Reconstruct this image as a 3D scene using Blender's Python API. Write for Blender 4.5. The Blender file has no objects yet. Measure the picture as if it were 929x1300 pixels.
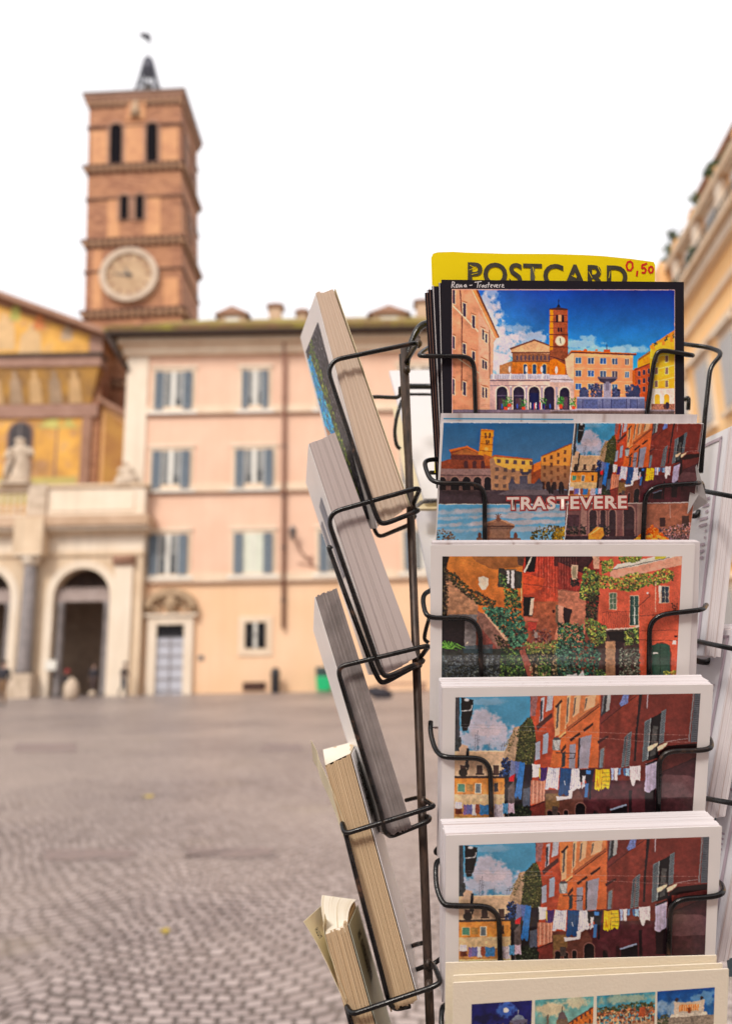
import bpy, math, random
import numpy as np
random.seed(7); rng = np.random.RandomState(7)
rad = math.radians
# ------------------------------------------------------------------ camera frame (photo pixels 929x1300 -> rays)
P = math.atan(192/960); R = rad(1.0); FOC = 960.0
F = np.array([0, math.cos(P), math.sin(P)]); U0 = np.array([0, -math.sin(P), math.cos(P)]); X0 = np.array([1., 0, 0])
RT = X0*math.cos(R)-U0*math.sin(R); UP = U0*math.cos(R)+X0*math.sin(R); CAM = np.array([0, 0, 1.5])
def ray(px, py): return F+RT*(px-464.5)/FOC-UP*(py-650)/FOC
def at(px, py, Y):
    d = ray(px, py); return CAM+d*(Y/d[1])
def ground(px, py):
    d = ray(px, py); return CAM+d*(-1.5/d[2])
def hit(px, py, p0, n):
    d = ray(px, py); return CAM+d*(((p0-CAM)@n)/(d@n))
def proj(p):
    v = np.array(p)-CAM; z = v@F; return np.array([464.5+FOC*(v@RT)/z, 650-FOC*(v@UP)/z])
SC = bpy.context.scene; COL = SC.collection

# ------------------------------------------------------------------ objects
def tag(o, label=None, cat=None, group=None, kind=None):
    if label: o['label'] = label
    if cat: o['category'] = cat
    if group: o['group'] = group
    if kind: o['kind'] = kind
    return o
def empty(name, loc=(0, 0, 0)):
    o = bpy.data.objects.new(name, None); COL.objects.link(o); o.location = tuple(float(v) for v in loc); o.empty_display_size = .1; return o
def link(name, me, parent=None):
    o = bpy.data.objects.new(name, me); COL.objects.link(o)
    if parent is not None:
        o.parent = parent
        pl = parent
        off = np.zeros(3)
        while pl is not None:
            off += np.array(pl.location); pl = pl.parent
        o.location = tuple(-off)
    return o
class MB:
    def __init__(s): s.v = []; s.f = []; s.m = []; s.uv = {}; s.mi = 0; s.sm = []
    def add(s, vs, fs, uvs=None, smooth=False):
        b = len(s.v); s.v += [tuple(float(c) for c in v) for v in vs]
        for k, f in enumerate(fs):
            if uvs and uvs[k] is not None: s.uv[len(s.f)] = uvs[k]
            s.f.append(tuple(b+i for i in f)); s.m.append(s.mi); s.sm.append(smooth)
        return s
    def box(s, x0, x1, y0, y1, z0, z1):
        return s.hexa([(x0, y0, z0), (x1, y0, z0), (x1, y1, z0), (x0, y1, z0), (x0, y0, z1), (x1, y0, z1), (x1, y1, z1), (x0, y1, z1)])
    def hexa(s, c, uvs=None):  # bottom 4 ccw, top 4
        return s.add(c, [(3, 2, 1, 0), (4, 5, 6, 7), (0, 1, 5, 4), (1, 2, 6, 5), (2, 3, 7, 6), (3, 0, 4, 7)], uvs)
    def prism(s, poly, ext):  # poly: list of 3d pts (planar), extruded by vector ext
        n = len(poly); p = [np.array(q, float) for q in poly]; e = np.array(ext, float)
        return s.add(p+[q+e for q in p], [tuple(range(n))[::-1], tuple(range(n, 2*n))]+[(i, (i+1) % n, n+(i+1) % n, n+i) for i in range(n)])
    def tube(s, pts, r, seg=10, closed=False, caps=True):
        pts = [np.array(p, float) for p in pts]; n = len(pts)
        rr = r if hasattr(r, '__len__') else [r]*n
        T = []
        for i in range(n):
            a = pts[i-1] if (i > 0 or closed) else pts[i]; b = pts[(i+1) % n] if (i < n-1 or closed) else pts[i]
            t = b-a; T.append(t/(np.linalg.norm(t)+1e-12))
        up = np.array([0, 0, 1.]) if abs(T[0][2]) < .9 else np.array([1., 0, 0])
        N = np.cross(T[0], up); N /= np.linalg.norm(N); vs = []
        for i in range(n):
            N = N-T[i]*(N@T[i]); N /= np.linalg.norm(N)+1e-12; B = np.cross(T[i], N)
            for k in range(seg):
                a = 2*math.pi*k/seg; vs.append(pts[i]+rr[i]*(N*math.cos(a)+B*math.sin(a)))
        fs = []
        for i in range(n if closed else n-1):
            j = (i+1) % n
            for k in range(seg): fs.append((i*seg+k, i*seg+(k+1) % seg, j*seg+(k+1) % seg, j*seg+k))
        if caps and not closed: fs += [tuple(range(seg))[::-1], tuple(range((n-1)*seg, n*seg))]
        return s.add(vs, fs, smooth=True)
    def lathe(s, cx, cy, prof, seg=16):
        vs = []; fs = []
        for (r, z) in prof:
            for k in range(seg):
                a = 2*math.pi*k/seg; vs.append((cx+r*math.cos(a), cy+r*math.sin(a), z))
        for i in range(len(prof)-1):
            for k in range(seg): fs.append((i*seg+k, i*seg+(k+1) % seg, (i+1)*seg+(k+1) % seg, (i+1)*seg+k))
        fs += [tuple(range(seg))[::-1], tuple(range((len(prof)-1)*seg, len(prof)*seg))]
        return s.add(vs, fs, smooth=True)
    def build(s, name, mats, parent=None, bevel=0):
        me = bpy.data.meshes.new(name); me.from_pydata(s.v, [], s.f)
        if not isinstance(mats, (list, tuple)): mats = [mats]
        for m in mats: me.materials.append(m)
        me.polygons.foreach_set('material_index', s.m); me.polygons.foreach_set('use_smooth', s.sm)
        if s.uv:
            uvl = me.uv_layers.new(name='UVMap')
            for fi, uv in s.uv.items():
                for li, c in zip(me.polygons[fi].loop_indices, uv): uvl.data[li].uv = c
        me.update()
        o = link(name, me, parent)
        if bevel:
            b = o.modifiers.new('bevel', 'BEVEL'); b.width = bevel; b.segments = 2; b.limit_method = 'ANGLE'; b.angle_limit = rad(40)
        return o
def rounded(pts, r=.006, k=4):
    """polyline with rounded corners"""
    pts = [np.array(p, float) for p in pts]; out = [pts[0]]
    for i in range(1, len(pts)-1):
        a, b, c = pts[i-1], pts[i], pts[i+1]
        la, lc = np.linalg.norm(a-b), np.linalg.norm(c-b)
        ra = min(r, la*.45); rc = min(r, lc*.45)
        p = b+(a-b)/la*ra; q = b+(c-b)/lc*rc
        for t in np.linspace(0, 1, k+1): out.append((1-t)**2*p+2*t*(1-t)*b+t*t*q)
    out.append(pts[-1]); return out

# ------------------------------------------------------------------ materials
def lin(c):
    c = np.array(c, float)/255.; return np.where(c <= .04045, c/12.92, ((c+.055)/1.055)**2.4)
def lin3(c): return tuple(float(x) for x in lin(c))+(1.,)
def nm(name):
    m = bpy.data.materials.new(name); m.use_nodes = True; nt = m.node_tree
    return m, nt, nt.nodes['Principled BSDF']
def N(nt, t, **kw):
    n = nt.nodes.new(t)
    for k, v in kw.items():
        if k in n.inputs: n.inputs[k].default_value = v
        else: setattr(n, k, v)
    return n
def ramp(nt, fac, stops):
    r = nt.nodes.new('ShaderNodeValToRGB'); e = r.color_ramp.elements
    while len(e) < len(stops): e.new(.5)
    for q, (p, c) in zip(e, stops): q.position = p; q.color = tuple(c)+(1.,) if len(c) == 3 else c
    nt.links.new(fac, r.inputs[0]); return r.outputs[0]
def mix(nt, fac, a, b, mode='MIX'):
    n = nt.nodes.new('ShaderNodeMix'); n.data_type = 'RGBA'; n.blend_type = mode
    for i, x in ((0, fac), (6, a), (7, b)):
        if hasattr(x, 'links'): nt.links.new(x, n.inputs[i])
        else: n.inputs[i].default_value = x if i == 0 else (tuple(x)+(1.,) if len(x) == 3 else x)
    return n.outputs[2]
def plaster(name, c, c2, scale=.5, rough=.85, streak=0., bump=.0, det=6):
    """colour c weathered with patches of c2; optional vertical streaks"""
    m, nt, b = nm(name); co = N(nt, 'ShaderNodeNewGeometry').outputs['Position']
    n = N(nt, 'ShaderNodeTexNoise', Scale=scale, Detail=det, Roughness=.6); nt.links.new(co, n.inputs['Vector'])
    col = mix(nt, ramp(nt, n.outputs[0], [(.35, (0, 0, 0)), (.7, (1, 1, 1))]), c, c2)
    if streak:
        mp = N(nt, 'ShaderNodeMapping'); mp.inputs['Scale'].default_value = (2.5, 2.5, .15); nt.links.new(co, mp.inputs[0])
        n2 = N(nt, 'ShaderNodeTexNoise', Scale=1.2, Detail=5.); nt.links.new(mp.outputs[0], n2.inputs['Vector'])
        f = ramp(nt, n2.outputs[0], [(.45, (0, 0, 0)), (.75, (streak,)*3)])
        col = mix(nt, f, col, tuple(x*.55 for x in c[:3]))
    nt.links.new(col, b.inputs['Base Color']); b.inputs['Roughness'].default_value = rough
    if bump:
        n3 = N(nt, 'ShaderNodeTexNoise', Scale=scale*20, Detail=4.); nt.links.new(co, n3.inputs['Vector'])
        bp = N(nt, 'ShaderNodeBump', Strength=bump, Distance=.05); nt.links.new(n3.outputs[0], bp.inputs['Height']); nt.links.new(bp.outputs[0], b.inputs['Normal'])
    return m
def flat(name, c, rough=.6, metal=0., n=.15, sc=20., coat=0.):
    m, nt, b = nm(name); tc = N(nt, 'ShaderNodeNewGeometry').outputs['Position']
    t = N(nt, 'ShaderNodeTexNoise', Scale=sc, Detail=4.); nt.links.new(tc, t.inputs['Vector'])
    c = tuple(c[:3]); nt.links.new(mix(nt, t.outputs[0], tuple(x*(1-n) for x in c), tuple(min(1, x*(1+n)) for x in c)), b.inputs['Base Color'])
    b.inputs['Roughness'].default_value = rough; b.inputs['Metallic'].default_value = metal; b.inputs['Coat Weight'].default_value = coat
    return m
def A(*c): return tuple(float(x) for x in lin(c))
M = {}
M['pink'] = plaster('pink_plaster', (.69, .44, .315), (.75, .51, .38), .35, streak=.12)
M['peach'] = plaster('peach_plaster', (.74, .485, .295), (.79, .54, .36), .3, streak=.12)
M['cream'] = plaster('cream_stone', (.70, .585, .455), (.76, .66, .54), .5, streak=.25)
M['cream_trim'] = plaster('cream_trim', (.74, .60, .45), (.66, .50, .36), .9, streak=.15)
M['travertine'] = plaster('travertine', (.70, .55, .39), (.56, .41, .27), .6, streak=.35)
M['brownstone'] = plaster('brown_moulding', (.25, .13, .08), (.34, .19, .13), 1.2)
M['pinkstone'] = plaster('pink_marble', (.34, .20, .15), (.26, .14, .1), 1.)
M['brown_trim'] = plaster('brown_and_shadow_trim', (.42, .28, .18), (.55, .39, .27), 1.)
M['greystone'] = plaster('grey_granite', (.24, .21, .205), (.15, .135, .135), 2.)
M['white_stone'] = plaster('white_marble', (.60, .49, .38), (.38, .29, .21), 2.5)
M['ochre'] = plaster('ochre_plaster', (.92, .57, .25), (.93, .66, .35), .4, streak=.15)
M['ochre_b'] = plaster('orange_plaster', (.76, .42, .16), (.82, .50, .24), .4, streak=.15)
M['dark'] = flat('dark_opening', (.008, .007, .009), .9); M['dark'].node_tree.nodes['Principled BSDF'].inputs['Specular IOR Level'].default_value = .05
M['glass'] = flat('window_glass', (.07, .075, .08), .1, sc=2., n=.8)
M['iron'] = flat('painted_iron', (.03, .03, .035), .5)
M['pipe'] = flat('copper_pipe', (.27, .13, .09), .6, sc=1.)
M['shutter'] = flat('blue_grey_shutter', (.14, .175, .215), .7, sc=2.)
M['frame_white'] = flat('white_joinery', (.68, .66, .6), .6, sc=2.)
M['curtain'] = flat('pale_curtain', (.6, .62, .52), .9, sc=2.)
M['greydoor'] = flat('grey_blue_door', (.44, .45, .51), .6, sc=1.5)
M['eave'] = flat('dark_timber_eave', (.06, .04, .032), .9, sc=1.)
def brickmat():
    m, nt, b = nm('roman_brick'); co = N(nt, 'ShaderNodeNewGeometry').outputs['Position']
    mp = N(nt, 'ShaderNodeMapping'); mp.inputs['Scale'].default_value = (1, 1, 7.); nt.links.new(co, mp.inputs[0])
    n = N(nt, 'ShaderNodeTexNoise', Scale=1.1, Detail=7., Roughness=.65); nt.links.new(mp.outputs[0], n.inputs['Vector'])
    c1 = ramp(nt, n.outputs[0], [(.34, (.13, .052, .032)), (.5, (.30, .13, .07)), (.68, (.50, .26, .145))])
    n2 = N(nt, 'ShaderNodeTexNoise', Scale=.45, Detail=4.); nt.links.new(co, n2.inputs['Vector'])
    c = mix(nt, ramp(nt, n2.outputs[0], [(.42, (0, 0, 0)), (.68, (.6, .6, .6))]), c1, (.46, .225, .11))
    nt.links.new(c, b.inputs['Base Color']); b.inputs['Roughness'].default_value = .9; return m
M['brick'] = brickmat()
def mosaicmat():
    m, nt, b = nm('gold_mosaic'); co = N(nt, 'ShaderNodeNewGeometry').outputs['Position']
    n = N(nt, 'ShaderNodeTexNoise', Scale=.55, Detail=5.); nt.links.new(co, n.inputs['Vector'])
    c = ramp(nt, n.outputs[0], [(.32, (.36, .18, .06)), (.45, (.56, .28, .045)), (.58, (.70, .37, .06)), (.7, (.50, .30, .14))])
    n2 = N(nt, 'ShaderNodeTexNoise', Scale=1.4, Detail=3.); nt.links.new(co, n2.inputs['Vector'])
    c = mix(nt, ramp(nt, n2.outputs[0], [(.58, (0, 0, 0)), (.66, (.55, .55, .55))]), c, (.42, .22, .12))
    nt.links.new(c, b.inputs['Base Color']); b.inputs['Roughness'].default_value = .7; return m
M['mosaic'] = mosaicmat()
def mossmat():
    m, nt, b = nm('mossy_roof_tile'); co = N(nt, 'ShaderNodeNewGeometry').outputs['Position']
    n = N(nt, 'ShaderNodeTexNoise', Scale=.5, Detail=7., Roughness=.7); nt.links.new(co, n.inputs['Vector'])
    c = ramp(nt, n.outputs[0], [(.38, (.26, .12, .075)), (.49, (.22, .14, .05)), (.57, (.36, .31, .04)), (.7, (.46, .46, .05))])
    w = N(nt, 'ShaderNodeTexWave', Scale=3.2, Distortion=.5); nt.links.new(co, w.inputs['Vector'])
    c = mix(nt, .3, c, ramp(nt, w.outputs[0], [(0, (.08, .05, .03)), (1, (.4, .3, .1))]))
    nt.links.new(c, b.inputs['Base Color']); b.inputs['Roughness'].default_value = .95; return m
M['moss'] = mossmat()
def cobble():
    m, nt, b = nm('cobblestone'); co = N(nt, 'ShaderNodeNewGeometry').outputs['Position']
    # fan-laid setts: rows bent into arcs
    sx = N(nt, 'ShaderNodeSeparateXYZ'); nt.links.new(co, sx.inputs[0])
    def mt(op, a, bb=None):
        n = nt.nodes.new('ShaderNodeMath'); n.operation = op
        for i, x in enumerate((a, bb)):
            if x is None: continue
            if hasattr(x, 'links'): nt.links.new(x, n.inputs[i])
            else: n.inputs[i].default_value = x
        return n.outputs[0]
    nz = N(nt, 'ShaderNodeTexNoise', Scale=1.3, Detail=3.); nt.links.new(co, nz.inputs['Vector'])
    nz2 = N(nt, 'ShaderNodeTexNoise', Scale=9., Detail=2.); nt.links.new(co, nz2.inputs['Vector'])
    wob = mt('MULTIPLY', mt('SUBTRACT', nz.outputs[0], .5), .28)
    wob2 = mt('MULTIPLY', mt('SUBTRACT', nz2.outputs[0], .5), .05)
    arc = mt('MULTIPLY', mt('ABSOLUTE', mt('SINE', mt('MULTIPLY', sx.outputs[0], 2.0))), .22)
    y = mt('ADD', mt('ADD', mt('ADD', sx.outputs[1], arc), wob), wob2)
    x = mt('ADD', mt('ADD', sx.outputs[0], mt('MULTIPLY', wob, .6)), wob2)
    cb = N(nt, 'ShaderNodeCombineXYZ'); nt.links.new(x, cb.inputs[0]); nt.links.new(y, cb.inputs[1])
    br = N(nt, 'ShaderNodeTexBrick', Scale=1., offset=.5)
    br.inputs['Color1'].default_value = (.215, .175, .172, 1); br.inputs['Color2'].default_value = (.41, .345, .335, 1); br.inputs['Mortar'].default_value = (.02, .015, .015, 1)
    br.inputs['Brick Width'].default_value = .098; br.inputs['Row Height'].default_value = .084; br.inputs['Mortar Size'].default_value = .014; br.inputs['Mortar Smooth'].default_value = .5
    nt.links.new(cb.outputs[0], br.inputs['Vector'])
    big = N(nt, 'ShaderNodeTexNoise', Scale=.22, Detail=5., Roughness=.6); nt.links.new(co, big.inputs['Vector'])
    c = mix(nt, ramp(nt, big.outputs[0], [(.38, (0, 0, 0)), (.62, (.5, .5, .5))]), br.outputs['Color'], (.42, .345, .305))
    ms = N(nt, 'ShaderNodeTexNoise', Scale=.8, Detail=4.); nt.links.new(co, ms.inputs['Vector'])
    c = mix(nt, ramp(nt, ms.outputs[0], [(.6, (0, 0, 0)), (.75, (.35, .35, .35))]), c, (.25, .2, .12))
    nt.links.new(c, b.inputs['Base Color']); b.inputs['Roughness'].default_value = .4
    bp = N(nt, 'ShaderNodeBump', Strength=.7, Distance=.012); bp.invert = True; nt.links.new(br.outputs['Fac'], bp.inputs['Height'])
    bp2 = N(nt, 'ShaderNodeBump', Strength=.3, Distance=.01); n3 = N(nt, 'ShaderNodeTexNoise', Scale=60., Detail=3.); nt.links.new(co, n3.inputs['Vector'])
    nt.links.new(n3.outputs[0], bp2.inputs['Height']); nt.links.new(bp.outputs[0], bp2.inputs['Normal']); nt.links.new(bp2.outputs[0], b.inputs['Normal'])
    return m
M['cobble'] = cobble()
M['redpave'] = plaster('reddish_paving', (.27, .20, .18), (.20, .155, .145), 5., bump=.5)
# rack materials
def wiremat():
    m, nt, b = nm('worn_black_wire'); co = N(nt, 'ShaderNodeNewGeometry').outputs['Position']
    n = N(nt, 'ShaderNodeTexNoise', Scale=55., Detail=6., Roughness=.65); nt.links.new(co, n.inputs['Vector'])
    c = ramp(nt, n.outputs[0], [(.5, (.0035, .0035, .004)), (.6, (.014, .010, .009)), (.7, (.15, .07, .04))])
    nt.links.new(c, b.inputs['Base Color']); b.inputs['Specular IOR Level'].default_value = .42
    nt.links.new(ramp(nt, n.outputs[0], [(.4, (.16,)*3), (.7, (.5,)*3)]), b.inputs['Roughness'])
    bp = N(nt, 'ShaderNodeBump', Strength=.25, Distance=.0006); n2 = N(nt, 'ShaderNodeTexNoise', Scale=700., Detail=3.); nt.links.new(co, n2.inputs['Vector'])
    nt.links.new(n2.outputs[0], bp.inputs['Height']); nt.links.new(bp.outputs[0], b.inputs['Normal']); return m
M['wire'] = wiremat()
def polemat():
    m, nt, b = nm('rusty_brown_rod'); co = N(nt, 'ShaderNodeNewGeometry').outputs['Position']
    mp = N(nt, 'ShaderNodeMapping'); mp.inputs['Scale'].default_value = (1, 1, .25); nt.links.new(co, mp.inputs[0])
    n = N(nt, 'ShaderNodeTexNoise', Scale=180., Detail=6., Roughness=.7); nt.links.new(mp.outputs[0], n.inputs['Vector'])
    c = ramp(nt, n.outputs[0], [(.35, (.018, .013, .011)), (.52, (.065, .042, .032)), (.66, (.12, .075, .055)), (.78, (.3, .24, .2))])
    nt.links.new(c, b.inputs['Base Color']); b.inputs['Roughness'].default_value = .45; b.inputs['Metallic'].default_value = .3; return m
M['pole'] = polemat()
def paper(name, c, rough=.6, fib=.03, coat=0., bump=.0, bs=600.):
    m, nt, b = nm(name); co = N(nt, 'ShaderNodeNewGeometry').outputs['Position']
    n = N(nt, 'ShaderNodeTexNoise', Scale=40., Detail=6.); nt.links.new(co, n.inputs['Vector'])
    nt.links.new(mix(nt, n.outputs[0], tuple(x*(1-fib) for x in c), tuple(min(1, x*(1+fib)) for x in c)), b.inputs['Base Color'])
    b.inputs['Roughness'].default_value = rough; b.inputs['Coat Weight'].default_value = coat; b.inputs['Coat Roughness'].default_value = .1
    if bump:
        bp = N(nt, 'ShaderNodeBump', Strength=bump, Distance=.001); n2 = N(nt, 'ShaderNodeTexNoise', Scale=bs, Detail=4.); nt.links.new(co, n2.inputs['Vector'])
        nt.links.new(n2.outputs[0], bp.inputs['Height']); nt.links.new(bp.outputs[0], b.inputs['Normal'])
    return m
M['white_card'] = paper('white_card', (.87, .845, .835), .4, .06, coat=.2)
M['black_card'] = paper('black_card', (.008, .006, .013), .7, .2, 0.); M['black_card'].node_tree.nodes['Principled BSDF'].inputs['Specular IOR Level'].default_value = .25
M['cream_card'] = paper('cream_textured_card', (.93, .85, .69), .85, .03, bump=.2)
M['yellow_card'] = paper('yellow_card', (.96, .76, .0), .6, .04, 0., bump=.15, bs=90.); M['yellow_card'].node_tree.nodes['Principled BSDF'].inputs['Specular IOR Level'].default_value = .2
M['grey_card'] = paper('cool_white_card', (.72, .71, .75), .6)
M['card_back_cream'] = paper('aged_card', (.75, .66, .45), .7)
M['ink'] = flat('black_ink', (.03, .026, .02), .6, n=.3, sc=300.)
M['ink_worn'] = flat('worn_dark_ink', (.045, .04, .025), .6, n=.8, sc=250.)
M['red_ink'] = flat('red_marker', (.72, .02, .01), .4, sc=300.)
M['white_ink'] = flat('white_ink', (.75, .73, .75), .6, sc=300.)
M['cream_ink'] = flat('cream_lettering', (.88, .74, .66), .5, sc=300.)
M['red_print'] = flat('red_print', (.46, .045, .04), .5, sc=300.)
def pagesmat(name, ca, cb, cl, lines=26., cross=0., bst=.2):
    m, nt, b = nm(name); uv = N(nt, 'ShaderNodeTexCoord').outputs['UV']
    mp = N(nt, 'ShaderNodeMapping'); mp.inputs['Scale'].default_value = (lines, .5, 1); nt.links.new(uv, mp.inputs[0])
    n = N(nt, 'ShaderNodeTexNoise', Scale=1.5, Detail=6., Roughness=.7); nt.links.new(mp.outputs[0], n.inputs['Vector'])
    c = ramp(nt, n.outputs[0], [(.3, ca), (.7, cb)])
    mp2 = N(nt, 'ShaderNodeMapping'); mp2.inputs['Scale'].default_value = (lines*.32, .12, 1); mp2.inputs['Location'].default_value = (3.1, 1.7, 0); nt.links.new(uv, mp2.inputs[0])
    n2 = N(nt, 'ShaderNodeTexNoise', Scale=1., Detail=1.); nt.links.new(mp2.outputs[0], n2.inputs['Vector'])
    c = mix(nt, ramp(nt, n2.outputs[0], [(.485, (0, 0, 0)), (.5, (.8, .8, .8)), (.515, (0, 0, 0))]), c, cl)
    if cross:
        mp3 = N(nt, 'ShaderNodeMapping'); mp3.inputs['Scale'].default_value = (.8, 9., 1); nt.links.new(uv, mp3.inputs[0])
        n3 = N(nt, 'ShaderNodeTexNoise', Scale=1., Detail=5.); nt.links.new(mp3.outputs[0], n3.inputs['Vector'])
        c = mix(nt, ramp(nt, n3.outputs[0], [(.35, (0, 0, 0)), (.65, (cross,)*3)]), c, tuple(x*.55 for x in ca))
    nt.links.new(c, b.inputs['Base Color']); b.inputs['Roughness'].default_value = .75
    mp4 = N(nt, 'ShaderNodeMapping'); mp4.inputs['Scale'].default_value = (lines*3, .6, 1); nt.links.new(uv, mp4.inputs[0])
    n4 = N(nt, 'ShaderNodeTexNoise', Scale=2., Detail=4.); nt.links.new(mp4.outputs[0], n4.inputs['Vector'])
    bp = N(nt, 'ShaderNodeBump', Strength=bst, Distance=.0006); nt.links.new(n4.outputs[0], bp.inputs['Height']); nt.links.new(bp.outputs[0], b.inputs['Normal'])
    return m
M['pages1'] = pagesmat('warm_card_edges', (.60, .46, .355), (.67, .53, .41), (.44, .31, .22), 40.)
M['pages2'] = pagesmat('mauve_card_edges', (.47, .40, .385), (.54, .465, .445), (.26, .2, .2), 36.)
M['pages3'] = pagesmat('grey_card_edges', (.29, .25, .242), (.41, .355, .342), (.16, .13, .13), 50., .75, .35)
M['pages4'] = pagesmat('tan_card_edges', (.52, .37, .22), (.64, .48, .30), (.32, .2, .1), 34.)
M['pages_w'] = pagesmat('white_card_edges', (.62, .58, .60), (.80, .76, .77), (.42, .32, .30), 14.)
def printmat(name, rough=.3, coat=.6):
    m, nt, b = nm(name); a = N(nt, 'ShaderNodeAttribute', attribute_name='Col')
    nt.links.new(a.outputs['Color'], b.inputs['Base Color']); b.inputs['Roughness'].default_value = rough
    b.inputs['Coat Weight'].default_value = coat; b.inputs['Coat Roughness'].default_value = .08; b.inputs['Specular IOR Level'].default_value = .35
    return m
M['print'] = printmat('glossy_print'); M['print_matt'] = printmat('matt_print', .6, .05)
# ------------------------------------------------------------------ picture rasteriser (colours the vertices of a fine print mesh)
def homog(src, dst):
    Am = []
    for (x, y), (u, v) in zip(src, dst):
        Am.append([x, y, 1, 0, 0, 0, -u*x, -u*y, -u]); Am.append([0, 0, 0, x, y, 1, -v*x, -v*y, -v])
    _, _, V = np.linalg.svd(np.array(Am, float)); return V[-1].reshape(3, 3)
def happ(H, pts):
    p = np.atleast_2d(np.array(pts, float)); q = np.c_[p, np.ones(len(p))]@H.T; return q[:, :2]/q[:, 2:3]
def vnoise(h, w, cell, seed=0):
    r = np.random.RandomState(seed); gh, gw = int(h/cell)+3, int(w/cell)+3; g = r.rand(gh, gw)
    y = np.arange(h)/cell; x = np.arange(w)/cell; yi = y.astype(int); xi = x.astype(int)
    fy = y-yi; fx = x-xi; fy = fy*fy*(3-2*fy); fx = fx*fx*(3-2*fx)
    a = g[yi][:, xi]; b = g[yi][:, xi+1]; c = g[yi+1][:, xi]; d = g[yi+1][:, xi+1]
    return (a*(1-fx)+b*fx)*(1-fy)[:, None]+(c*(1-fx)+d*fx)*fy[:, None]
def fbm(h, w, cell, seed=0, o=4):
    s = np.zeros((h, w)); t = 0; a = 1.
    for i in range(o):
        s += a*vnoise(h, w, max(cell/2**i, 1.01), seed+i); t += a; a *= .55
    return s/t
class Canvas:
    def __init__(s, quad, W, Hh):
        """quad: photo-pixel corners TL,TR,BR,BL of the printed picture"""
        s.W, s.Hh = W, Hh; s.quad = quad; s.H = homog(quad, [(0, 0), (W, 0), (W, Hh), (0, Hh)]); s.Hi = np.linalg.inv(s.H)
        s.a = np.zeros((Hh, W, 3)); s.z = (0, 0, 1.); s.k = W/np.linalg.norm(np.array(quad[1])-np.array(quad[0]))
        s.T = None
    def pt(s, pts):
        p = np.atleast_2d(np.array(pts, float)); p = p/s.z[2]+np.array(s.z[:2]); q = happ(s.H, p)
        return q if s.T is None else s.T(q)
    def mask(s, q):
        x0, y0 = np.floor(q.min(0)).astype(int); x1, y1 = np.ceil(q.max(0)).astype(int)+1
        x0 = max(x0, 0); y0 = max(y0, 0); x1 = min(x1, s.W); y1 = min(y1, s.Hh)
        if x1 <= x0 or y1 <= y0: return None
        X = np.arange(x0, x1)+.5; Y = np.arange(y0, y1)+.5; m = np.zeros((len(Y), len(X)), bool); n = len(q)
        for i in range(n):
            ax, ay = q[i]; bx, by = q[(i+1) % n]
            if ay == by: continue
            c = (Y >= min(ay, by)) & (Y < max(ay, by))
            if not c.any(): continue
            xs = ax+(Y[c]-ay)*(bx-ax)/(by-ay); m[c] ^= (X[None, :] < xs[:, None])
        return (slice(y0, y1), slice(x0, x1)), m
    def _put(s, q, col, al=1., tex=0., cell=6., seed=1, col2=None, vert=True):
        r = s.mask(q)
        if r is None: return
        sl, m = r; h, w = m.shape; base = np.array(col, float)
        if col2 is not None:
            g = np.linspace(0, 1, h if vert else w); g = g[:, None, None] if vert else g[None, :, None]
            base = base*(1-g)+np.array(col2, float)*g
            base = np.broadcast_to(base, (h, w, 3))
        else: base = np.broadcast_to(base, (h, w, 3))
        if tex: base = base*(1+tex*1.25*(fbm(h, w, cell, seed)-.5))[:, :, None]
        A_ = (m*al)[:, :, None]; s.a[sl] = s.a[sl]*(1-A_)+base*A_
    def poly(s, pts, col, **k): s._put(s.pt(pts), col, **k); return s
    def rect(s, x0, y0, x1, y1, col, **k): return s.poly([(x0, y0), (x1, y0), (x1, y1), (x0, y1)], col, **k)
    def line(s, pts, w, col, al=1.):
        q = s.pt(pts); w = w*s.k/2/s.z[2]
        for a, b in zip(q[:-1], q[1:]):
            d = b-a; L = np.linalg.norm(d)
            if L < 1e-6: continue
            n = np.array([-d[1], d[0]])/L*max(w, .55); s._put(np.array([a+n, b+n, b-n, a-n]), col, al)
        return s
    def ell(s, cx, cy, rx, ry, col, n=18, **k):
        return s.poly([(cx+rx*math.cos(t), cy+ry*math.sin(t)) for t in np.linspace(0, 2*math.pi, n, endpoint=False)], col, **k)
    def arch(s, x0, y0, x1, y1, col, **k):
        r = (x1-x0)/2; cx = (x0+x1)/2
        return s.poly([(x0, y1)]+[(cx-r*math.cos(t), y0+r-r*math.sin(t)) for t in np.linspace(0, math.pi, 9)]+[(x1, y1)], col, **k)
    def blobs(s, pts, cols, n, r, al=.9, seed=3):
        rr = np.random.RandomState(seed); q = s.pt(pts); ms = s.mask(q)
        if ms is None: return s
        sl, m = ms; ys, xs = np.nonzero(m)
        if len(ys) == 0: return s
        n = int(n*1.7); idx = rr.randint(0, len(ys), n); r0 = r*s.k/s.z[2]*.72
        for i in idx:
            cx, cy = xs[i]+sl[1].start, ys[i]+sl[0].start; ra = r0*(.5+rr.rand()); rb = ra*(.4+.6*rr.rand()); th = rr.rand()*3.14
            t = np.linspace(0, 2*math.pi, 7, endpoint=False)
            px = cx+ra*np.cos(t)*math.cos(th)-rb*np.sin(t)*math.sin(th); py = cy+ra*np.cos(t)*math.sin(th)+rb*np.sin(t)*math.cos(th)
            c = np.array(cols[rr.randint(len(cols))], float)*(.72+.56*rr.rand()); s._put(np.c_[px, py], np.clip(c, 0, 255), al)
        return s
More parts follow.
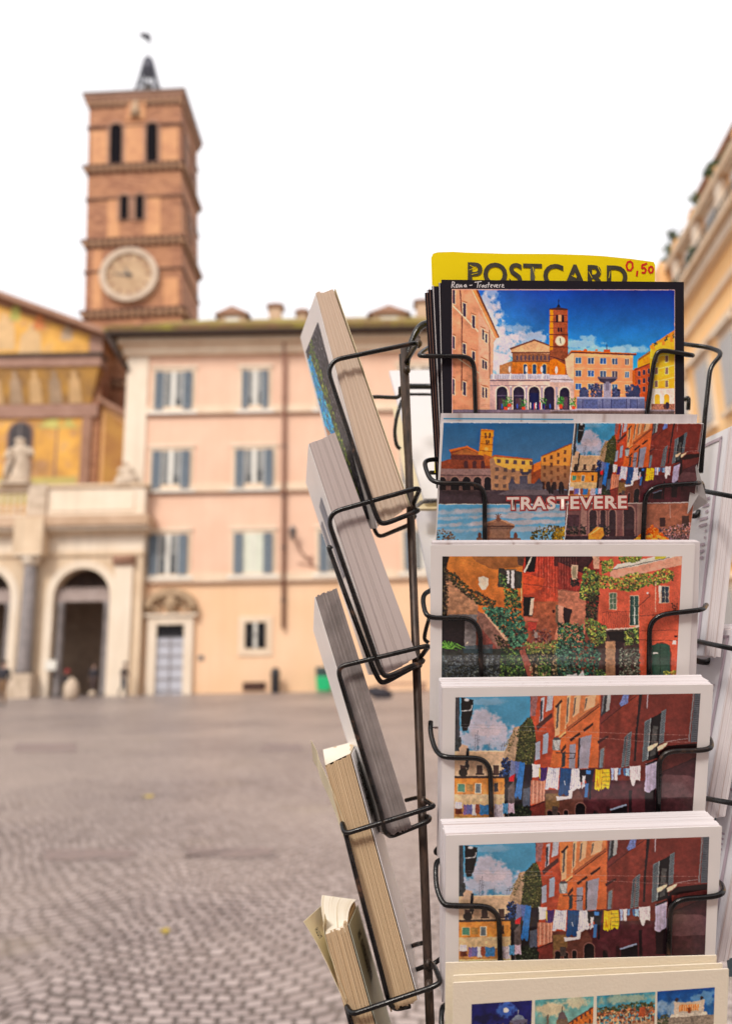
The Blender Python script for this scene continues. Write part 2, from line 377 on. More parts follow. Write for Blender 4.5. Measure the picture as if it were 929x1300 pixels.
    def cloud(s, cx, cy, rx, ry, col, al=.8, seed=5, cell=18.):
        q = s.pt([(cx, cy), (cx+rx, cy), (cx, cy+ry)]); c = q[0]; ax = np.linalg.norm(q[1]-q[0]); ay = np.linalg.norm(q[2]-q[0])
        x0, x1 = int(max(0, c[0]-2*ax)), int(min(s.W, c[0]+2*ax)); y0, y1 = int(max(0, c[1]-2*ay)), int(min(s.Hh, c[1]+2*ay))
        if x1 <= x0 or y1 <= y0: return s
        Y, X = np.mgrid[y0:y1, x0:x1]; g = np.exp(-(((X-c[0])/ax)**2+((Y-c[1])/ay)**2)); f = fbm(y1-y0, x1-x0, cell, seed, 5)
        m = np.clip((g*1.3+(f-.5)*2.2*np.sqrt(g)-.35)*2.2, 0, 1)[:, :, None]*al
        s.a[y0:y1, x0:x1] = s.a[y0:y1, x0:x1]*(1-m)+np.array(col, float)*m; return s
    def win(s, x0, y0, x1, y1, col=(60, 60, 80), fr=(225, 200, 175), b=3, dy=0):
        """window with a light frame; dy = drop of the right edge (perspective)"""
        s.poly([(x0-b, y0-b), (x1+b, y0-b+dy), (x1+b, y1+b+dy), (x0-b, y1+b)], fr)
        s.poly([(x0, y0), (x1, y0+dy), (x1, y1+dy), (x0, y1)], col, tex=.3, cell=3.)
        return s
    def grain(s, amt=.06, seed=9):
        s.a *= (1+amt*1.2*(fbm(s.Hh, s.W, 4., seed, 3)-.5))[:, :, None]; s.a += (np.random.RandomState(seed).rand(s.Hh//2+1, s.W//2+1).repeat(2, 0).repeat(2, 1)[:s.Hh, :s.W]-.5)[:, :, None]*amt*60; s.a *= (1+amt*(fbm(s.Hh, s.W, 40., seed+4, 3)-.5)*1.5)[:, :, None]; return s
    def down(s, warp=1.3, sat=1., gain=1., con=1.):
        h, w = s.Hh, s.W; dx = (fbm(h, w, 9., 71, 3)-.5)*5*warp; dy = (fbm(h, w, 9., 91, 3)-.5)*5*warp; Y, X = np.mgrid[0:h, 0:w]
        src = s.a[np.clip(np.rint(Y+dy), 0, h-1).astype(int), np.clip(np.rint(X+dx), 0, w-1).astype(int)]
        bl = (src+np.roll(src, 1, 0)+np.roll(src, 1, 1)+np.roll(src, -1, 0)+np.roll(src, -1, 1))/5; big = bl.copy()
        for k in (3, 6, 12):
            big = (big+np.roll(big, k, 0)+np.roll(big, -k, 0)+np.roll(big, k, 1)+np.roll(big, -k, 1))/5
        s.a = np.clip(bl+(bl-big)*.32, 0, 255); L_ = s.a.mean(2)/255.; mid = np.clip(1-(s.a[..., 2]-s.a[..., 0])/60., 0, 1)*np.clip(1.25-L_, .2, 1); s.a *= (1+mid*(.2*(fbm(h, w, 4.5, 51, 3)-.5)+.34*(fbm(h, w, 34., 61, 3)-.5)))[..., None]; s.a = np.clip(s.a, 0, 255); s.a = 255*((s.a/255)**con)
        g = s.a.mean(2, keepdims=True); s.a = np.clip((g+(s.a-g)*sat)*gain, 0, 255)
        h, w = s.Hh//2*2, s.W//2*2; return s.a[:h, :w].reshape(h//2, 2, w//2, 2, 3).mean((1, 3))
PRINT_GAIN = 1.0
def print_mesh(name, img, P3, parent, mat, gain=None):
    """P3(s,t) arrays -> world points; img (h,w,3) sRGB 0..255"""
    h, w, _ = img.shape; t, s_ = np.mgrid[0:h, 0:w]; pts = P3((s_.ravel()+.5)/w*1.0, (t.ravel()+.5)/h*1.0)
    idx = np.arange(h*w).reshape(h, w); fa = np.stack([idx[:-1, :-1], idx[1:, :-1], idx[1:, 1:], idx[:-1, 1:]], -1).reshape(-1, 4)
    me = bpy.data.meshes.new(name); me.vertices.add(h*w); me.vertices.foreach_set('co', pts.astype(np.float32).ravel())
    nf = len(fa); me.loops.add(nf*4); me.loops.foreach_set('vertex_index', fa.astype(np.int32).ravel())
    me.polygons.add(nf); me.polygons.foreach_set('loop_start', (np.arange(nf)*4).astype(np.int32))
    try: me.polygons.foreach_set('loop_total', np.full(nf, 4, np.int32))
    except Exception: pass
    me.update(calc_edges=True)
    ca = me.color_attributes.new('Col', 'FLOAT_COLOR', 'POINT'); c = np.clip(lin(np.clip(img, 0, 255))*(gain or PRINT_GAIN), 0, .95).reshape(-1, 3)
    ca.data.foreach_set('color', np.c_[c, np.ones(len(c))].astype(np.float32).ravel()); me.materials.append(mat)
    return link(name, me, parent)
# ------------------------------------------------------------------ the printed pictures
def ext(q, k):
    TL, TR, BR, BL = [np.array(p, float) for p in q]; return [TL, TR, TR+(BR-TR)*k, TL+(BL-TL)*k]
PICW = 880
def pic_piazza():
    quad = ext([(573, 366.6), (856.5, 367.2), (856.5, 521), (573, 521)], 1.2); c = Canvas(quad, PICW, int(PICW*.655))
    a, b = (540, 310, 5.161), (700, 310, 5.161); c.z = a; k = 826
    # sky
    Y, X = np.mgrid[0:c.Hh, 0:c.W]; v = Y/c.Hh; u = X/c.W
    top = np.array([14, 82, 178.]); tr = np.array([6, 52, 140.]); low = np.array([70, 175, 222.])
    g = np.clip(v*1.7, 0, 1)[..., None]; base = top*(1-u[..., None])+tr*u[..., None]; c.a[:] = base*(1-g)+low*g
    f = fbm(c.Hh, c.W, 90, 3, 5); c.a *= (1+.35*(f-.5))[..., None]
    c.a[:, :] += (np.clip(1-u*2.6, 0, 1)*35)[..., None]*np.array([1, 1.3, .8])
    for q in ((430, 520, 80, 150, .9, 1), (520, 640, 130, 90, .95, 2), (480, 780, 120, 90, 1., 3), (390, 380, 60, 70, .8, 4), (700, 610, 130, 40, .7, 6), (430, 320, 60, 30, .6, 7), (600, 560, 90, 40, .5, 8)):
        c.cloud(q[0], q[1], q[2], q[3], (222, 216, 228), q[4], q[5])
    c.z = b
    for q in ((200, 650, 130, 30, .85, 11), (330, 690, 260, 25, .8, 12), (500, 690, 160, 30, .7, 13), (230, 610, 60, 16, .7, 14), (60, 560, 60, 100, .0, 15)):
        c.cloud(q[0], q[1], q[2], q[3], (170, 205, 225), q[4], q[5])
    c.z = a
    # left palace
    P_ = (226, 166, 132)
    c.poly([(160, 270), (325, 285), (474, 605), (446, 640), (440, 850), (420, 860), (425, 1120), (160, 1120)], P_, col2=(214, 150, 118), tex=.18, cell=30)
    c.poly([(345, 440), (446, 600), (440, 850), (424, 1120), (345, 1120)], (232, 184, 160), al=.7, tex=.15, cell=8)
    c.poly([(300, 285), (330, 285), (481, 608), (470, 618), (440, 560)], (214, 150, 96)); c.poly([(322, 285), (336, 285), (482, 606), (478, 614)], (110, 62, 52))
    c.line([(300, 290), (455, 620)], 5, (245, 205, 165)); c.line([(225, 290), (238, 480), (236, 960)], 7, (120, 72, 66)); c.line([(418, 560), (420, 880)], 6, (130, 80, 70))
    for (x0, y0, x1, y1) in ((174, 400, 345, 575), (174, 720, 350, 845), (174, 395, 345, 570)): c.line([(x0, y0), (x1, y1)], 6, (242, 208, 180))
    for (x0, y0, x1, y1) in ((176, 290, 192, 385), (246, 385, 264, 470), (306, 465, 322, 545), (370, 555, 382, 620), (390, 585, 402, 640), (176, 600, 190, 680), (246, 650, 262, 715), (306, 700, 322, 755), (370, 755, 382, 810), (388, 765, 400, 815), (176, 880, 188, 980), (246, 900, 264, 985), (370, 935, 382, 1000), (390, 940, 402, 1002)):
        c.win(x0, y0, x1, y1, (72, 58, 84), (238, 205, 178), 5, dy=8); c.poly([(x0-9, y0-18), (x1+8, y0-6), (x1+8, y0), (x0-9, y0-12)], (170, 112, 84))
    for y in range(880, 1110, 14): c.line([(350, y), (424, y+2)], 1.5, (205, 140, 115), .6)
    # basilica
    c.poly([(484, 795), (575, 762), (575, 850), (484, 850)], (176, 128, 88), tex=.3, cell=8)
    c.rect(565, 770, k+120, 860, (204, 128, 48), tex=.3, cell=8, col2=(190, 108, 40)); c.rect(568, 706, k+90, 772, (146, 98, 72), tex=.5, cell=5)
    c.poly([(555, 682), (712, 626), (880, 690), (880, 720), (562, 712)], (224, 178, 138), tex=.2, cell=6); c.poly([(550, 682), (712, 622), (890, 690), (890, 698), (712, 632), (556, 692)], (120, 76, 66))
    c.rect(560, 706, 860, 714, (116, 74, 62)); c.rect(575, 766, 860, 772, (120, 74, 52))
    for x in range(600, 840, 26): c.ell(x, 745, 7, 18, (92, 74, 84))
    for x in (640, 700, 765): c.arch(x-5, 780, x+29, 850, (236, 178, 110)); c.arch(x, 786, x+24, 850, (26, 80, 110), tex=.3)
    for x in (660, 760, 550, 860): c.ell(x, 820, 8, 22, (222, 214, 222))
    # portico
    c.rect(428, 850, 960, 885, (200, 196, 208), tex=.2, cell=4)
    for x in range(432, 960, 11): c.line([(x, 858), (x, 882)], 3, (120, 112, 132), .7)
    for x in (440, 548, 655, 760, 858): c.rect(x, 845, x+12, 888, (228, 222, 230))
    c.rect(420, 885, 960, 1085, (206, 176, 172), tex=.15, cell=8, col2=(196, 160, 158)); c.rect(420, 890, 960, 896, (120, 100, 116)); c.rect(545, 896, 880, 925, (222, 196, 184)); c.rect(420, 925, 960, 929, (140, 118, 130))
    for (x0, x1) in ((464, 536), (574, 645), (676, 745), (775, 842), (878, 940)):
        c.arch(x0-7, 925, x1+7, 1085, (232, 206, 190)); c.arch(x0, 933, x1, 1085, (42, 36, 62), tex=.4, cell=5); c.rect(x0+3, 990, x1-3, 996, (96, 84, 110)); c.rect(x0+14, 1010, x1-14, 1080, (88, 62, 74), al=.7, tex=.5, cell=3)
    c.rect(684, 975, 738, 1080, (14, 30, 76))
    for x in (553, 655, 757, 858): c.rect(x, 935, x+9, 1080, (150, 146, 170)); c.rect(x-4, 928, x+13, 938, (230, 215, 210))
    c.z = b
    # tower
    c.z = a; c.poly([(816, 424), (870, 415), (929, 424), (929, 720), (812, 720)], (158, 84, 56), tex=.3, cell=5)
    c.z = b; c.poly([(-14, 424), (40, 417), (104, 428), (106, 740), (-14, 740)], (158, 84, 56), tex=.3, cell=5); c.poly([(-14, 424), (10, 424), (8, 700), (-16, 700)], (236, 142, 36), tex=.15)
    for y in (508, 592, 672): c.line([(-16, y), (106, y+2)], 6, (96, 48, 42))
    for y in (466, 550): c.line([(-14, y), (104, y)], 2.5, (110, 56, 46))
    for x in (28, 66): c.arch(x, 462, x+13, 512, (30, 20, 40))
    c.rect(43, 462, 62, 508, (200, 150, 110))
    for x in (39, 57): c.arch(x, 546, x+10, 574, (34, 22, 40))
    c.ell(55, 634, 34, 33, (226, 190, 160)); c.ell(55, 634, 26, 25, (240, 215, 185)); c.line([(55, 634), (55, 614)], 4, (60, 40, 50)); c.line([(55, 634), (60, 650)], 4, (60, 40, 50))
    c.poly([(-18, 424), (40, 412), (106, 424), (104, 432), (-16, 430)], (70, 44, 50)); c.poly([(32, 412), (45, 388), (58, 412)], (20, 20, 30)); c.line([(44, 392), (44, 360)], 2.5, (20, 24, 60)); c.ell(45, 372, 5, 4, (20, 24, 60))
    # basilica right flank and church corner
    c.poly([(-14, 700), (30, 680), (106, 720), (106, 860), (-14, 860)], (150, 84, 56), tex=.4, cell=6); c.poly([(-14, 760), (20, 750), (90, 790), (90, 860), (-14, 860)], (222, 128, 34), tex=.3, cell=6); c.line([(-10, 735), (104, 770)], 6, (92, 50, 46))
    c.ell(30, 825, 9, 26, (226, 216, 220))
    c.rect(-10, 855, 150, 905, (212, 200, 204), tex=.15, cell=4); c.rect(-10, 905, 150, 1085, (208, 178, 168), tex=.15, cell=5); c.line([(-10, 884), (150, 890)], 5, (130, 108, 118))
    c.arch(45, 932, 122, 1085, (234, 206, 188)); c.arch(52, 940, 116, 1085, (44, 38, 64), tex=.4, cell=4); c.arch(-40, 932, 16, 1085, (44, 38, 64)); c.rect(24, 935, 40, 1080, (170, 160, 176)); c.rect(66, 1000, 104, 1080, (92, 70, 84), tex=.5, cell=3)
    # pink palazzo
    c.poly([(86, 748), (130, 712), (150, 715), (150, 860), (98, 850)], (240, 190, 150)); c.poly([(96, 750), (150, 716), (150, 1085), (150, 900), (104, 860)], (244, 196, 160))
    c.poly([(146, 712), (532, 728), (528, 1000), (528, 1085), (146, 1085)], (242, 160, 118), col2=(236, 150, 106), tex=.1, cell=14); c.poly([(148, 716), (530, 732), (530, 745), (148, 732)], (246, 180, 130))
    c.poly([(86, 752), (128, 694), (556, 716), (546, 728), (130, 708)], (226, 124, 44), tex=.2, cell=6); c.poly([(84, 754), (128, 704), (556, 720), (548, 728), (130, 712)], (96, 50, 50))
    c.ell(220, 694, 12, 7, (200, 110, 60)); c.rect(285, 688, 300, 700, (210, 120, 60)); c.line([(360, 655), (360, 705)], 2.5, (60, 50, 80)); c.line([(350, 668), (370, 668)], 2, (60, 50, 80)); c.rect(340, 690, 382, 706, (180, 90, 60))
    for j, y in enumerate((762, 846, 932)):
        c.line([(148, y+50), (530, y+56)], 3, (250, 204, 160), .8)
        for i, x in enumerate((174, 256, 336, 412, 492)):
            w = (19, 19, 19, 17, 12)[i]; dd = i*2; col = ((72, 118, 156), (66, 92, 130), (60, 110, 170), (84, 104, 134), (110, 90, 100))[(i+j) % 5]
            c.win(x-w, y-19+dd, x+w, y+19+dd, col, (246, 214, 180), 3); c.line([(x, y-18+dd), (x, y+18+dd)], 4, (200, 190, 180)); c.line([(x-w+4, y-18+dd), (x-w+4, y+18+dd)], 4, (50, 70, 104))
    # right side street + yellow palace
    c.poly([(528, 830), (548, 810), (560, 816), (552, 1060), (528, 1060)], (206, 110, 44), tex=.2, cell=5)
    c.poly([(545, 815), (655, 770), (650, 1060), (545, 1060)], (190, 92, 52), tex=.25, cell=6); c.line([(540, 826), (660, 772)], 7, (120, 56, 44))
    for y in (850, 905, 960):
        for x in (572, 604, 636): c.win(x-8, y-18-(x-572)*.25, x+8, y+14-(x-572)*.25, (70, 60, 80), (222, 150, 110), 2)
    c.poly([(562, 756), (640, 705), (660, 700), (660, 770), (560, 812)], (226, 160, 44), tex=.25, cell=5); c.poly([(566, 752), (640, 700), (648, 712), (566, 766)], (150, 110, 60), tex=.5, cell=4)
    c.poly([(644, 668), (806, 572), (830, 560), (830, 960), (640, 960)], (240, 190, 62), tex=.1, cell=10, col2=(232, 176, 56)); c.rect(636, 945, 830, 1090, (232, 214, 198), tex=.12, cell=8)
    c.poly([(644, 664), (700, 632), (700, 650), (646, 690)], (226, 150, 60)); c.poly([(700, 630), (806, 560), (806, 586), (704, 650)], (214, 140, 56), tex=.4, cell=4)
    for x in (655, 722, 775): c.rect(x, 598+(775-x)*.42, x+18, 640+(775-x)*.42, (232, 150, 60)); c.blobs([(x+14, 596+(775-x)*.4), (x+38, 580+(775-x)*.4), (x+38, 612+(775-x)*.4), (x+14, 620+(775-x)*.4)], [(50, 70, 60), (80, 90, 80)], 14, 5)
    for y in (718, 800, 880): c.line([(646, y+28), (830, y-14)], 4, (250, 222, 140))
    for y in (755, 832, 918):
        for x in (684, 752): c.win(x-9, y-22, x+9, y+20, (150, 118, 100), (250, 220, 140), 4, dy=-3)
    for x in (690, 752): c.arch(x-22, 975, x+22, 1046, (244, 232, 214)); c.arch(x-17, 982, x+17, 1046, (236, 178, 70))
    c.rect(652, 1046, 830, 1085, (170, 120, 100), tex=.6, cell=4); c.ell(586, 1040, 10, 18, (220, 40, 40)); c.ell(756, 1058, 14, 24, (60, 50, 66)); c.ell(740, 1064, 8, 18, (90, 60, 60)); c.rect(560, 1030, 640, 1085, (160, 110, 96), tex=.6, cell=3)
    # fountain
    FG, FD = (126, 132, 166), (66, 72, 106)
    c.rect(338, 912, 388, 1004, (158, 152, 172), tex=.3, cell=3); c.poly([(300, 876), (430, 876), (412, 898), (384, 912), (344, 912), (316, 900)], (74, 66, 84), tex=.3, cell=4); c.rect(300, 868, 430, 880, (118, 106, 120)); c.rect(352, 900, 376, 960, (126, 120, 140))
    for (x0, x1, y) in ((255, 330, 912), (398, 444, 940), (484, 570, 920), (186, 240, 938)): c.blobs([(x0, y+20), ((x0+x1)/2, y), (x1, y+18), (x1, 1002), (x0, 1002)], [FD, (84, 90, 122), (50, 54, 84)], 120, 8)
    c.poly([(484, 1000), (560, 920), (572, 935), (574, 1003)], (60, 66, 100), tex=.3, cell=3); c.poly([(186, 940), (206, 945), (240, 990), (240, 1002), (196, 1002)], (74, 80, 112), tex=.3, cell=3)
    c.rect(164, 1003, 608, 1084, FG, tex=.25, cell=6, col2=(96, 102, 142)); c.rect(164, 1001, 608, 1011, (170, 172, 196))
    for x in (200, 330, 386, 486, 512, 556): c.rect(x, 1014, x+5, 1078, (60, 66, 110))
    for x in (210, 392, 520): c.rect(x, 1018, x+90 if x != 520 else x+32, 1074, (92, 102, 146), tex=.4, cell=5)
    # piazza ground
    c.z = a; c.rect(160, 1084, 930, 1125, (126, 112, 128), tex=.2, cell=4); c.rect(160, 1100, 930, 1200, (120, 104, 112), tex=.2, cell=4)
    c.z = b; c.rect(-10, 1084, 830, 1094, (150, 136, 146), tex=.3, cell=4); c.rect(-10, 1094, 830, 1300, (112, 94, 92), tex=.3, cell=4); c.rect(130, 1078, 620, 1088, (186, 180, 196))
    c.z = a
    for (x, y) in ((525, 1050), (548, 1030), (640, 1050), (770, 1040), (885, 1030)): c.blobs([(x-22, y-35), (x+22, y-35), (x+22, y+20), (x-22, y+20)], [(60, 120, 60), (90, 150, 70), (40, 80, 50)], 45, 5); c.rect(x-12, y+15, x+12, y+36, (206, 84, 60))
    for x in range(686, 780, 9): c.ell(x, 1058+(x % 7), 5, 24, [(40, 60, 130), (200, 90, 90), (220, 210, 220), (30, 30, 60)][x % 4])
    for x in (600, 815, 500): c.ell(x, 1062, 5, 18, (60, 90, 170))
    c.z = b
    for (x, y) in ((58, 1040), (140, 1045)): c.blobs([(x-22, y-40), (x+18, y-40), (x+18, y+20), (x-22, y+20)], [(60, 120, 60), (90, 150, 70), (40, 80, 50)], 45, 5); c.rect(x-8, y+15, x+12, y+38, (206, 84, 60))
    # thin pale frame line
    c.z = (0, 0, 1.); c.line([(573.6, 560), (573.6, 367.6), (856, 368), (856, 560)], 1.1, (226, 178, 168)); return c.grain(.07)

def pic_laundry():
    quad = ext([(577.6, 885), (889, 880), (878.5, 1036), (575.6, 1045.7)], 1.22); c = Canvas(quad, PICW, int(PICW*.66))
    g, h = (550, 860, 4.889), (720, 860, 4.889); c.z = g
    c.a[:] = (62, 140, 178); Y, X = np.mgrid[0:c.Hh, 0:c.W]; c.a *= (1.05-.25*(Y/c.Hh))[..., None]
    for q in ((300, 290, 110, 80, 1., 21), (400, 340, 110, 70, 1., 22), (260, 380, 120, 80, .9, 23), (300, 230, 50, 40, .9, 24), (430, 410, 100, 60, .8, 25), (330, 150, 120, 25, .35, 26)): c.cloud(*q[:4], (176, 176, 194), q[4], q[5])
    c.cloud(330, 330, 90, 40, (196, 178, 184), .6, 29)
    c.rect(600, 60, 950, 1200, (96, 44, 40)); c.z = h; c.rect(-20, 60, 900, 1200, (96, 40, 38), tex=.2, cell=12); c.z = g
    # left dark house edge
    c.rect(100, 100, 162, 480, (52, 52, 60), tex=.5, cell=8)
    for x in (138, 146, 156): c.line([(x, 100), (x-4, 480)], 2.5, (112, 118, 124), .7)
    c.poly([(172, 122), (248, 140), (240, 230), (222, 300), (186, 336), (172, 300)], (26, 24, 28), tex=.6, cell=5); c.line([(172, 208), (232, 204), (240, 172)], 6, (180, 184, 190)); c.ell(206, 140, 16, 10, (170, 176, 182)); c.ell(198, 318, 16, 14, (40, 38, 44))
    c.poly([(130, 380), (170, 370), (175, 440), (130, 490)], (60, 66, 70), tex=.6, cell=5)
    # back building
    c.rect(130, 458, 480, 620, (196, 164, 130), tex=.2, cell=10); c.rect(205, 455, 448, 462, (216, 190, 160)); c.poly([(160, 440), (176, 415), (214, 425), (216, 480), (160, 480)], (200, 168, 140))
    c.poly([(205, 440), (222, 440), (214, 580), (196, 570)], (40, 44, 52), tex=.5, cell=4)
    c.rect(120, 612, 470, 626, (66, 48, 42)); c.rect(120, 626, 470, 725, (220, 136, 44), tex=.3, cell=12, col2=(212, 140, 58)); c.rect(120, 725, 470, 800, (206, 176, 130), tex=.25, cell=12)
    for x in (184, 286, 388): c.win(x-18, 545, x+18, 598, (84, 60, 52), (204, 180, 150), 4); c.rect(x-26, 596, x+26, 606, (60, 40, 34))
    c.ell(184, 590, 28, 26, (52, 40, 34)); c.ell(208, 548, 14, 12, (50, 48, 50)); c.ell(320, 572, 10, 8, (210, 170, 130))
    c.win(152, 662, 194, 710, (86, 142, 112), (214, 178, 120), 4); c.rect(204, 664, 246, 708, (176, 130, 60), tex=.4, cell=3); c.win(262, 662, 292, 716, (110, 116, 116), (226, 206, 170), 5); c.win(376, 655, 400, 710, (60, 40, 44), (210, 150, 80), 3)
    c.rect(120, 800, 470, 920, (190, 130, 70), tex=.3, cell=8); c.rect(130, 868, 470, 880, (222, 184, 130)); c.rect(120, 880, 470, 930, (70, 60, 66), tex=.5)
    for x, hh in ((255, 100), (268, 130), (276, 90), (340, 50), (420, 40), (434, 55)): c.line([(x, 455), (x+6, 455-hh)], 1.6, (70, 66, 86), .8); c.line([(x-8, 455-hh*.75), (x+16, 455-hh*.75)], 1.2, (70, 66, 86), .7)
    # ivy and grey
    c.poly([(470, 460), (520, 310), (540, 300), (600, 240), (660, 300), (640, 420), (610, 580), (470, 580)], (60, 64, 34), tex=.5, cell=8)
    c.poly([(440, 470), (500, 310), (534, 302), (520, 440), (500, 540), (430, 540)], (166, 138, 108), tex=.4, cell=6)
    c.blobs([(520, 330), (570, 260), (640, 240), (660, 330), (630, 430), (600, 560), (515, 530)], [(64, 76, 34), (88, 90, 44), (40, 46, 26), (110, 104, 56)], 420, 7)
    c.blobs([(440, 430), (500, 330), (520, 340), (470, 460)], [(90, 84, 50), (150, 130, 90)], 60, 5)
    c.rect(440, 540, 620, 940, (40, 36, 40), tex=.5, cell=8); c.poly([(462, 690), (500, 640), (505, 880), (462, 890)], (96, 84, 84), tex=.4)
    # red + orange houses
    c.poly([(655, 95), (950, 95), (950, 800), (600, 860), (600, 720), (640, 420), (625, 300), (600, 230), (606, 95)], (186, 76, 42), tex=.25, cell=18, col2=(176, 66, 38))
    c.poly([(604, 95), (650, 95), (630, 240), (598, 240)], (150, 100, 100), tex=.4, cell=5)
    c.poly([(745, 110), (950, 100), (950, 260), (775, 370), (745, 300)], (214, 122, 62), tex=.15, cell=12); c.poly([(755, 380), (950, 290), (950, 560), (720, 560)], (206, 104, 44), tex=.15, cell=12)
    for (x0, y0, x1, y1) in ((655, 130, 690, 280), (695, 105, 745, 215)): c.poly([(x0+12, y0), (x1, y0-10), (x1-12, y1-15), (x0, y1)], (176, 172, 180), tex=.3, cell=3)
    c.poly([(664, 150), (676, 140), (672, 260), (660, 280)], (60, 50, 60))
    c.poly([(636, 300), (735, 218), (738, 245), (645, 330)], (92, 50, 44))
    for (x0, y0, x1, y1) in ((755, 165, 790, 370), (818, 130, 850, 320), (885, 120, 915, 260)): c.poly([(x0+8, y0), (x1, y0-12), (x1-8, y1-18), (x0-4, y1)], (222, 170, 120)); c.poly([(x0+12, y0+8), (x0+26, y0), (x0+16, y1-60), (x0+4, y1-50)], (96, 84, 80))
    c.poly([(752, 180), (795, 135), (800, 148), (760, 192)], (70, 40, 36)); c.line([(775, 375), (945, 245)], 9, (240, 176, 110)); c.line([(778, 385), (945, 255)], 5, (90, 50, 40))
    for (x0, y0, x1, y1, cc) in ((634, 400, 662, 512, (158, 160, 174)), (680, 350, 712, 472, (158, 162, 178)), (852, 420, 885, 560, (150, 152, 168)), (905, 370, 940, 560, (150, 154, 170)), (796, 465, 818, 555, (60, 60, 60))):
        c.poly([(x0, y0+6), (x1, y0-8), (x1-3, y1-4), (x0-4, y1+4)], cc, tex=.15, cell=3); c.line([(x0, y0+6), (x1, y0-8)], 3, (90, 56, 50))
    for (x, y) in ((786, 455), (846, 395)): c.poly([(x, y), (x+44, y-55), (x+60, y-45), (x+8, y+14)], (84, 44, 34))
    c.rect(738, 388, 786, 452, (132, 124, 120), tex=.5, cell=3); c.poly([(738, 388), (750, 372), (776, 372), (788, 388)], (90, 84, 84)); c.poly([(738, 388), (790, 388), (774, 452), (756, 452)], (176, 172, 168), tex=.4, cell=3); c.line([(760, 468), (888, 470)], 5, (50, 44, 48)); c.line([(800, 500), (840, 480), (885, 488), (860, 505)], 3, (40, 36, 40)); c.line([(888, 440), (888, 500)], 5, (50, 44, 48))
    c.poly([(600, 640), (692, 640), (690, 770), (600, 790)], (184, 110, 84), tex=.3, cell=5)
    for x in (616, 640, 664, 682): c.poly([(x, 640), (x+9, 640), (x+5, 775), (x-4, 785)], (214, 160, 132), al=.8)
    c.poly([(600, 800), (700, 762), (700, 930), (595, 930)], (120, 50, 42), tex=.3, cell=6); c.line([(600, 806), (700, 766)], 6, (60, 30, 34))
    # right brown wall (zoom h)
    c.z = h
    c.poly([(-10, 95), (205, 95), (190, 560), (-10, 560)], (200, 100, 48), tex=.12, cell=15); c.poly([(0, 100), (195, 100), (195, 165), (60, 275), (0, 320)], (208, 124, 70), tex=.15, cell=10)
    for (x0, x1, y1) in ((-4, 22, 300), (40, 84, 250), (110, 180, 210)): c.poly([(x0, 120), (x1, 100), (x1-14, y1-30), (x0-8, y1)], (218, 170, 124)); c.poly([(x0+2, 130), (x0+14, 122), (x0+4, y1-30), (x0-6, y1-10)], (110, 96, 84))
    c.line([(-4, 318), (196, 165)], 10, (160, 84, 50)); c.line([(0, 330), (196, 178)], 5, (64, 36, 32))
    for (x, y) in ((12, 385), (95, 325)): c.poly([(x, y), (x+62, y-45), (x+66, y-30), (x+8, y+14)], (62, 34, 30))
    c.poly([(78, 375), (150, 355), (128, 565), (66, 565)], (150, 144, 158), tex=.15, cell=3); c.poly([(68, 375), (80, 375), (70, 560), (60, 560)], (70, 60, 64)); c.poly([(12, 420), (52, 410), (45, 565), (8, 565)], (144, 138, 150), tex=.2, cell=3)
    c.line([(-10, 470), (50, 472), (40, 500), (0, 505)], 4, (46, 36, 40))
    c.poly([(205, 95), (850, 90), (850, 420), (830, 420), (600, 480), (560, 620), (150, 700), (170, 560), (192, 560)], (140, 56, 40), tex=.28, cell=14, col2=(112, 44, 40))
    c.poly([(440, 100), (850, 90), (850, 420), (430, 520)], (112, 44, 40), al=.55, tex=.2, cell=12)
    c.poly([(205, 100), (420, 100), (330, 190), (205, 290)], (120, 50, 44), tex=.25, cell=9); c.line([(205, 290), (325, 190), (440, 105)], 5, (80, 34, 34))
    c.poly([(218, 120), (250, 105), (245, 210), (205, 245)], (60, 56, 60)); c.poly([(246, 108), (270, 105), (258, 200), (236, 215)], (160, 158, 158)); c.poly([(222, 112), (232, 108), (220, 210), (208, 230)], (120, 116, 120))
    c.poly([(445, 100), (464, 100), (432, 350), (424, 520), (410, 520), (420, 350)], (44, 28, 32)); 
    c.poly([(350, 100), (382, 102), (374, 160), (330, 182), (322, 165)], (110, 120, 176), tex=.5, cell=4); c.line([(498, 105), (492, 195)], 5, (180, 170, 180))
    c.poly([(185, 395), (250, 360), (252, 372), (190, 412)], (74, 36, 36)); c.poly([(196, 445), (236, 422), (228, 560), (192, 565)], (130, 70, 54)); c.poly([(204, 448), (228, 436), (218, 560), (196, 562)], (126, 132, 138))
    for y in range(450, 560, 7): c.line([(206, y), (224, y-4)], 1.5, (50, 52, 60), .8)
    def shut(p, n=16, base=(108, 116, 122)):
        c.poly(p, base); (ax, ay), (bx, by), (cx, cy), (dx, dy) = p
        for i in range(1, n):
            t = i/n; c.line([(ax+(dx-ax)*t+4, ay+(dy-ay)*t), (bx+(cx-bx)*t-4, by+(cy-by)*t)], 3.2, (34, 36, 46), .85)
    shut([(352, 375), (372, 350), (352, 555), (332, 560)]); shut([(374, 350), (398, 335), (382, 550), (356, 556)])
    c.poly([(505, 260), (590, 215), (560, 500), (490, 520)], (26, 22, 28)); c.poly([(530, 300), (560, 300), (545, 480), (510, 490)], (74, 74, 74), tex=.4, cell=5); shut([(478, 275), (516, 252), (496, 510), (462, 525)], 22); shut([(582, 210), (612, 195), (596, 400), (566, 415)], 18)
    c.line([(516, 252), (496, 510)], 5, (150, 158, 160))
    shut([(788, 98), (830, 98), (808, 400), (762, 404)], 26, (92, 96, 104)); c.line([(782, 98), (752, 400)], 7, (124, 130, 134))
    c.poly([(560, 470), (620, 425), (830, 405), (830, 440), (600, 480)], (40, 18, 18))
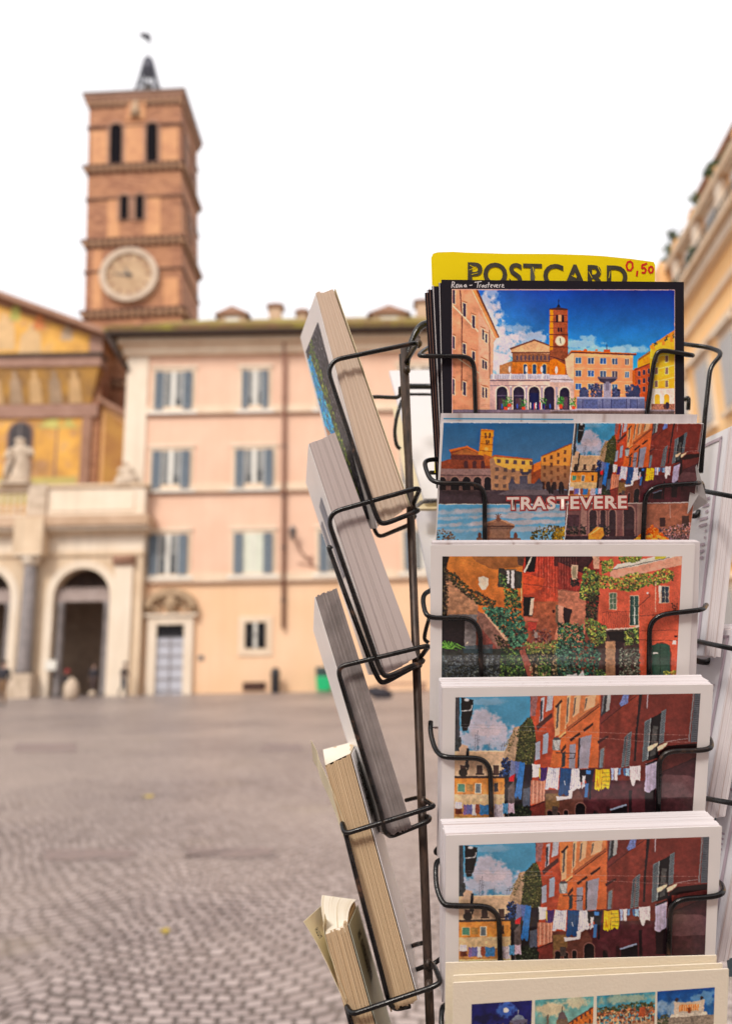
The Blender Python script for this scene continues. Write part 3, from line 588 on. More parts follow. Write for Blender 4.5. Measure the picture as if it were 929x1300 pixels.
    c.poly([(585, 590), (850, 470), (850, 960), (585, 960)], (74, 38, 44), tex=.3, cell=16); c.line([(590, 585), (800, 498)], 5, (50, 24, 30)); c.poly([(560, 480), (585, 470), (585, 860), (545, 860)], (36, 22, 28))
    c.poly([(-30, 700), (180, 640), (480, 640), (585, 690), (585, 960), (-30, 960)], (86, 38, 46), tex=.3, cell=14); c.poly([(540, 660), (600, 600), (760, 610), (850, 660), (850, 740), (560, 745)], (110, 74, 78), al=.7, tex=.2, cell=12); c.poly([(480, 690), (545, 680), (545, 860), (480, 860)], (44, 28, 34), tex=.3)
    c.poly([(270, 820), (370, 780), (370, 880), (270, 880)], (30, 26, 34), tex=.4); c.poly([(245, 822), (365, 785), (368, 796), (270, 826)], (140, 150, 176)); c.poly([(380, 700), (400, 700), (396, 880), (378, 880)], (40, 26, 32)); c.rect(240, 800, 262, 880, (60, 30, 36))
    c.arch(38, 768, 108, 890, (176, 112, 124)); c.arch(48, 782, 102, 890, (28, 34, 34), tex=.6, cell=4); c.arch(160, 825, 190, 890, (34, 26, 30)); c.poly([(150, 800), (175, 785), (205, 830), (205, 880)], (110, 60, 66), al=.4)
    c.z = g
    c.poly([(690, 700), (900, 690), (930, 760), (930, 930), (690, 930)], (108, 62, 52), tex=.3, cell=10); c.poly([(695, 720), (780, 720), (780, 800), (695, 880)], (134, 100, 60), tex=.35, cell=8)
    for (x0, x1, y) in ((704, 736, 826), (758, 784, 836), (808, 834, 824), (880, 940, 780)): c.arch(x0-5, y-8, x1+5, 930, (140, 92, 84)); c.arch(x0, y, x1, 930, (30, 26, 30), tex=.5, cell=4)
    c.rect(736, 800, 770, 860, (84, 70, 66), tex=.5, cell=3)
    c.poly([(470, 800), (560, 780), (610, 830), (600, 920), (470, 930)], (36, 42, 34), tex=.5); c.blobs([(500, 800), (560, 790), (600, 850), (580, 900), (480, 900)], [(44, 56, 40), (24, 30, 26), (74, 84, 60)], 90, 7)
    # wires
    for y0, y1 in ((292, 305), (308, 330)): c.z = g; c.line([(170, y0), (600, y1), (700, y1+5)], 2, (150, 150, 160), .8)
    c.z = h; c.line([(-60, 330), (200, 342), (470, 352), (750, 358)], 2.2, (190, 150, 140), .7); c.line([(-60, 372), (240, 378), (480, 398), (760, 402)], 2.2, (190, 150, 140), .7); c.line([(610, 400), (680, 388), (745, 380)], 3, (170, 150, 150)); c.line([(560, 540), (400, 575), (100, 570), (-60, 560)], 2, (60, 50, 60), .8)
    for (x, y) in ((495, 432), (555, 430)): c.poly([(x, y), (x+25, y-12), (x+66, y-28), (x+64, y-14), (x+30, y+16), (x+4, y+28)], (222, 190, 160), tex=.2, cell=5)
    # laundry
    c.z = g
    def cloth(p, col, tex=.35, cell=6., folds=3):
        (ax, ay), (bx, by), (cx, cy), (dx, dy) = p[:4]; rr = random.Random(int(ax*7+ay)); hgt = max(cy, dy)-min(ay, by)
        bot = [(cx+(dx-cx)*t+rr.uniform(-2, 2), cy+(dy-cy)*t+rr.uniform(-.1, .05)*hgt) for t in np.linspace(0, 1, 6)]
        q_ = [(ax, ay), ((ax+bx)/2, (ay+by)/2+rr.uniform(2, 7)), (bx, by), (bx+(cx-bx)*.5+rr.uniform(-4, 3), by+(cy-by)*.5)]+bot+[(ax+(dx-ax)*.5+rr.uniform(-3, 4), ay+(dy-ay)*.5)]
        c.poly(q_, col, tex=tex, cell=cell)
        for i in range(folds):
            t = (i+.7)/(folds+.4); c.line([(ax+(bx-ax)*t, ay+(by-ay)*t+6), (dx+(cx-dx)*t, dy+(cy-dy)*t-5)], 2.5, tuple(v*.6 for v in col), .34)
            t2 = t+.09; c.line([(ax+(bx-ax)*t2, ay+(by-ay)*t2+6), (dx+(cx-dx)*t2, dy+(cy-dy)*t2-5)], 2., tuple(min(255, v*1.2+8) for v in col), .3)
    c.blobs([(432, 500), (478, 500), (466, 620), (410, 612)], [(22, 56, 112), (30, 80, 150), (16, 24, 50), (24, 30, 60)], 90, 9); cloth([(480, 510), (515, 520), (508, 610), (470, 630)], (108, 118, 160)); c.poly([(470, 620), (505, 598), (498, 648), (468, 645)], (190, 26, 40))
    cloth([(505, 520), (540, 520), (530, 600), (512, 640)], (86, 110, 176)); cloth([(536, 520), (568, 528), (548, 752), (502, 745)], (38, 112, 186), .3, 8, 2); cloth([(568, 560), (612, 540), (604, 680), (566, 690)], (36, 26, 44)); cloth([(556, 690), (600, 680), (596, 800), (552, 800)], (82, 90, 108), folds=4)
    cloth([(612, 535), (662, 540), (656, 620), (612, 622)], (216, 210, 216)); cloth([(660, 560), (706, 556), (696, 640), (650, 640)], (78, 36, 112)); c.poly([(655, 562), (664, 562), (662, 640), (655, 620)], (210, 180, 60))
    cloth([(712, 555), (782, 560), (770, 700), (690, 690)], (206, 204, 222), .4, 6, 5); cloth([(786, 562), (856, 566), (850, 738), (774, 736)], (30, 78, 132), .2, 9, 3); c.line([(812, 640), (816, 668)], 4, (190, 200, 220)); c.poly([(760, 740), (860, 735), (855, 750), (765, 766)], (210, 208, 220), tex=.4, cell=3)
    cloth([(862, 565), (905, 565), (918, 690), (850, 715)], (206, 204, 220), .4, 5, 3); c.z = h
    cloth([(26, 565), (70, 565), (80, 690), (12, 700)], (206, 204, 222), .4, 5, 4); c.poly([(6, 700), (34, 690), (26, 748), (6, 744)], (222, 214, 220)); cloth([(74, 568), (112, 568), (118, 640), (78, 650)], (28, 28, 46)); cloth([(92, 610), (112, 606), (108, 680), (88, 690)], (196, 196, 214), folds=1)
    cloth([(112, 568), (165, 572), (150, 690), (118, 700)], (34, 34, 58), .4); c.poly([(110, 660), (130, 655), (124, 745), (104, 745)], (60, 110, 170)); cloth([(132, 590), (150, 590), (146, 760), (132, 760)], (26, 24, 40), folds=1); c.poly([(114, 575), (145, 578), (142, 602), (118, 600)], (60, 120, 190))
    cloth([(174, 566), (216, 568), (212, 700), (164, 706)], (240, 186, 14), .25, 7, 2); c.line([(182, 625), (190, 675)], 5, (200, 110, 10)); cloth([(218, 568), (262, 568), (262, 692), (212, 690)], (232, 186, 20), .3, 5, 1)
    for y in (592, 618, 645, 670): c.line([(218, y), (262, y-2)], 6, (150, 140, 40), .75)
    for (x0, x1, y1, cc) in ((268, 288, 640, (170, 180, 220)), (288, 312, 642, (222, 220, 232)), (312, 334, 606, (110, 150, 200)), (344, 362, 610, (70, 110, 160)), (360, 386, 615, (150, 180, 215))): cloth([(x0, 562), (x1, 560), (x1-3, y1), (x0+2, y1)], cc, folds=1)
    cloth([(386, 550), (455, 545), (448, 640), (390, 650)], (226, 210, 218), .4, 5, 5); c.poly([(386, 630), (424, 630), (414, 672), (400, 672)], (226, 212, 218)); cloth([(484, 535), (556, 512), (548, 690), (476, 722)], (176, 164, 192), .2, 9, 3); c.poly([(480, 540), (556, 508), (556, 520), (482, 550)], (40, 30, 38))
    c.z = g
    for (x0, x1, y0, y1, cc) in ((134, 176, 772, 815, (208, 200, 216)), (136, 178, 812, 850, (120, 60, 44)), (186, 215, 788, 852, (136, 104, 160)), (205, 242, 786, 850, (110, 110, 170)), (238, 265, 786, 858, (222, 212, 216)), (262, 284, 786, 850, (156, 84, 66)), (286, 342, 788, 852, (62, 124, 178)), (378, 436, 784, 872, (188, 176, 186)), (430, 462, 780, 848, (84, 146, 190)), (464, 500, 778, 842, (196, 168, 188))): cloth([(x0, y0), (x1, y0), (x1+2, y1), (x0-2, y1)], cc, folds=2)
    c.z = (0, 0, 1.); c.a *= 1.0; return c.grain(.08)

def pic_ivy():
    quad = ext([(561, 706), (865.6, 706), (858, 859.5), (560, 859.5)], 1.22); c = Canvas(quad, PICW, int(PICW*.66)); e, f_ = (540, 690, 5.161), (710, 690, 5.161); c.z = e
    G = [(70, 104, 54), (40, 78, 50), (110, 140, 58), (26, 46, 36)]; GB = [(30, 84, 66), (44, 108, 80), (18, 46, 44), (80, 136, 100)]; GY = [(146, 160, 50), (176, 172, 66), (100, 124, 46), (66, 84, 42)]
    c.a[:] = (120, 60, 44)
    c.rect(100, 75, 640, 560, (206, 118, 32), tex=.25, cell=26, col2=(196, 94, 26)); c.poly([(300, 75), (640, 75), (640, 150), (440, 170), (330, 120)], (130, 76, 40), al=.6, tex=.4, cell=14)
    c.rect(635, 75, 950, 420, (186, 46, 26), tex=.4, cell=14, col2=(196, 70, 36)); c.rect(635, 380, 950, 700, (172, 84, 46), tex=.45, cell=12, col2=(140, 70, 50))
    for i in range(26):
        x = 730+i*9; c.line([(x, 80), (x-4+(i % 5)*2, 260+(i*37) % 130)], 2.+(i % 3), [(226, 132, 110), (90, 22, 26), (214, 100, 76), (120, 30, 30)][i % 4], .5)
    c.poly([(630, 190), (780, 230), (760, 300), (680, 330), (640, 330)], (226, 74, 24), al=.7, tex=.3); c.rect(840, 78, 950, 150, (60, 26, 30), al=.8, tex=.5)
    c.poly([(655, 85), (725, 85), (712, 188), (650, 185)], (22, 16, 20)); c.poly([(640, 185), (690, 84), (698, 90), (652, 192)], (196, 180, 160)); c.poly([(600, 78), (650, 78), (640, 150), (605, 140)], (94, 60, 44), tex=.5)
    c.line([(640, 262), (950, 305)], 2.5, (80, 30, 28), .8); c.line([(628, 200), (626, 380)], 6, (200, 170, 110))
    c.poly([(345, 222), (375, 212), (412, 226), (412, 270), (392, 302), (366, 304), (348, 270)], (206, 186, 158), tex=.12, cell=5)
    c.poly([(475, 160), (518, 165), (515, 288), (474, 284)], (64, 56, 46), tex=.4, cell=3); c.rect(516, 170, 590, 296, (60, 54, 52)); c.rect(530, 172, 548, 262, (206, 196, 190)); c.rect(560, 176, 580, 292, (222, 212, 206)); c.poly([(590, 180), (632, 186), (628, 292), (588, 296)], (62, 60, 52), tex=.4, cell=3); c.rect(520, 168, 600, 176, (120, 96, 70)); c.blobs([(484, 200), (534, 200), (534, 285), (484, 285)], G, 50, 8)
    c.poly([(640, 350), (712, 352), (700, 475), (642, 475)], (22, 18, 22)); c.poly([(688, 362), (712, 356), (700, 470), (678, 470)], (206, 176, 150)); c.poly([(640, 480), (735, 492), (740, 512), (650, 505)], (196, 96, 70)); c.poly([(668, 515), (730, 515), (720, 575), (670, 570)], (196, 56, 40), tex=.3); c.rect(905, 415, 950, 560, (40, 24, 26)); c.poly([(850, 400), (905, 400), (900, 520), (850, 520)], (120, 90, 66), tex=.5, cell=5); c.ell(836, 446, 8, 10, (40, 20, 20))
    # left tree trunk, ruin, stair
    c.poly([(100, 80), (155, 85), (135, 170), (150, 480), (100, 490)], (40, 30, 26), tex=.6, cell=8)
    c.poly([(130, 200), (180, 230), (260, 300), (340, 380), (345, 480), (140, 480)], (176, 122, 84), tex=.4, cell=12); c.poly([(150, 465), (340, 465), (330, 560), (330, 720), (255, 720), (245, 510), (150, 500)], (120, 112, 112), tex=.35, cell=9); c.rect(105, 500, 255, 690, (38, 28, 32), tex=.4)
    c.blobs([(120, 180), (190, 190), (290, 290), (460, 380), (450, 420), (340, 400), (240, 320), (150, 240)], [(74, 58, 40), (46, 38, 30), (96, 92, 44), (60, 66, 36)], 260, 9); c.blobs([(120, 100), (150, 200), (145, 460), (110, 470)], [(60, 44, 32), (30, 24, 22), (96, 76, 50)], 120, 9)
    c.poly([(340, 440), (400, 470), (545, 640), (535, 690), (500, 730), (480, 760), (340, 640)], (134, 90, 76), tex=.45, cell=9); c.poly([(375, 450), (405, 462), (545, 632), (535, 652)], (190, 150, 116), tex=.2, cell=5); c.poly([(370, 560), (480, 700), (490, 740), (370, 650)], (140, 66, 56), tex=.4, cell=6)
    c.blobs([(360, 420), (480, 420), (620, 440), (670, 600), (650, 670), (560, 690), (540, 630), (420, 480)], GB, 520, 11); c.blobs([(515, 290), (600, 300), (630, 420), (520, 430)], G, 130, 10); c.blobs([(455, 600), (540, 640), (540, 690), (470, 670)], [(70, 60, 30), (36, 34, 26)], 50, 9)
    c.poly([(610, 690), (650, 690), (700, 820), (700, 880), (670, 880)], (150, 74, 56), tex=.3)
    c.rect(100, 690, 960, 940, (52, 56, 50), tex=.5, cell=10)
    c.blobs([(100, 740), (340, 720), (480, 740), (480, 900), (100, 900)], [(84, 96, 104), (60, 70, 78), (104, 112, 110), (38, 42, 48)], 520, 9, .8); c.poly([(240, 670), (440, 660), (440, 720), (250, 720)], (44, 76, 90), al=.6, tex=.4)
    c.blobs([(490, 680), (640, 700), (650, 890), (490, 890)], G, 300, 9); c.blobs([(650, 650), (950, 620), (950, 720), (660, 720)], [(110, 126, 56), (146, 142, 64), (64, 80, 44)], 260, 9); c.poly([(612, 700), (650, 690), (702, 830), (700, 880), (672, 880)], (154, 78, 62), tex=.3, cell=6)
    c.blobs([(680, 720), (950, 730), (950, 900), (690, 900)], [(150, 130, 84), (80, 76, 50), (52, 60, 40), (170, 140, 100)], 240, 10); c.rect(700, 780, 716, 880, (70, 50, 40)); c.blobs([(740, 740), (820, 740), (820, 880), (740, 880)], G, 90, 9); c.blobs([(850, 660), (950, 650), (950, 800), (860, 780)], G+GB, 140, 9)
    for i in range(34):
        t = -math.pi*(.02+.96*((i*.618) % 1)); L = 60+30*((i*.37) % 1); x0, y0 = 140+(i % 6)*6, 690; c.line([(x0, y0), (x0+math.cos(t)*L*.6, y0+math.sin(t)*L*.7), (x0+math.cos(t)*L*1.1, y0+math.sin(t)*L*.6+12)], 4.5, [(84, 156, 42), (50, 110, 34), (120, 184, 60)][i % 3], .9)
    c.blobs([(700, 560), (820, 560), (820, 650), (690, 650)], [(110, 46, 40), (80, 30, 34), (130, 90, 80)], 70, 10); c.ell(722, 600, 14, 20, (150, 128, 120)); c.poly([(860, 540), (930, 520), (930, 620), (840, 630)], (202, 122, 88), tex=.3, cell=8)
    c.line([(270, 650), (275, 655)], 20, (200, 176, 150))
    c.z = f_
    c.rect(-10, 78, 260, 420, (150, 44, 34), tex=.4, cell=14); c.poly([(-10, 80), (230, 80), (200, 130), (160, 200), (-10, 120)], (58, 28, 34), al=.9, tex=.5, cell=8)
    for i in range(14): c.line([(0+i*9, 90), (2+i*9, 240+(i*29) % 90)], 3, [(206, 110, 90), (84, 22, 28)][i % 2], .45)
    c.poly([(75, 140), (118, 140), (116, 235), (78, 235)], (196, 160, 130)); c.rect(84, 150, 108, 230, (150, 130, 100)); c.blobs([(76, 230), (130, 230), (130, 280), (76, 280)], [(30, 26, 30), (60, 50, 44)], 40, 8)
    c.poly([(-10, 300), (90, 310), (170, 330), (170, 560), (150, 700), (-10, 640)], (186, 108, 78), tex=.35, cell=10); c.poly([(25, 420), (84, 430), (62, 520), (28, 530)], (48, 30, 34)); c.poly([(-10, 400), (24, 410), (20, 600), (-10, 600)], (196, 136, 110)); c.line([(-10, 305), (180, 320)], 2.5, (90, 40, 36), .8)
    c.poly([(215, 80), (280, 80), (270, 170), (225, 165)], (206, 150, 120), tex=.2)
    c.poly([(260, 80), (850, 75), (850, 960), (520, 960), (515, 600), (250, 560)], (214, 86, 56), tex=.14, cell=22, col2=(206, 78, 44))
    c.poly([(330, 180), (720, 85), (800, 85), (800, 140), (520, 200), (330, 235)], (222, 150, 120), tex=.15, cell=12); c.poly([(335, 175), (380, 135), (640, 82), (780, 82), (500, 150)], (206, 196, 176), tex=.15); c.line([(335, 175), (720, 92)], 3.5, (60, 50, 60)); c.poly([(625, 78), (700, 78), (690, 98), (625, 105)], (190, 176, 40))
    c.blobs([(270, 120), (350, 100), (350, 180), (280, 200)], GY, 90, 9); c.blobs([(385, 90), (540, 85), (520, 120), (400, 125)], GY, 110, 8)
    c.blobs([(200, 190), (380, 230), (480, 190), (610, 200), (690, 160), (755, 190), (740, 240), (660, 270), (560, 280), (470, 320), (380, 300), (250, 290)], GY+[(180, 150, 50), (70, 90, 44)], 620, 9); c.blobs([(160, 160), (250, 180), (260, 330), (200, 380), (130, 360)], GY+G, 300, 10); c.blobs([(180, 330), (260, 330), (240, 500), (170, 480)], [(44, 44, 34), (70, 66, 40), (28, 30, 28)], 150, 9)
    for (x0, y0, x1, y1, cc) in ((328, 325, 370, 430, (92, 110, 84)), (462, 345, 514, 535, (52, 84, 76)), (668, 282, 712, 386, (48, 66, 80))):
        c.win(x0, y0, x1, y1, cc, (196, 160, 130), 5); c.line([((x0+x1)/2, y0), ((x0+x1)/2, y1)], 3.5, (190, 180, 160))
        for t in (.33, .66): c.line([(x0, y0+(y1-y0)*t), (x1, y0+(y1-y0)*t)], 3, (180, 176, 156), .8)
    c.rect(648, 275, 664, 392, (216, 196, 176)); c.rect(460, 345, 470, 535, (40, 60, 60)); c.rect(486, 420, 494, 530, (190, 196, 180))
    c.line([(628, 250), (628, 450)], 5, (226, 170, 140)); c.line([(512, 415), (590, 345), (588, 330)], 3.5, (70, 40, 44)); c.ell(574, 326, 8, 6, (240, 220, 210))
    for x in range(282, 460, 12): c.line([(x, 448), (x-2, 552)], 2.2, (120, 44, 38), .8)
    for x in range(530, 786, 11): c.line([(x, 320 if x > 640 else 400), (x, 466)], 2., (150, 56, 44), .6)
    c.line([(280, 450), (460, 444)], 3, (110, 40, 36)); c.line([(516, 474), (786, 462)], 4, (110, 50, 44)); c.poly([(300, 560), (480, 548), (520, 535), (520, 548), (470, 572), (310, 582)], (206, 170, 150)); c.line([(300, 586), (520, 552)], 5, (50, 34, 36)); c.blobs([(735, 395), (775, 395), (770, 440), (740, 440)], [(60, 30, 30), (100, 50, 40)], 20, 6)
    c.line([(520, 575), (560, 570), (790, 568)], 2.5, (120, 44, 38)); c.line([(516, 632), (790, 636)], 3, (100, 40, 34)); c.rect(738, 634, 764, 662, (226, 206, 190)); c.rect(750, 600, 772, 614, (80, 30, 30))
    c.poly([(240, 570), (520, 560), (520, 960), (230, 960)], (74, 54, 48), tex=.4, cell=10); c.rect(300, 640, 364, 960, (176, 128, 90), tex=.3, cell=8, col2=(140, 96, 66)); c.rect(366, 600, 420, 960, (52, 34, 38), tex=.3); c.poly([(310, 580), (460, 575), (430, 650), (330, 630)], (34, 26, 28))
    c.blobs([(170, 480), (310, 540), (300, 640), (240, 680), (170, 600)], GY+G, 240, 9); c.blobs([(420, 560), (518, 550), (520, 650), (430, 670)], GY+G, 150, 8); c.blobs([(-10, 520), (150, 520), (170, 640), (-10, 650)], G+GB, 200, 10)
    c.blobs([(-10, 640), (200, 640), (270, 720), (240, 860), (-10, 870)], GB+[(60, 90, 80), (40, 60, 56)], 560, 10); c.blobs([(390, 690), (520, 680), (530, 900), (390, 900)], [(110, 116, 96), (70, 86, 66), (140, 140, 120), (44, 56, 46)], 260, 8); c.blobs([(230, 820), (300, 830), (300, 900), (230, 900)], G, 60, 8)
    c.arch(596, 646, 730, 960, (120, 50, 36)); c.poly([(602, 668), (640, 655), (690, 655), (722, 668), (722, 960), (602, 960)], (46, 82, 66), tex=.2, cell=6, col2=(52, 90, 72)); c.line([(656, 665), (656, 960)], 3, (24, 44, 38)); c.rect(612, 712, 644, 724, (206, 206, 186))
    for y in (700, 750, 800, 850): c.line([(602, y), (722, y+2)], 2, (30, 60, 48), .7)
    c.blobs([(680, 835), (760, 830), (756, 885), (685, 885)], [(170, 170, 40), (200, 190, 60), (110, 130, 40)], 60, 7)
    c.poly([(90, 858), (110, 850), (120, 870), (150, 830), (166, 876), (40, 876), (48, 858)], (214, 210, 210), al=.75)
    c.rect(-40, 690, 540, 760, (150, 160, 170), al=.13); c.z = e; c.rect(100, 730, 930, 770, (160, 170, 180), al=.16)  # pale see-through bands paint the gloss reflection into the print
    c.z = (0, 0, 1.); return c.grain(.1)

def pic_multi(laun):
    quad = ext([(562.6, 535.5), (893, 537), (874.7, 682.5), (553, 691)], 1.28); c = Canvas(quad, PICW, int(PICW*.62)); a, b = (540, 520, 4.645), (710, 520, 4.645); c.z = a
    # 1 piazza at sunset
    c.poly([(60, 60), (882, 60), (826, 556), (60, 556)], (44, 104, 150), col2=(112, 140, 170), tex=.08, cell=30)
    c.poly([(80, 310), (150, 290), (150, 262), (140, 240), (240, 216), (345, 262), (380, 300), (380, 360), (80, 360)], (140, 72, 48), tex=.3, cell=6); c.poly([(148, 262), (240, 228), (335, 268)], (176, 110, 60), tex=.2); c.poly([(138, 236), (244, 214), (346, 262), (340, 268), (244, 224), (146, 250)], (206, 120, 56)); c.rect(150, 270, 345, 296, (110, 58, 50), tex=.5, cell=4)
    for x in (240, 290, 340): c.arch(x-14, 300, x+10, 345, (90, 50, 50))
    c.poly([(328, 115), (402, 120), (390, 290), (312, 262)], (224, 150, 44), tex=.2, cell=6); c.line([(322, 200), (398, 208)], 4, (150, 84, 30)); c.line([(318, 240), (394, 248)], 4, (150, 84, 30)); c.line([(328, 122), (404, 126)], 6, (180, 110, 40)); c.line([(326, 158), (400, 164)], 3, (150, 84, 30))
    for x in (350, 374): c.arch(x, 136, x+9, 168, (70, 44, 40))
    for x in (356, 368): c.arch(x, 180, x+7, 200, (70, 44, 40))
    c.ell(358, 232, 12, 12, (236, 180, 90)); c.poly([(340, 260), (392, 280), (396, 330), (350, 330)], (170, 96, 50), tex=.3)
    c.rect(60, 348, 410, 385, (150, 120, 116), tex=.2, cell=4); c.rect(60, 385, 410, 476, (140, 108, 104), tex=.2, cell=5); c.line([(80, 385), (410, 390)], 4, (84, 62, 66))
    for x0, x1 in ((78, 120), (148, 198), (216, 264), (282, 328), (346, 386)): c.arch(x0-4, 390, x1+4, 478, (166, 132, 120)); c.arch(x0, 396, x1, 478, (28, 22, 34))
    c.poly([(376, 290), (410, 270), (628, 292), (625, 440), (560, 478), (392, 478)], (170, 130, 100), tex=.15, cell=8); c.poly([(400, 280), (628, 296), (622, 372), (480, 350), (412, 320)], (226, 174, 84), tex=.1); c.poly([(372, 294), (404, 266), (630, 290), (628, 298), (408, 276)], (176, 96, 50))
    for y, x0 in ((302, 430), (350, 420), (398, 416), (446, 416)):
        for i in range(5):
            x = x0+i*48
            if y > 380 and i > 2: continue
            c.rect(x-9, y-10+i*3, x+12, y+12+i*3, (110, 88, 80))
    c.poly([(625, 330), (684, 300), (690, 470), (620, 470)], (160, 82, 44), tex=.3, cell=5); c.poly([(640, 320), (680, 304), (678, 350), (632, 370)], (226, 130, 50)); c.poly([(678, 280), (862, 200), (850, 400), (840, 470), (680, 470)], (206, 140, 72), tex=.15, cell=8, col2=(130, 96, 80)); c.poly([(680, 280), (862, 198), (860, 240), (850, 330), (682, 330)], (232, 160, 70), al=.7); c.line([(684, 275), (862, 200)], 6, (140, 80, 50))
    for y in (260, 305, 350, 398):
        for i in range(4):
            x = 700+i*40; yy = y+35-i*15; c.rect(x-6, yy-12, x+8, yy+12, (120, 76, 52))
    for x in (690, 722, 758, 798): c.arch(x-12, 424, x+12, 478, (54, 38, 40))
    c.rect(60, 474, 860, 556, (78, 64, 72), tex=.2, cell=5); c.poly([(420, 500), (500, 470), (700, 470), (760, 505)], (110, 98, 104), tex=.2); c.rect(488, 436, 690, 472, (96, 92, 104), tex=.3, cell=4); c.rect(555, 390, 600, 436, (88, 84, 98), tex=.3); c.poly([(556, 366), (618, 366), (604, 386), (570, 386)], (74, 70, 84)); c.poly([(490, 436), (510, 400), (530, 436)], (80, 76, 90)); c.poly([(640, 436), (670, 402), (690, 436)], (80, 76, 90))
    for x in (730, 790, 808, 745): c.ell(x, 470, 7, 28, (34, 28, 34))
    c.line([(100, 476), (405, 480)], 3, (120, 100, 100))
    # 2 street with laundry: right upper quarter, resampled from the laundry picture
    q = np.array(quad); dv = [happ(c.H, [(730, 535.5)])[0], happ(c.H, [(717.5, 639)])[0]]
    x0 = int(dv[0][0]); yb = int(happ(c.H, [(800, 639)])[0][1]); W2 = c.W-x0; hh = min(yb, c.Hh)
    src = laun.a; sh, sw = src.shape[:2]; ys = (np.arange(hh)/hh*sh*.86+2).astype(int); xs = (np.arange(W2)/W2*sw*.985).astype(int)
    c.a[:hh, x0:] = src[ys][:, xs]*.96+8
    # 3 fountain front against the sky
    c.z = a; c.poly([(60, 556), (832, 556), (818, 900), (60, 900)], (96, 160, 196), col2=(150, 190, 212))
    for (y, s, al) in ((590, 4, .7), (625, 6, .8), (665, 5, .8), (700, 7, .6), (600, 8, .4)): c.cloud(300+s*40, y, 360, 16, (196, 186, 190), al, 40+s, 30.); c.cloud(120, y+15, 200, 12, (186, 190, 200), al*.8, 60+s)
    c.blobs([(66, 710), (130, 700), (170, 735), (200, 775), (190, 1000), (60, 1000)], [(110, 84, 66), (70, 56, 50), (140, 110, 84)], 260, 7); c.blobs([(620, 740), (650, 690), (720, 678), (826, 690), (820, 900), (600, 900)], [(96, 84, 40), (60, 56, 30), (140, 120, 50)], 360, 8); c.blobs([(760, 700), (820, 690), (818, 780), (760, 770)], [(190, 150, 40), (150, 120, 40)], 70, 8)
    S = (150, 112, 92); c.poly([(365, 660), (432, 640), (520, 675), (524, 692), (500, 710), (500, 1000), (362, 1000), (362, 700)], S, tex=.2, cell=6); c.line([(360, 668), (432, 644), (524, 682)], 7, (190, 152, 124)); c.rect(362, 684, 520, 692, (100, 70, 62)); c.rect(378, 706, 490, 765, (160, 122, 100), tex=.15); c.line([(372, 700), (500, 700)], 3, (104, 76, 66))
    for k in range(8): t = k*math.pi/4; c.line([(428, 632), (428+22*math.cos(t), 632+22*math.sin(t))], 5, (130, 96, 84))
    c.ell(428, 648, 14, 12, (120, 86, 74)); c.ell(318, 745, 11, 22, (110, 80, 72)); c.ell(530, 745, 11, 22, (120, 86, 76)); c.rect(300, 755, 560, 1000, (130, 96, 82), tex=.2)
    # 4 cafe street with food
    c.z = b; c.poly([(35, 552), (800, 548), (790, 1000), (25, 1000)], (120, 84, 84), tex=.25, cell=12); c.poly([(500, 556), (790, 550), (780, 740), (500, 740)], (162, 106, 84), tex=.3, cell=12)
    for (x0, x1, y0) in ((175, 218, 590), (240, 270, 590), (292, 330, 590), (378, 440, 570)): c.arch(x0-7, y0-10, x1+7, 1000, (156, 120, 112)); c.arch(x0, y0, x1, 1000, (66, 48, 54), tex=.3)
    c.rect(40, 620, 115, 690, (86, 58, 66), tex=.4); c.rect(125, 555, 160, 740, (160, 124, 116), tex=.2); c.rect(456, 556, 490, 760, (150, 116, 108)); c.rect(720, 625, 762, 690, (84, 60, 54)); c.rect(590, 636, 622, 690, (80, 54, 52)); c.line([(650, 560), (652, 640)], 4, (180, 150, 140))
    for x in (60, 98, 140, 200, 250, 280): c.blobs([(x-16, 680), (x+16, 680), (x+16, 735), (x-16, 735)], [(54, 50, 48), (84, 78, 66), (34, 32, 36)], 30, 8)
    c.rect(30, 745, 500, 1000, (70, 56, 62), tex=.3); c.blobs([(580, 700), (780, 660), (775, 770), (600, 770)], [(150, 110, 116), (110, 84, 84), (196, 150, 150), (70, 66, 60)], 240, 7)
    c.poly([(168, 735), (215, 690), (255, 695), (262, 740), (240, 765), (170, 765)], (220, 150, 66), tex=.3, cell=6); c.line([(175, 738), (238, 694)], 5, (245, 205, 130))
    rr = np.random.RandomState(5)
    for i in range(120):
        x = 435+rr.rand()*215; y = 800-rr.rand()*112*(1-abs(x-542)/120 if abs(x-542) < 115 else .12)-8; c.ell(x, y, 11, 10, [(236, 132, 30), (214, 96, 16), (250, 170, 60)][i % 3]); c.ell(x-3, y-4, 4, 3, (255, 205, 120), al=.7)
    # white dividers
    c.z = (0, 0, 1.); c.line([(730, 530), (716.5, 683.6), (713, 730)], 1.0, (226, 220, 214)); c.line([(556, 640), (718, 640)], 1., (206, 206, 200)); c.line([(718, 639.4), (880, 637.8)], 1., (206, 196, 190)); c.line([(560, 536.2), (894, 537.6)], 1.1, (225, 225, 225)); return c.grain(.08)

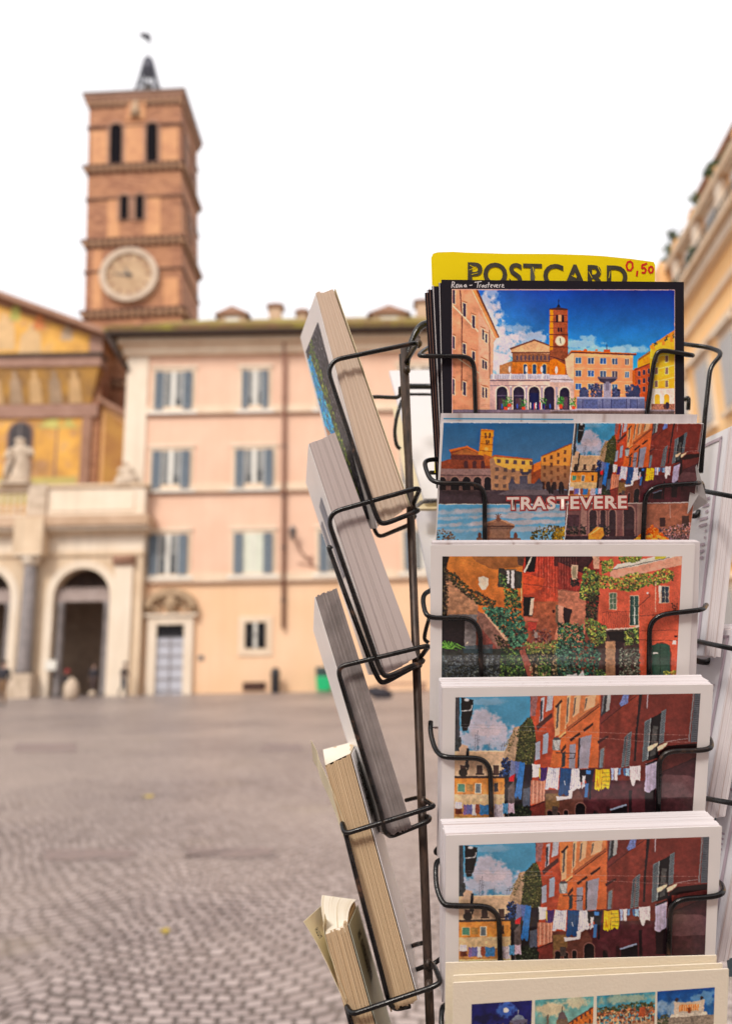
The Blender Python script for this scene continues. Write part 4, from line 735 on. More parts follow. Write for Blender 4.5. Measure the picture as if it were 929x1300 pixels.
def pic_strip(kind):
    """the four small watercolours of the cream card; kind 0..3"""
    Q = [[(598, 1274.7), (675.3, 1269.6)], [(678.5, 1269.4), (753.5, 1264.6)], [(756.8, 1264.2), (831.7, 1258.7)], [(833.5, 1258.5), (907, 1253)]][kind]
    (ax, ay), (bx, by) = Q; quad = [(ax, ay), (bx, by), (bx-3, by+92), (ax-.5, ay+94)]; c = Canvas(quad, 240, 300); W, Hh = c.W, c.Hh
    c.H = np.eye(3); c.z = (0, 0, 1.); c.k = 1.
    sky = [((28, 30, 96), (50, 44, 120)), ((96, 166, 166), (206, 190, 150)), ((70, 150, 170), (150, 190, 180)), ((18, 78, 150), (110, 170, 205))][kind]
    c.rect(0, 0, W, Hh, sky[0], col2=sky[1], tex=.35, cell=26)
    if kind == 0:
        c.cloud(138, 34, 40, 34, (70, 110, 190), .9, 3); c.ell(136, 34, 10, 10, (246, 242, 222)); c.cloud(60, 60, 60, 20, (24, 24, 60), .8, 8)
        c.poly([(158, 76), (170, 60), (186, 54), (202, 60), (214, 76)], (120, 130, 150), tex=.3, cell=4); c.line([(186, 54), (186, 38)], 3, (190, 190, 190)); c.rect(150, 76, 222, 110, (104, 100, 120), tex=.4, cell=4); c.rect(0, 104, W, Hh, (34, 34, 70), tex=.5, cell=9); c.blobs([(0, 96), (150, 84), (W, 90), (W, 160), (0, 160)], [(60, 56, 80), (28, 30, 54), (120, 96, 70)], 160, 5)
    if kind == 1:
        c.cloud(70, 40, 70, 30, (226, 208, 170), .9, 3); c.cloud(170, 20, 60, 24, (226, 208, 170), .8, 5); c.poly([(130, 110), (236, 48), (W, 44), (W, Hh), (130, Hh)], (206, 116, 50), tex=.3, cell=10); c.line([(130, 106), (238, 44)], 6, (110, 62, 44))
        for i in range(5):
            for j in range(3): c.rect(150+i*18, 92-i*9+j*36, 157+i*18, 108-i*9+j*36, (92, 60, 50))
        c.poly([(92, 84), (98, 62), (110, 52), (124, 60), (130, 84)], (110, 96, 96)); c.rect(88, 84, 134, 120, (130, 110, 90), tex=.3); c.line([(111, 52), (111, 34)], 3, (90, 80, 70)); c.rect(48, 62, 56, 110, (120, 104, 90)); c.rect(0, 108, W, Hh, (160, 140, 110), tex=.4, cell=6)
    if kind == 2:
        c.cloud(120, 20, 120, 20, (200, 190, 150), .6, 3); c.blobs([(0, 44), (60, 52), (140, 40), (W, 46), (W, 80), (0, 80)], [(60, 76, 50), (120, 100, 60), (40, 60, 40)], 240, 6); c.blobs([(0, 66), (W, 60), (W, 150), (0, 150)], [(200, 120, 76), (150, 84, 60), (220, 170, 120), (90, 64, 50)], 420, 6)
        for i in range(12): c.rect(10+i*19, 90+(i % 3)*6, 14+i*19, 124, (220, 190, 150))
        c.poly([(176, 62), (196, 56), (202, 96), (170, 96)], (170, 84, 50), tex=.3); c.rect(0, 120, W, Hh, (176, 140, 110), tex=.5, cell=5)
    if kind == 3:
        c.cloud(60, 70, 110, 30, (200, 214, 220), .6, 3); c.cloud(190, 40, 60, 30, (160, 200, 220), .5, 4); c.rect(84, 62, 180, 90, (226, 140, 70), tex=.2, cell=5); c.rect(78, 52, 188, 62, (206, 186, 160)); c.rect(78, 88, 188, 96, (206, 190, 170))
        for i in range(10): c.rect(88+i*9.5, 62, 91+i*9.5, 90, (236, 206, 160))
        for x in (70, 176): c.rect(x, 48, x+20, 98, (206, 190, 170), tex=.2); c.ell(x+10, 40, 7, 8, (60, 56, 60))
        c.rect(126, 74, 140, 96, (150, 80, 44)); c.poly([(60, 96), (206, 96), (222, 130), (44, 130)], (220, 206, 186), tex=.3, cell=5); c.rect(0, 110, W, Hh, (150, 136, 120), tex=.5, cell=6); c.blobs([(0, 96), (50, 92), (44, 150), (0, 150)], [(90, 84, 60), (60, 70, 50)], 60, 6)
    c.grain(.14); return c, quad
# ------------------------------------------------------------------ postcards on the rack
class Plane:
    def __init__(s, TL, Y, yaw, lean):
        yaw, lean = rad(yaw), rad(lean); s.p = at(TL[0], TL[1], Y); s.u = np.array([math.cos(yaw), math.sin(yaw), 0])
        s.dn = np.array([-math.sin(yaw)*math.sin(lean), math.cos(yaw)*math.sin(lean), -math.cos(lean)])
        n = np.cross(s.u, s.dn); s.n = n if n[1] < 0 else -n; s.n /= np.linalg.norm(s.n)
    def h(s, px, py, off=0.): return hit(px, py, s.p+s.n*off, s.n)
    def hv(s, pts, off=0.):
        p = np.asarray(pts, float); d = F[None]+RT[None]*((p[:, :1]-464.5)/FOC)-UP[None]*((p[:, 1:]-650)/FOC)
        t = ((s.p+s.n*off-CAM)@s.n)/(d@s.n); return CAM+d*t[:, None]
UVT = [None, [(0, 0), (0, 1), (1, 1), (1, 0)], None, [(0, 0), (1, 0), (1, 1), (0, 1)], None, [(1, 0), (0, 0), (0, 1), (1, 1)]]
def slab(mb, q3, n, d0, d1, uv=None):
    """q3 TL,TR,BR,BL on the front plane; slab from depth d0 to d1 behind it"""
    TL, TR, BR, BL = q3; f = -n*d0; b = -n*d1; mb.hexa([BL+f, BR+f, BR+b, BL+b, TL+f, TR+f, TR+b, TL+b], uv or UVT)
def add_print(cv, plane, parent, name='printed_picture', mat='print', off=.00012, gain=None, dn=(1.3, 1., 1.)):
    img = cv.down(*dn); q = cv.quad; Hi = homog([(0, 0), (1, 0), (1, 1), (0, 1)], q)
    return print_mesh(name, img, lambda s, t: plane.hv(happ(Hi, np.c_[s, t]), off), parent, M[mat], gain)
def ribbon(mb, pts, plane, w, off=.0002):
    """flat pen strokes on a card: pts in photo pixels, w in pixels"""
    q = plane.hv(pts, off)
    for a, b in zip(q[:-1], q[1:]):
        d = b-a; L = np.linalg.norm(d)
        if L < 1e-7: continue
        d /= L; s_ = np.cross(d, plane.n)*w*.5*.445/960; e = d*w*.2*.445/960; f = -plane.n*.00008
        p = [a-e+s_, a-e-s_, b+e-s_, b+e+s_]; mb.hexa([x+f for x in p]+p)
    return mb
def text_on(name, body, plane, q, parent, mat, bold=0., off=.00025):
    cu = bpy.data.curves.new(name, 'FONT'); cu.body = body; cu.size = 1; cu.offset = bold; cu.space_character = 1.12 if body != 'POSTCARD' else 1.04; cu.resolution_u = 4
    tmp = bpy.data.objects.new(name, cu); COL.objects.link(tmp); dg = bpy.context.evaluated_depsgraph_get(); dg.update()
    me = bpy.data.meshes.new_from_object(tmp.evaluated_get(dg)); bpy.data.objects.remove(tmp)
    v = np.array([tuple(x.co) for x in me.vertices]); x0, y0 = v[:, 0].min(), v[:, 1].min(); x1, y1 = v[:, 0].max(), v[:, 1].max()
    Hh = homog([(x0, y1), (x1, y1), (x1, y0), (x0, y0)], q); P3 = plane.hv(happ(Hh, v[:, :2]), off)
    for vt, p in zip(me.vertices, P3): vt.co = tuple(p)
    me.materials.clear(); me.materials.append(mat); me.update(); return link(name, me, parent)
YC = .445
PL = {1: Plane((560, 355), YC, 2, 13), 2: Plane((561.5, 535), YC, 3.5, 19), 3: Plane((546.5, 692), YC, .5, 19), 4: Plane((562, 873), YC, 1.5, 20), 5: Plane((566, 1060.5), YC, 2.5, 19), 6: Plane((575, 1247.7), YC, 2.5, 19)}
QC = {1: ext([(560, 355), (867.5, 358), (868, 521), (562, 521)], 1.3), 2: ext([(561.5, 535), (893, 537), (874.7, 682.5), (553, 691)], 1.28),
      3: ext([(546.5, 692), (882, 691), (874, 858), (545.5, 859)], 1.38), 4: ext([(562, 873), (905, 869), (894, 1036), (560, 1044)], 1.35),
      5: ext([(566, 1060.5), (916, 1049), (907, 1211), (565, 1228)], 1.35), 6: [(575, 1247.7), (924.6, 1230), (916, 1462), (573, 1484)]}
RADC = .0022
def rounded_quad(q3, r=RADC, k=4):
    out = []
    for i in range(4):
        a, b, c = q3[i-1], q3[i], q3[(i+1) % 4]; la = (a-b)/np.linalg.norm(a-b); lc = (c-b)/np.linalg.norm(c-b)
        for t in np.linspace(0, 1, k+1): out.append((1-t)**2*(b+la*r)+2*t*(1-t)*b+t*t*(b+lc*r))
    return out
def card(k, label, mat, group=None, q=None, depth=0., shift=(0, 0), th=.00045, r=.0006, name='postcard', cat='postcard'):
    pl = PL[k]; q = q or QC[k]; q3 = pl.hv(q); root = empty(name, (q3[2]+q3[3])/2-pl.n*depth)
    tag(root, label, cat, group)
    sh = pl.u*shift[0]-pl.dn*shift[1]-pl.n*depth; mb = MB(); mb.prism([p+sh for p in rounded_quad(list(q3), r)], -pl.n*th); mb.build('card_sheet', M[mat], root); return root
GR = 'postcards standing in the wire pockets'
# pocket 1
c1 = card(1, 'black bordered postcard showing the piazza, bell tower and fountain under deep blue sky', 'black_card', GR, r=.0004)
add_print(pic_piazza(), PL[1], c1, gain=1.22, dn=(.5, 1.1, 1.03, 1.08))
mb = MB()
def hand(mb, strokes, plane, w):
    for s in strokes: ribbon(mb, s, plane, w)
z = lambda x, y: (540+x/5.161, 310+y/5.161)
S1 = [[(170, 285), (176, 245), (190, 250), (186, 264), (174, 266), (190, 285)], [(200, 268), (212, 262), (210, 282), (198, 282), (200, 268)], [(220, 284), (222, 264), (230, 282), (234, 264), (240, 282)], [(262, 264), (250, 272), (258, 282), (266, 266), (268, 282)], [(288, 270), (304, 268)],
      [(322, 250), (366, 244)], [(344, 248), (338, 284)], [(352, 284), (354, 268), (362, 266)], [(378, 268), (366, 276), (372, 284), (382, 268), (384, 282)], [(400, 266), (390, 272), (398, 280), (390, 284)], [(408, 284), (414, 250)], [(404, 266), (420, 262)], [(426, 276), (438, 268), (430, 264), (424, 278), (434, 284)], [(444, 266), (450, 282), (458, 264)], [(462, 276), (474, 268), (466, 264), (460, 278), (472, 284)], [(482, 284), (484, 268), (492, 264)], [(498, 276), (512, 268), (504, 262), (498, 280), (514, 282)]]
hand(mb, [[z(*p) for p in s] for s in S1], PL[1], 1.1); mb.build('handwritten_title', M['white_ink'], c1)
q1 = QC[1]
for i, (dx, dy, dep, lb) in enumerate(((557, 358, .0022, 'second black postcard showing a thin white left edge behind the piazza view card'), (549, 361, .0045, 'third black postcard leaning behind the piazza view card, wider sliver in view'))):
    q = [(dx, dy), (862, 360-i*2), (858, 610), (563-i*2, 612)]
    o = card(1, lb, 'black_card', GR, q=q, depth=dep, r=.0004)
    mb = MB(); ribbon(mb, [(dx+.6, dy+1), (563.6-i*2, 608)], PL[1], 1.1, off=-dep+.0003); mb.build('white_edge', M['white_ink'], o)
for i, (x0, y0, x1, lb) in enumerate(((544.5, 364, 557, 'dark brown edged postcard fourth from the front in the top pocket'), (541, 367, 554, 'rearmost dark postcard of the top pocket, just ahead of the yellow sign card'))):
    o = card(1, lb, 'black_card', GR, q=[(x0, y0), (858, 362), (852, 618), (x1+2, 620)], depth=.0068+i*.002, r=.0004)
    mb = MB(); ribbon(mb, [(x0+.6, y0+1), (x1+2.6, 616)], PL[1], .8, off=-.0068-i*.002+.0003); mb.build('white_edge', M['pipe'], o)
# yellow sign card
ys = empty('price_sign', PL[1].h(700, 620, -.012)); tag(ys, 'yellow cardboard sign reading POSTCARD 0,50 behind the top postcards', 'sign')
out = [(546.2, 580), (546, 350), (547.2, 327), (549.5, 322), (555, 320.2), (575, 319.6), (592, 320.6), (640, 322), (700, 322.3), (740, 323.6), (765, 325), (800, 328.5), (829, 332.5), (831, 336), (834, 353), (838, 400), (838, 590)]
def bent(p):  # the board bows: the corners lie further back
    x = (p[0]-690)/145; return PL[1].h(p[0], p[1], -.0125-.004*x*x)
mb = MB(); outp = []
for a, b in zip(out[:-1], out[1:]):
    nseg = max(1, int(abs(b[0]-a[0])/12))
    for i in range(nseg): outp.append((a[0]+(b[0]-a[0])*i/nseg, a[1]+(b[1]-a[1])*i/nseg))
outp.append(out[-1]); top = [bent(p) for p in outp]
xs = sorted(set([round(p[0], 2) for p in outp if p[1] < 345])); tops = sorted([p for p in outp if p[1] < 345], key=lambda p: p[0])
fr = [bent(p) for p in tops]; bt = [bent((546+(p[0]-546)*.985+2+(6 if i == 0 else 0), 600)) for i, p in enumerate(tops)]; n = len(tops); off_ = -PL[1].n*.0006
mb.add(fr+bt+[p+off_ for p in fr]+[p+off_ for p in bt], [(i, i+1, n+i+1, n+i) for i in range(n-1)]+[(2*n+i, 3*n+i, 3*n+i+1, 2*n+i+1) for i in range(n-1)]+[(i, 2*n+i, 2*n+i+1, i+1) for i in range(n-1)]+[(0, n, 3*n, 2*n), (n-1, 3*n-1, 4*n-1, 2*n-1)])
mb.build('card_board', M['yellow_card'], ys)
SP = Plane((546, 340), 0, 0, 0); SP = PL[1]
class Bow:
    n = PL[1].n
    @staticmethod
    def hv(pts, off=0.): return np.array([PL[1].h(p[0], p[1], -.0125-.004*((p[0]-690)/145)**2+off) for p in pts])
text_on('sign_lettering', 'POSTCARD', Bow, [(593.5, 332.5), (796, 337), (796, 367), (593.5, 362.5)], ys, M['ink_worn'], .022, .0004)
z2 = lambda x, y: (700+x/5.161, 310+y/5.161)
RD = [[(518, 112), (498, 116), (488, 140), (496, 168), (516, 172), (530, 152), (528, 124), (512, 112)], [(560, 176), (556, 208)], [(612, 132), (592, 136), (590, 158), (606, 154), (616, 168), (608, 188), (590, 186)], [(612, 130), (622, 126)], [(650, 146), (638, 152), (634, 172), (644, 188), (658, 184), (664, 164), (656, 148), (648, 146)]]
mb = MB(); hand(mb, [[z2(*p) for p in s] for s in RD], Bow, 2.7); mb.build('price_numerals', M['red_ink'], ys)
# scratches on the letters
mb = MB(); hand(mb, [[z(290, 140), z(318, 152)], [z(286, 170), z(330, 150)], [z(300, 200), z(340, 190)], [z(700, 150), z(716, 210)], [z2(240, 180), z2(262, 222)], [z2(380, 180), z2(372, 222)], [z2(130, 205), z2(160, 222)], [z2(300, 150), z2(320, 190)]], Bow, .7)
for o_ in (mb.build('worn_scratches', M['yellow_card'], ys),): o_.location = tuple(np.array(o_.location)+PL[1].n*.0004)
# pocket 2
c2 = card(2, 'glossy four view postcard lettered TRASTEVERE with sunset piazza and laundry street', 'white_card', GR, r=.0012)
LA = pic_laundry(); LC = LA.a.copy(); add_print(pic_multi(LA), PL[2], c2, gain=1.12, dn=(.6, 1.05, 1.05, 1.12))
TQ = [(643.5, 631.2), (795, 629.2), (795, 645.4), (643.5, 647.2)]
g_ = lambda q, e, dy=0: [(q[0][0]-e, q[0][1]-e+dy), (q[1][0]+e, q[1][1]-e+dy), (q[2][0]+e, q[2][1]+e+dy), (q[3][0]-e, q[3][1]+e+dy)]
text_on('title_outline', 'TRASTEVERE', PL[2], g_(TQ, 1.5, .4), c2, M['red_print'], .1, .0003)
text_on('title_lettering', 'TRASTEVERE', PL[2], g_(TQ, .2), c2, M['cream_ink'], .03, .00045)
def behind(k, label, q, depth, mat='white_card', group=GR, r=.0006): return card(k, label, mat, group, q=q, depth=depth, r=r)
def stack(k, label, d0, d1, q=None, nsl=9, mat='pages_w', group='thick stacks of spare postcards in the front pockets', jit=.0004, seed=1):
    pl = PL[k]; q3 = pl.hv(q or QC[k]); rr = random.Random(seed); root = empty('postcard_stack', (q3[2]+q3[3])/2-pl.n*(d0+d1)/2); tag(root, label, 'postcard stack', group)
    mb = MB(); t = d0
    for i in range(nsl):
        t1 = d0+(d1-d0)*(i+1)/nsl; s = pl.u*(rr.random()-.5)*jit*2.2-pl.dn*(rr.random()-.5)*jit*.8
        uo = i/nsl; sc = 1/nsl
        uv = [None, [(uo, 0), (uo, 1), (uo+sc, 1), (uo+sc, 0)], None, [(uo, 0), (uo+sc, 0), (uo+sc, 1), (uo, 1)], None, [(uo+sc, 0), (uo, 0), (uo, 1), (uo+sc, 1)]]
        slab(mb, [p+s for p in q3], pl.n, t, t1-.00005, uv); t = t1
    mb.build('card_block', M[mat], root); return root
o = behind(2, 'glossy postcard right behind the TRASTEVERE card, only its blue top edge in view', [(x, y) for x, y in QC[2]], .0022)
mb = MB(); ribbon(mb, [(563, 534), (727, 535)], PL[2], 2.0, off=-.0017); o_ = mb.build('blue_sky_edge', flat('sky_print', A(70, 150, 190)[:3], .4), o)
for s_ in (o_,): s_.location = tuple(np.array(s_.location)+PL[2].dn*-.0012)
stack(2, 'bright white card stack directly behind the TRASTEVERE postcard', .003, .0125, q=[(563, 525), (887, 526.5), (873, 700), (555, 705)], seed=2)
# pocket 3
c3 = card(3, 'white bordered postcard of ivy covered orange and red houses', 'white_card', GR); add_print(pic_ivy(), PL[3], c3, dn=(1.0, .76, 1.22, 1.1))
stack(3, 'low stack of white cards jutting out right behind the ivy houses postcard', .0006, .0085, q=[(549, 689), (889, 688.5), (882, 925), (547, 925)], seed=3)
c4 = card(4, 'white bordered laundry street postcard directly below the ivy houses card', 'white_card', GR); add_print(LA, PL[4], c4, dn=(.7, .82, 1.2, 1.1))
stack(4, 'white card stack behind the upper laundry street postcard', .0006, .0155, seed=4, q=ext([(561, 873), (904, 869), (893.5, 1036), (559, 1044)], 1.33))
# pocket 5: the same picture again
c5 = card(5, 'lower white bordered laundry street postcard just above the cream card', 'white_card', GR)
LB = Canvas(ext([(582, 1073), (900, 1062), (894.5, 1210.7), (581.7, 1226.5)], 1.22), LA.W, LA.Hh); LB.a = LC; add_print(LB, PL[5], c5, dn=(.7, .82, 1.2, 1.1))
stack(5, 'white card stack behind the lower laundry street postcard', .0006, .0175, seed=5, q=ext([(565, 1061), (914.5, 1049.5), (906, 1211), (564, 1228)], 1.33))
# pocket 6
c6 = card(6, 'cream textured card with a row of four small Rome watercolours', 'cream_card', GR)
for i, nm_ in enumerate(('moonlit_picture', 'street_picture', 'ruins_picture', 'monument_picture')):
    cv, q = pic_strip(i); cv.quad = q; add_print(cv, PL[6], c6, nm_, 'print_matt', dn=(1.6, 1.05, 1.05))
o = behind(6, 'cream card a little higher right behind the watercolour card', [(577, 1246.5), (922, 1230.5), (914, 1462), (574, 1484)], .0045, 'cream_card')
o = behind(6, 'rearmost cream card with its long thin edge above the watercolour card', [(569, 1239.5), (921, 1229.5), (913, 1462), (566, 1484)], .010, 'cream_card')
# clear sleeve flap beside pocket 2
sl = empty('card_sleeve', at(880, 655, .47)); tag(sl, 'crumpled clear plastic sleeve sticking out right of the TRASTEVERE postcard', 'card sleeve')
m, nt, b = nm('clear_sleeve'); b.inputs['Base Color'].default_value = (.55, .54, .54, 1); b.inputs['Roughness'].default_value = .25; b.inputs['Alpha'].default_value = .75; M['sleeve'] = m
mb = MB(); P_ = [at(884, 590, .462), at(898, 638, .474), at(876, 652, .478), at(872, 652, .47), at(878, 600, .468)]; mid = at(886, 628, .470)
mb.add(P_+[mid]+[p+np.array([0, .0004, 0]) for p in P_+[mid]], [(0, 1, 5), (1, 2, 5), (2, 3, 5), (3, 4, 5), (4, 0, 5)]+[(7, 6, 11), (8, 7, 11), (9, 8, 11), (10, 9, 11), (6, 10, 11)]+[(i, 6+i, 6+(i+1) % 5, (i+1) % 5) for i in range(5)]); mb.build('sleeve_sheet', M['sleeve'], sl)

# ------------------------------------------------------------------ left face: thick stacks seen edge-on
YN = .482
def edge_stack(label, q, farTL, yf, mat, nsl=8, seed=1, group='thick card stacks in the left wire pockets', jit=.0004, yn=YN, back_ext=None, fan=0.):
    TL, TR, BR, BL = [at(x, y, yn) for x, y in q]; e = at(farTL[0], farTL[1], yf)-TL; e2 = back_ext if back_ext is not None else e
    root = empty('postcard_stack', (BL+BR)/2+e*.5); tag(root, label, 'postcard stack', group); mb = MB(); rr = random.Random(seed)
    nsl = int(nsl*(1.6 if mat in ('pages3', 'pages4') else 1.0)); jit *= (1.3 if mat in ('pages3', 'pages4') else .8); cuts = [0]+sorted([(i+(rr.random()-.5)*.8)/nsl for i in range(1, nsl)])+[1]
    L = TL-BL; L = L/np.linalg.norm(L)
    for a, b in zip(cuts[:-1], cuts[1:]):
        s = L*((rr.random()-.5)*jit*2.4+(.0012 if rr.random() < .12 else 0)); ey = np.array([0, -1, 0])*((rr.random())*jit+(.0006 if rr.random() < .12 else 0))
        p0, p1 = BL+(BR-BL)*a, BL+(BR-BL)*(b-.004); t0, t1 = TL+(TR-TL)*a, TL+(TR-TL)*(b-.004); ea = e*(1-a)+e2*a; eb = e*(1-b)+e2*b; o = s+ey
        uvn = [(a, 0), (b, 0), (b, 1), (a, 1)]
        mb.hexa([p0+o, p1+o, p1+eb+o, p0+ea+o, t0+o, t1+o, t1+eb+o, t0+ea+o], [None, uvn, uvn, None, None, None])
    mb.build('card_block', M[mat], root, bevel=.00012); return root, (TL, TR, BR, BL), e
def side_sheet(root, name, a, b, c, d, mat, nrm, th=.0004):
    mb = MB(); n_ = np.array(nrm, float)*th; mb.prism([a, b, c, d], n_); return mb.build(name, mat, root)
# stack 1
s1, (TL, TR, BR, BL), e = edge_stack('uppermost left card stack, green and blue picture on its front card', [(401.4, 373.4), (423, 367.5), (519.5, 643), (480, 670)], (382, 428), .585, 'pages1', 9, 1)
nl = np.cross(TL-BL, e); nl /= np.linalg.norm(nl); nl = nl if nl[0] < 0 else -nl
fo = nl*.0006; side_sheet(s1, 'front_card', TL+fo, BL+fo, BL+e+fo, TL+e+fo, M['white_card'], nl*-1)
nr = np.cross(TR-BR, e); nr /= np.linalg.norm(nr); nr = nr if nr[0] > 0 else -nr
side_sheet(s1, 'yellowed_back_card', TR+nr*.0012-e*.008, BR+nr*.0002-e*.008, BR+e, TR+e+nr*.001, M['card_back_cream'], nr)
cp = [proj(p) for p in (TL+fo, TL+e+fo, BL+e+fo, BL+fo)]
H1 = homog(cp, [(0, 0), (1, 0), (1, 1), (0, 1)])
class SidePlane:
    def __init__(s, p, n): s.p = p; s.n = n
    h = Plane.h; hv = Plane.hv
SPL = SidePlane(TL+fo, nl)
inner = happ(np.linalg.inv(H1), [(.16, .09), (.93, .09), (.93, .96), (.16, .96)])
cv = Canvas([tuple(p) for p in inner], 300, 520); cv.H = homog(inner, [(0, 0), (300, 0), (300, 520), (0, 520)]); cv.z = (370, 355, 8.967); cv.k = 2.
cv.a[:] = (52, 50, 56); cv.z = (0, 0, 1.); cv.H = np.eye(3); cv.k = 1.
cv.blobs([(0, 0), (300, 0), (300, 520), (0, 520)], [(30, 28, 36), (70, 68, 76), (44, 44, 48), (96, 94, 100), (24, 30, 26)], 1500, 5)
cv.blobs([(150, 0), (300, 30), (300, 250), (200, 300), (90, 520), (40, 520), (110, 200)], [(90, 116, 40), (60, 90, 36), (130, 140, 50)], 700, 6); cv.blobs([(240, 30), (300, 30), (300, 260), (210, 300), (160, 260)], [(40, 140, 196), (60, 160, 214), (30, 110, 170)], 420, 8); cv.poly([(180, 290), (300, 230), (300, 520), (120, 520)], (156, 120, 100), tex=.4, cell=9); cv.blobs([(180, 300), (300, 280), (300, 520), (140, 520)], [(90, 110, 60), (190, 160, 130), (120, 90, 80)], 260, 6)
img = cv.down(); Hq = homog([(0, 0), (1, 0), (1, 1), (0, 1)], inner)
print_mesh('front_picture', img, lambda s, t: SPL.hv(happ(Hq, np.c_[s, t]), .0003), s1, M['print_matt'], 1.5)
# stack 2
s2, (TL, TR, BR, BL), e = edge_stack('smooth mauve grey card stack in the second left pocket from the top', [(392.5, 563.5), (426, 550.5), (530, 835.7), (489, 857)], (389, 612), .585, 'pages2', 5, 2)
nl = np.cross(TL-BL, e); nl /= np.linalg.norm(nl); nl = nl if nl[0] < 0 else -nl
side_sheet(s2, 'front_card', TL+nl*.0006, BL+nl*.0006, BL+e+nl*.0006, TL+e+nl*.0006, M['white_card'], -nl)
mb = MB(); f1 = lambda a, b: TL+(BL-TL)*b+e*a+nl*.0009
for (a0, b0, a1, b1) in ((.25, .2, .55, .55), (.7, .25, .9, .6)): mb.prism([f1(a0, b0), f1(a0, b1), f1(a1, b1), f1(a1, b0)], nl*.0001)
mb.build('blue_picture', flat('blue_grey_print', A(92, 112, 140)[:3], .3, n=.6, sc=60.), s2)
# stack 3
s3, (TL, TR, BR, BL), e = edge_stack('dark grey stack of many thin cards in the third left pocket', [(400.5, 757), (427.5, 746.5), (523, 1050.5), (493.5, 1061.5)], (398.5, 800), .585, 'pages3', 14, 3, jit=.0003)
nl = np.cross(TL-BL, e); nl /= np.linalg.norm(nl); nl = nl if nl[0] < 0 else -nl
side_sheet(s3, 'front_card', TL+nl*.0006, BL+nl*.0006, BL+e+nl*.0006, TL+e+nl*.0006, M['white_card'], -nl)
M['curl'] = pagesmat('pale_curled_card_edges', (.74, .68, .55), (.88, .84, .74), (.5, .38, .2), 16.)
# stack 4
def sheet_curve(root, name, near_px, ext_v, mat, th=.0003, yn=YN-.0015):
    a = [at(x, y, yn) for x, y in near_px]; mb = MB(); n = len(a); b = [p+ext_v for p in a]; t = np.array([th, 0, 0])
    mb.add(a+b+[p+t for p in a]+[p+t for p in b], [(i, i+1, n+i+1, n+i) for i in range(n-1)]+[(2*n+i, 3*n+i, 3*n+i+1, 2*n+i+1) for i in range(n-1)]+[(i, 2*n+i, 2*n+i+1, i+1) for i in range(n-1)]+[(0, n, 3*n, 2*n), (n-1, 3*n-1, 4*n-1, 2*n-1)], smooth=False); return mb.build(name, mat, root)
def marks(root, name, p0, p1, across, nrm, n, mat, seed, h=.9):
    """small printed letters running from p0 to p1 (illegible at this size)"""
    mb = MB(); rr = random.Random(seed); d = (p1-p0)/n
    for i in range(n):
        if rr.random() < .12: continue
        o = p0+d*i
        for j in range(3):
            a0 = rr.choice((0, .35, .7))*h; w = d*.16
            if j == 1: mb.prism([o+across*a0+d*.1, o+across*(a0+.22)+d*.1, o+across*(a0+.22)+d*.7, o+across*a0+d*.7], nrm)
            else: q = o+d*(.1 if j == 0 else .6); mb.prism([q, q+across*h, q+across*h+w, q+w], nrm)
    return mb.build(name, mat, root)
s4, (TL, TR, BR, BL), e = edge_stack('tan card stack in the fourth left pocket, one white card curling off', [(413, 973), (444.5, 958), (530, 1271), (495.5, 1283)], (410, 953), .575, 'pages4', 9, 4, jit=.0005, back_ext=at(451.5, 941, .575)-at(444.5, 958, YN))
e4 = at(452.5, 942, .575)-TR; nr = np.cross(TR-BR, e4); nr /= np.linalg.norm(nr); nr = nr if nr[0] > 0 else -nr
side_sheet(s4, 'back_card', TR+nr*.0006, BR+nr*.0006, BR+e4+nr*.0006, TR+e4+nr*.0006, M['white_card'], nr)
marks(s4, 'printed_address_lines', TR+e4*.18+(BR-TR)*.06+nr*.0013, TR+e4*.18+(BR-TR)*.30+nr*.0013, e4*.3, nr*.0001, 12, M['ink'], 4)
sheet_curve(s4, 'curling_card', [(394.5, 940), (398, 946), (402, 954), (404.5, 964), (409, 975), (417, 992), (428, 1020), (438, 1050)], np.array([-.004, .075, -.021]), M['card_back_cream'])
mb = MB(); tp = [TL, TR, TR+e4, TL+e]; cup = np.array([0, 0, .0012]); mb.prism([p+np.array([0, 0, .0006]) for p in tp], cup*.15); mb.build('worn_top_edge', M['curl'], s4)
# stack 5
s5, (TL, TR, BR, BL), e = edge_stack('lowest tan card stack on the left, its pale top cards curling over', [(413, 1185), (441, 1175), (517, 1450), (484, 1462)], (409, 1146), .575, 'pages4', 9, 5, jit=.0005, back_ext=at(451, 1147, .575)-at(441, 1175, YN))
e5 = at(452.5, 1149, .575)-TR; nr = np.cross(TR-BR, e5); nr /= np.linalg.norm(nr); nr = nr if nr[0] > 0 else -nr
side_sheet(s5, 'back_card', TR+nr*.0006, BR+nr*.0006, BR+e5+nr*.0006, TR+e5+nr*.0006, paper('greenish_card_back', (.42, .44, .36), .6), nr)
marks(s5, 'printed_address_lines', TR+e5*.35+(BR-TR)*.09+nr*.0013, TR+e5*.35+(BR-TR)*.34+nr*.0013, e5*.28, nr*.0001, 15, M['ink'], 5)
mb = MB(); K = 7; dv = np.array([0, 0, 1.]); g0 = []
for i in range(K+1):  # leaves fanning and arching over the top
    a = i/K; base = TL+(TR-TL)*a; eb = e*(1-a)+e5*a
    for j in range(7):
        t = j/6; g0.append(base+eb*t+dv*(.0008+.0052*math.sin(t*2.2)*(1-.35*a))+np.array([-.0015*math.sin(t*3.1), 0, 0]))
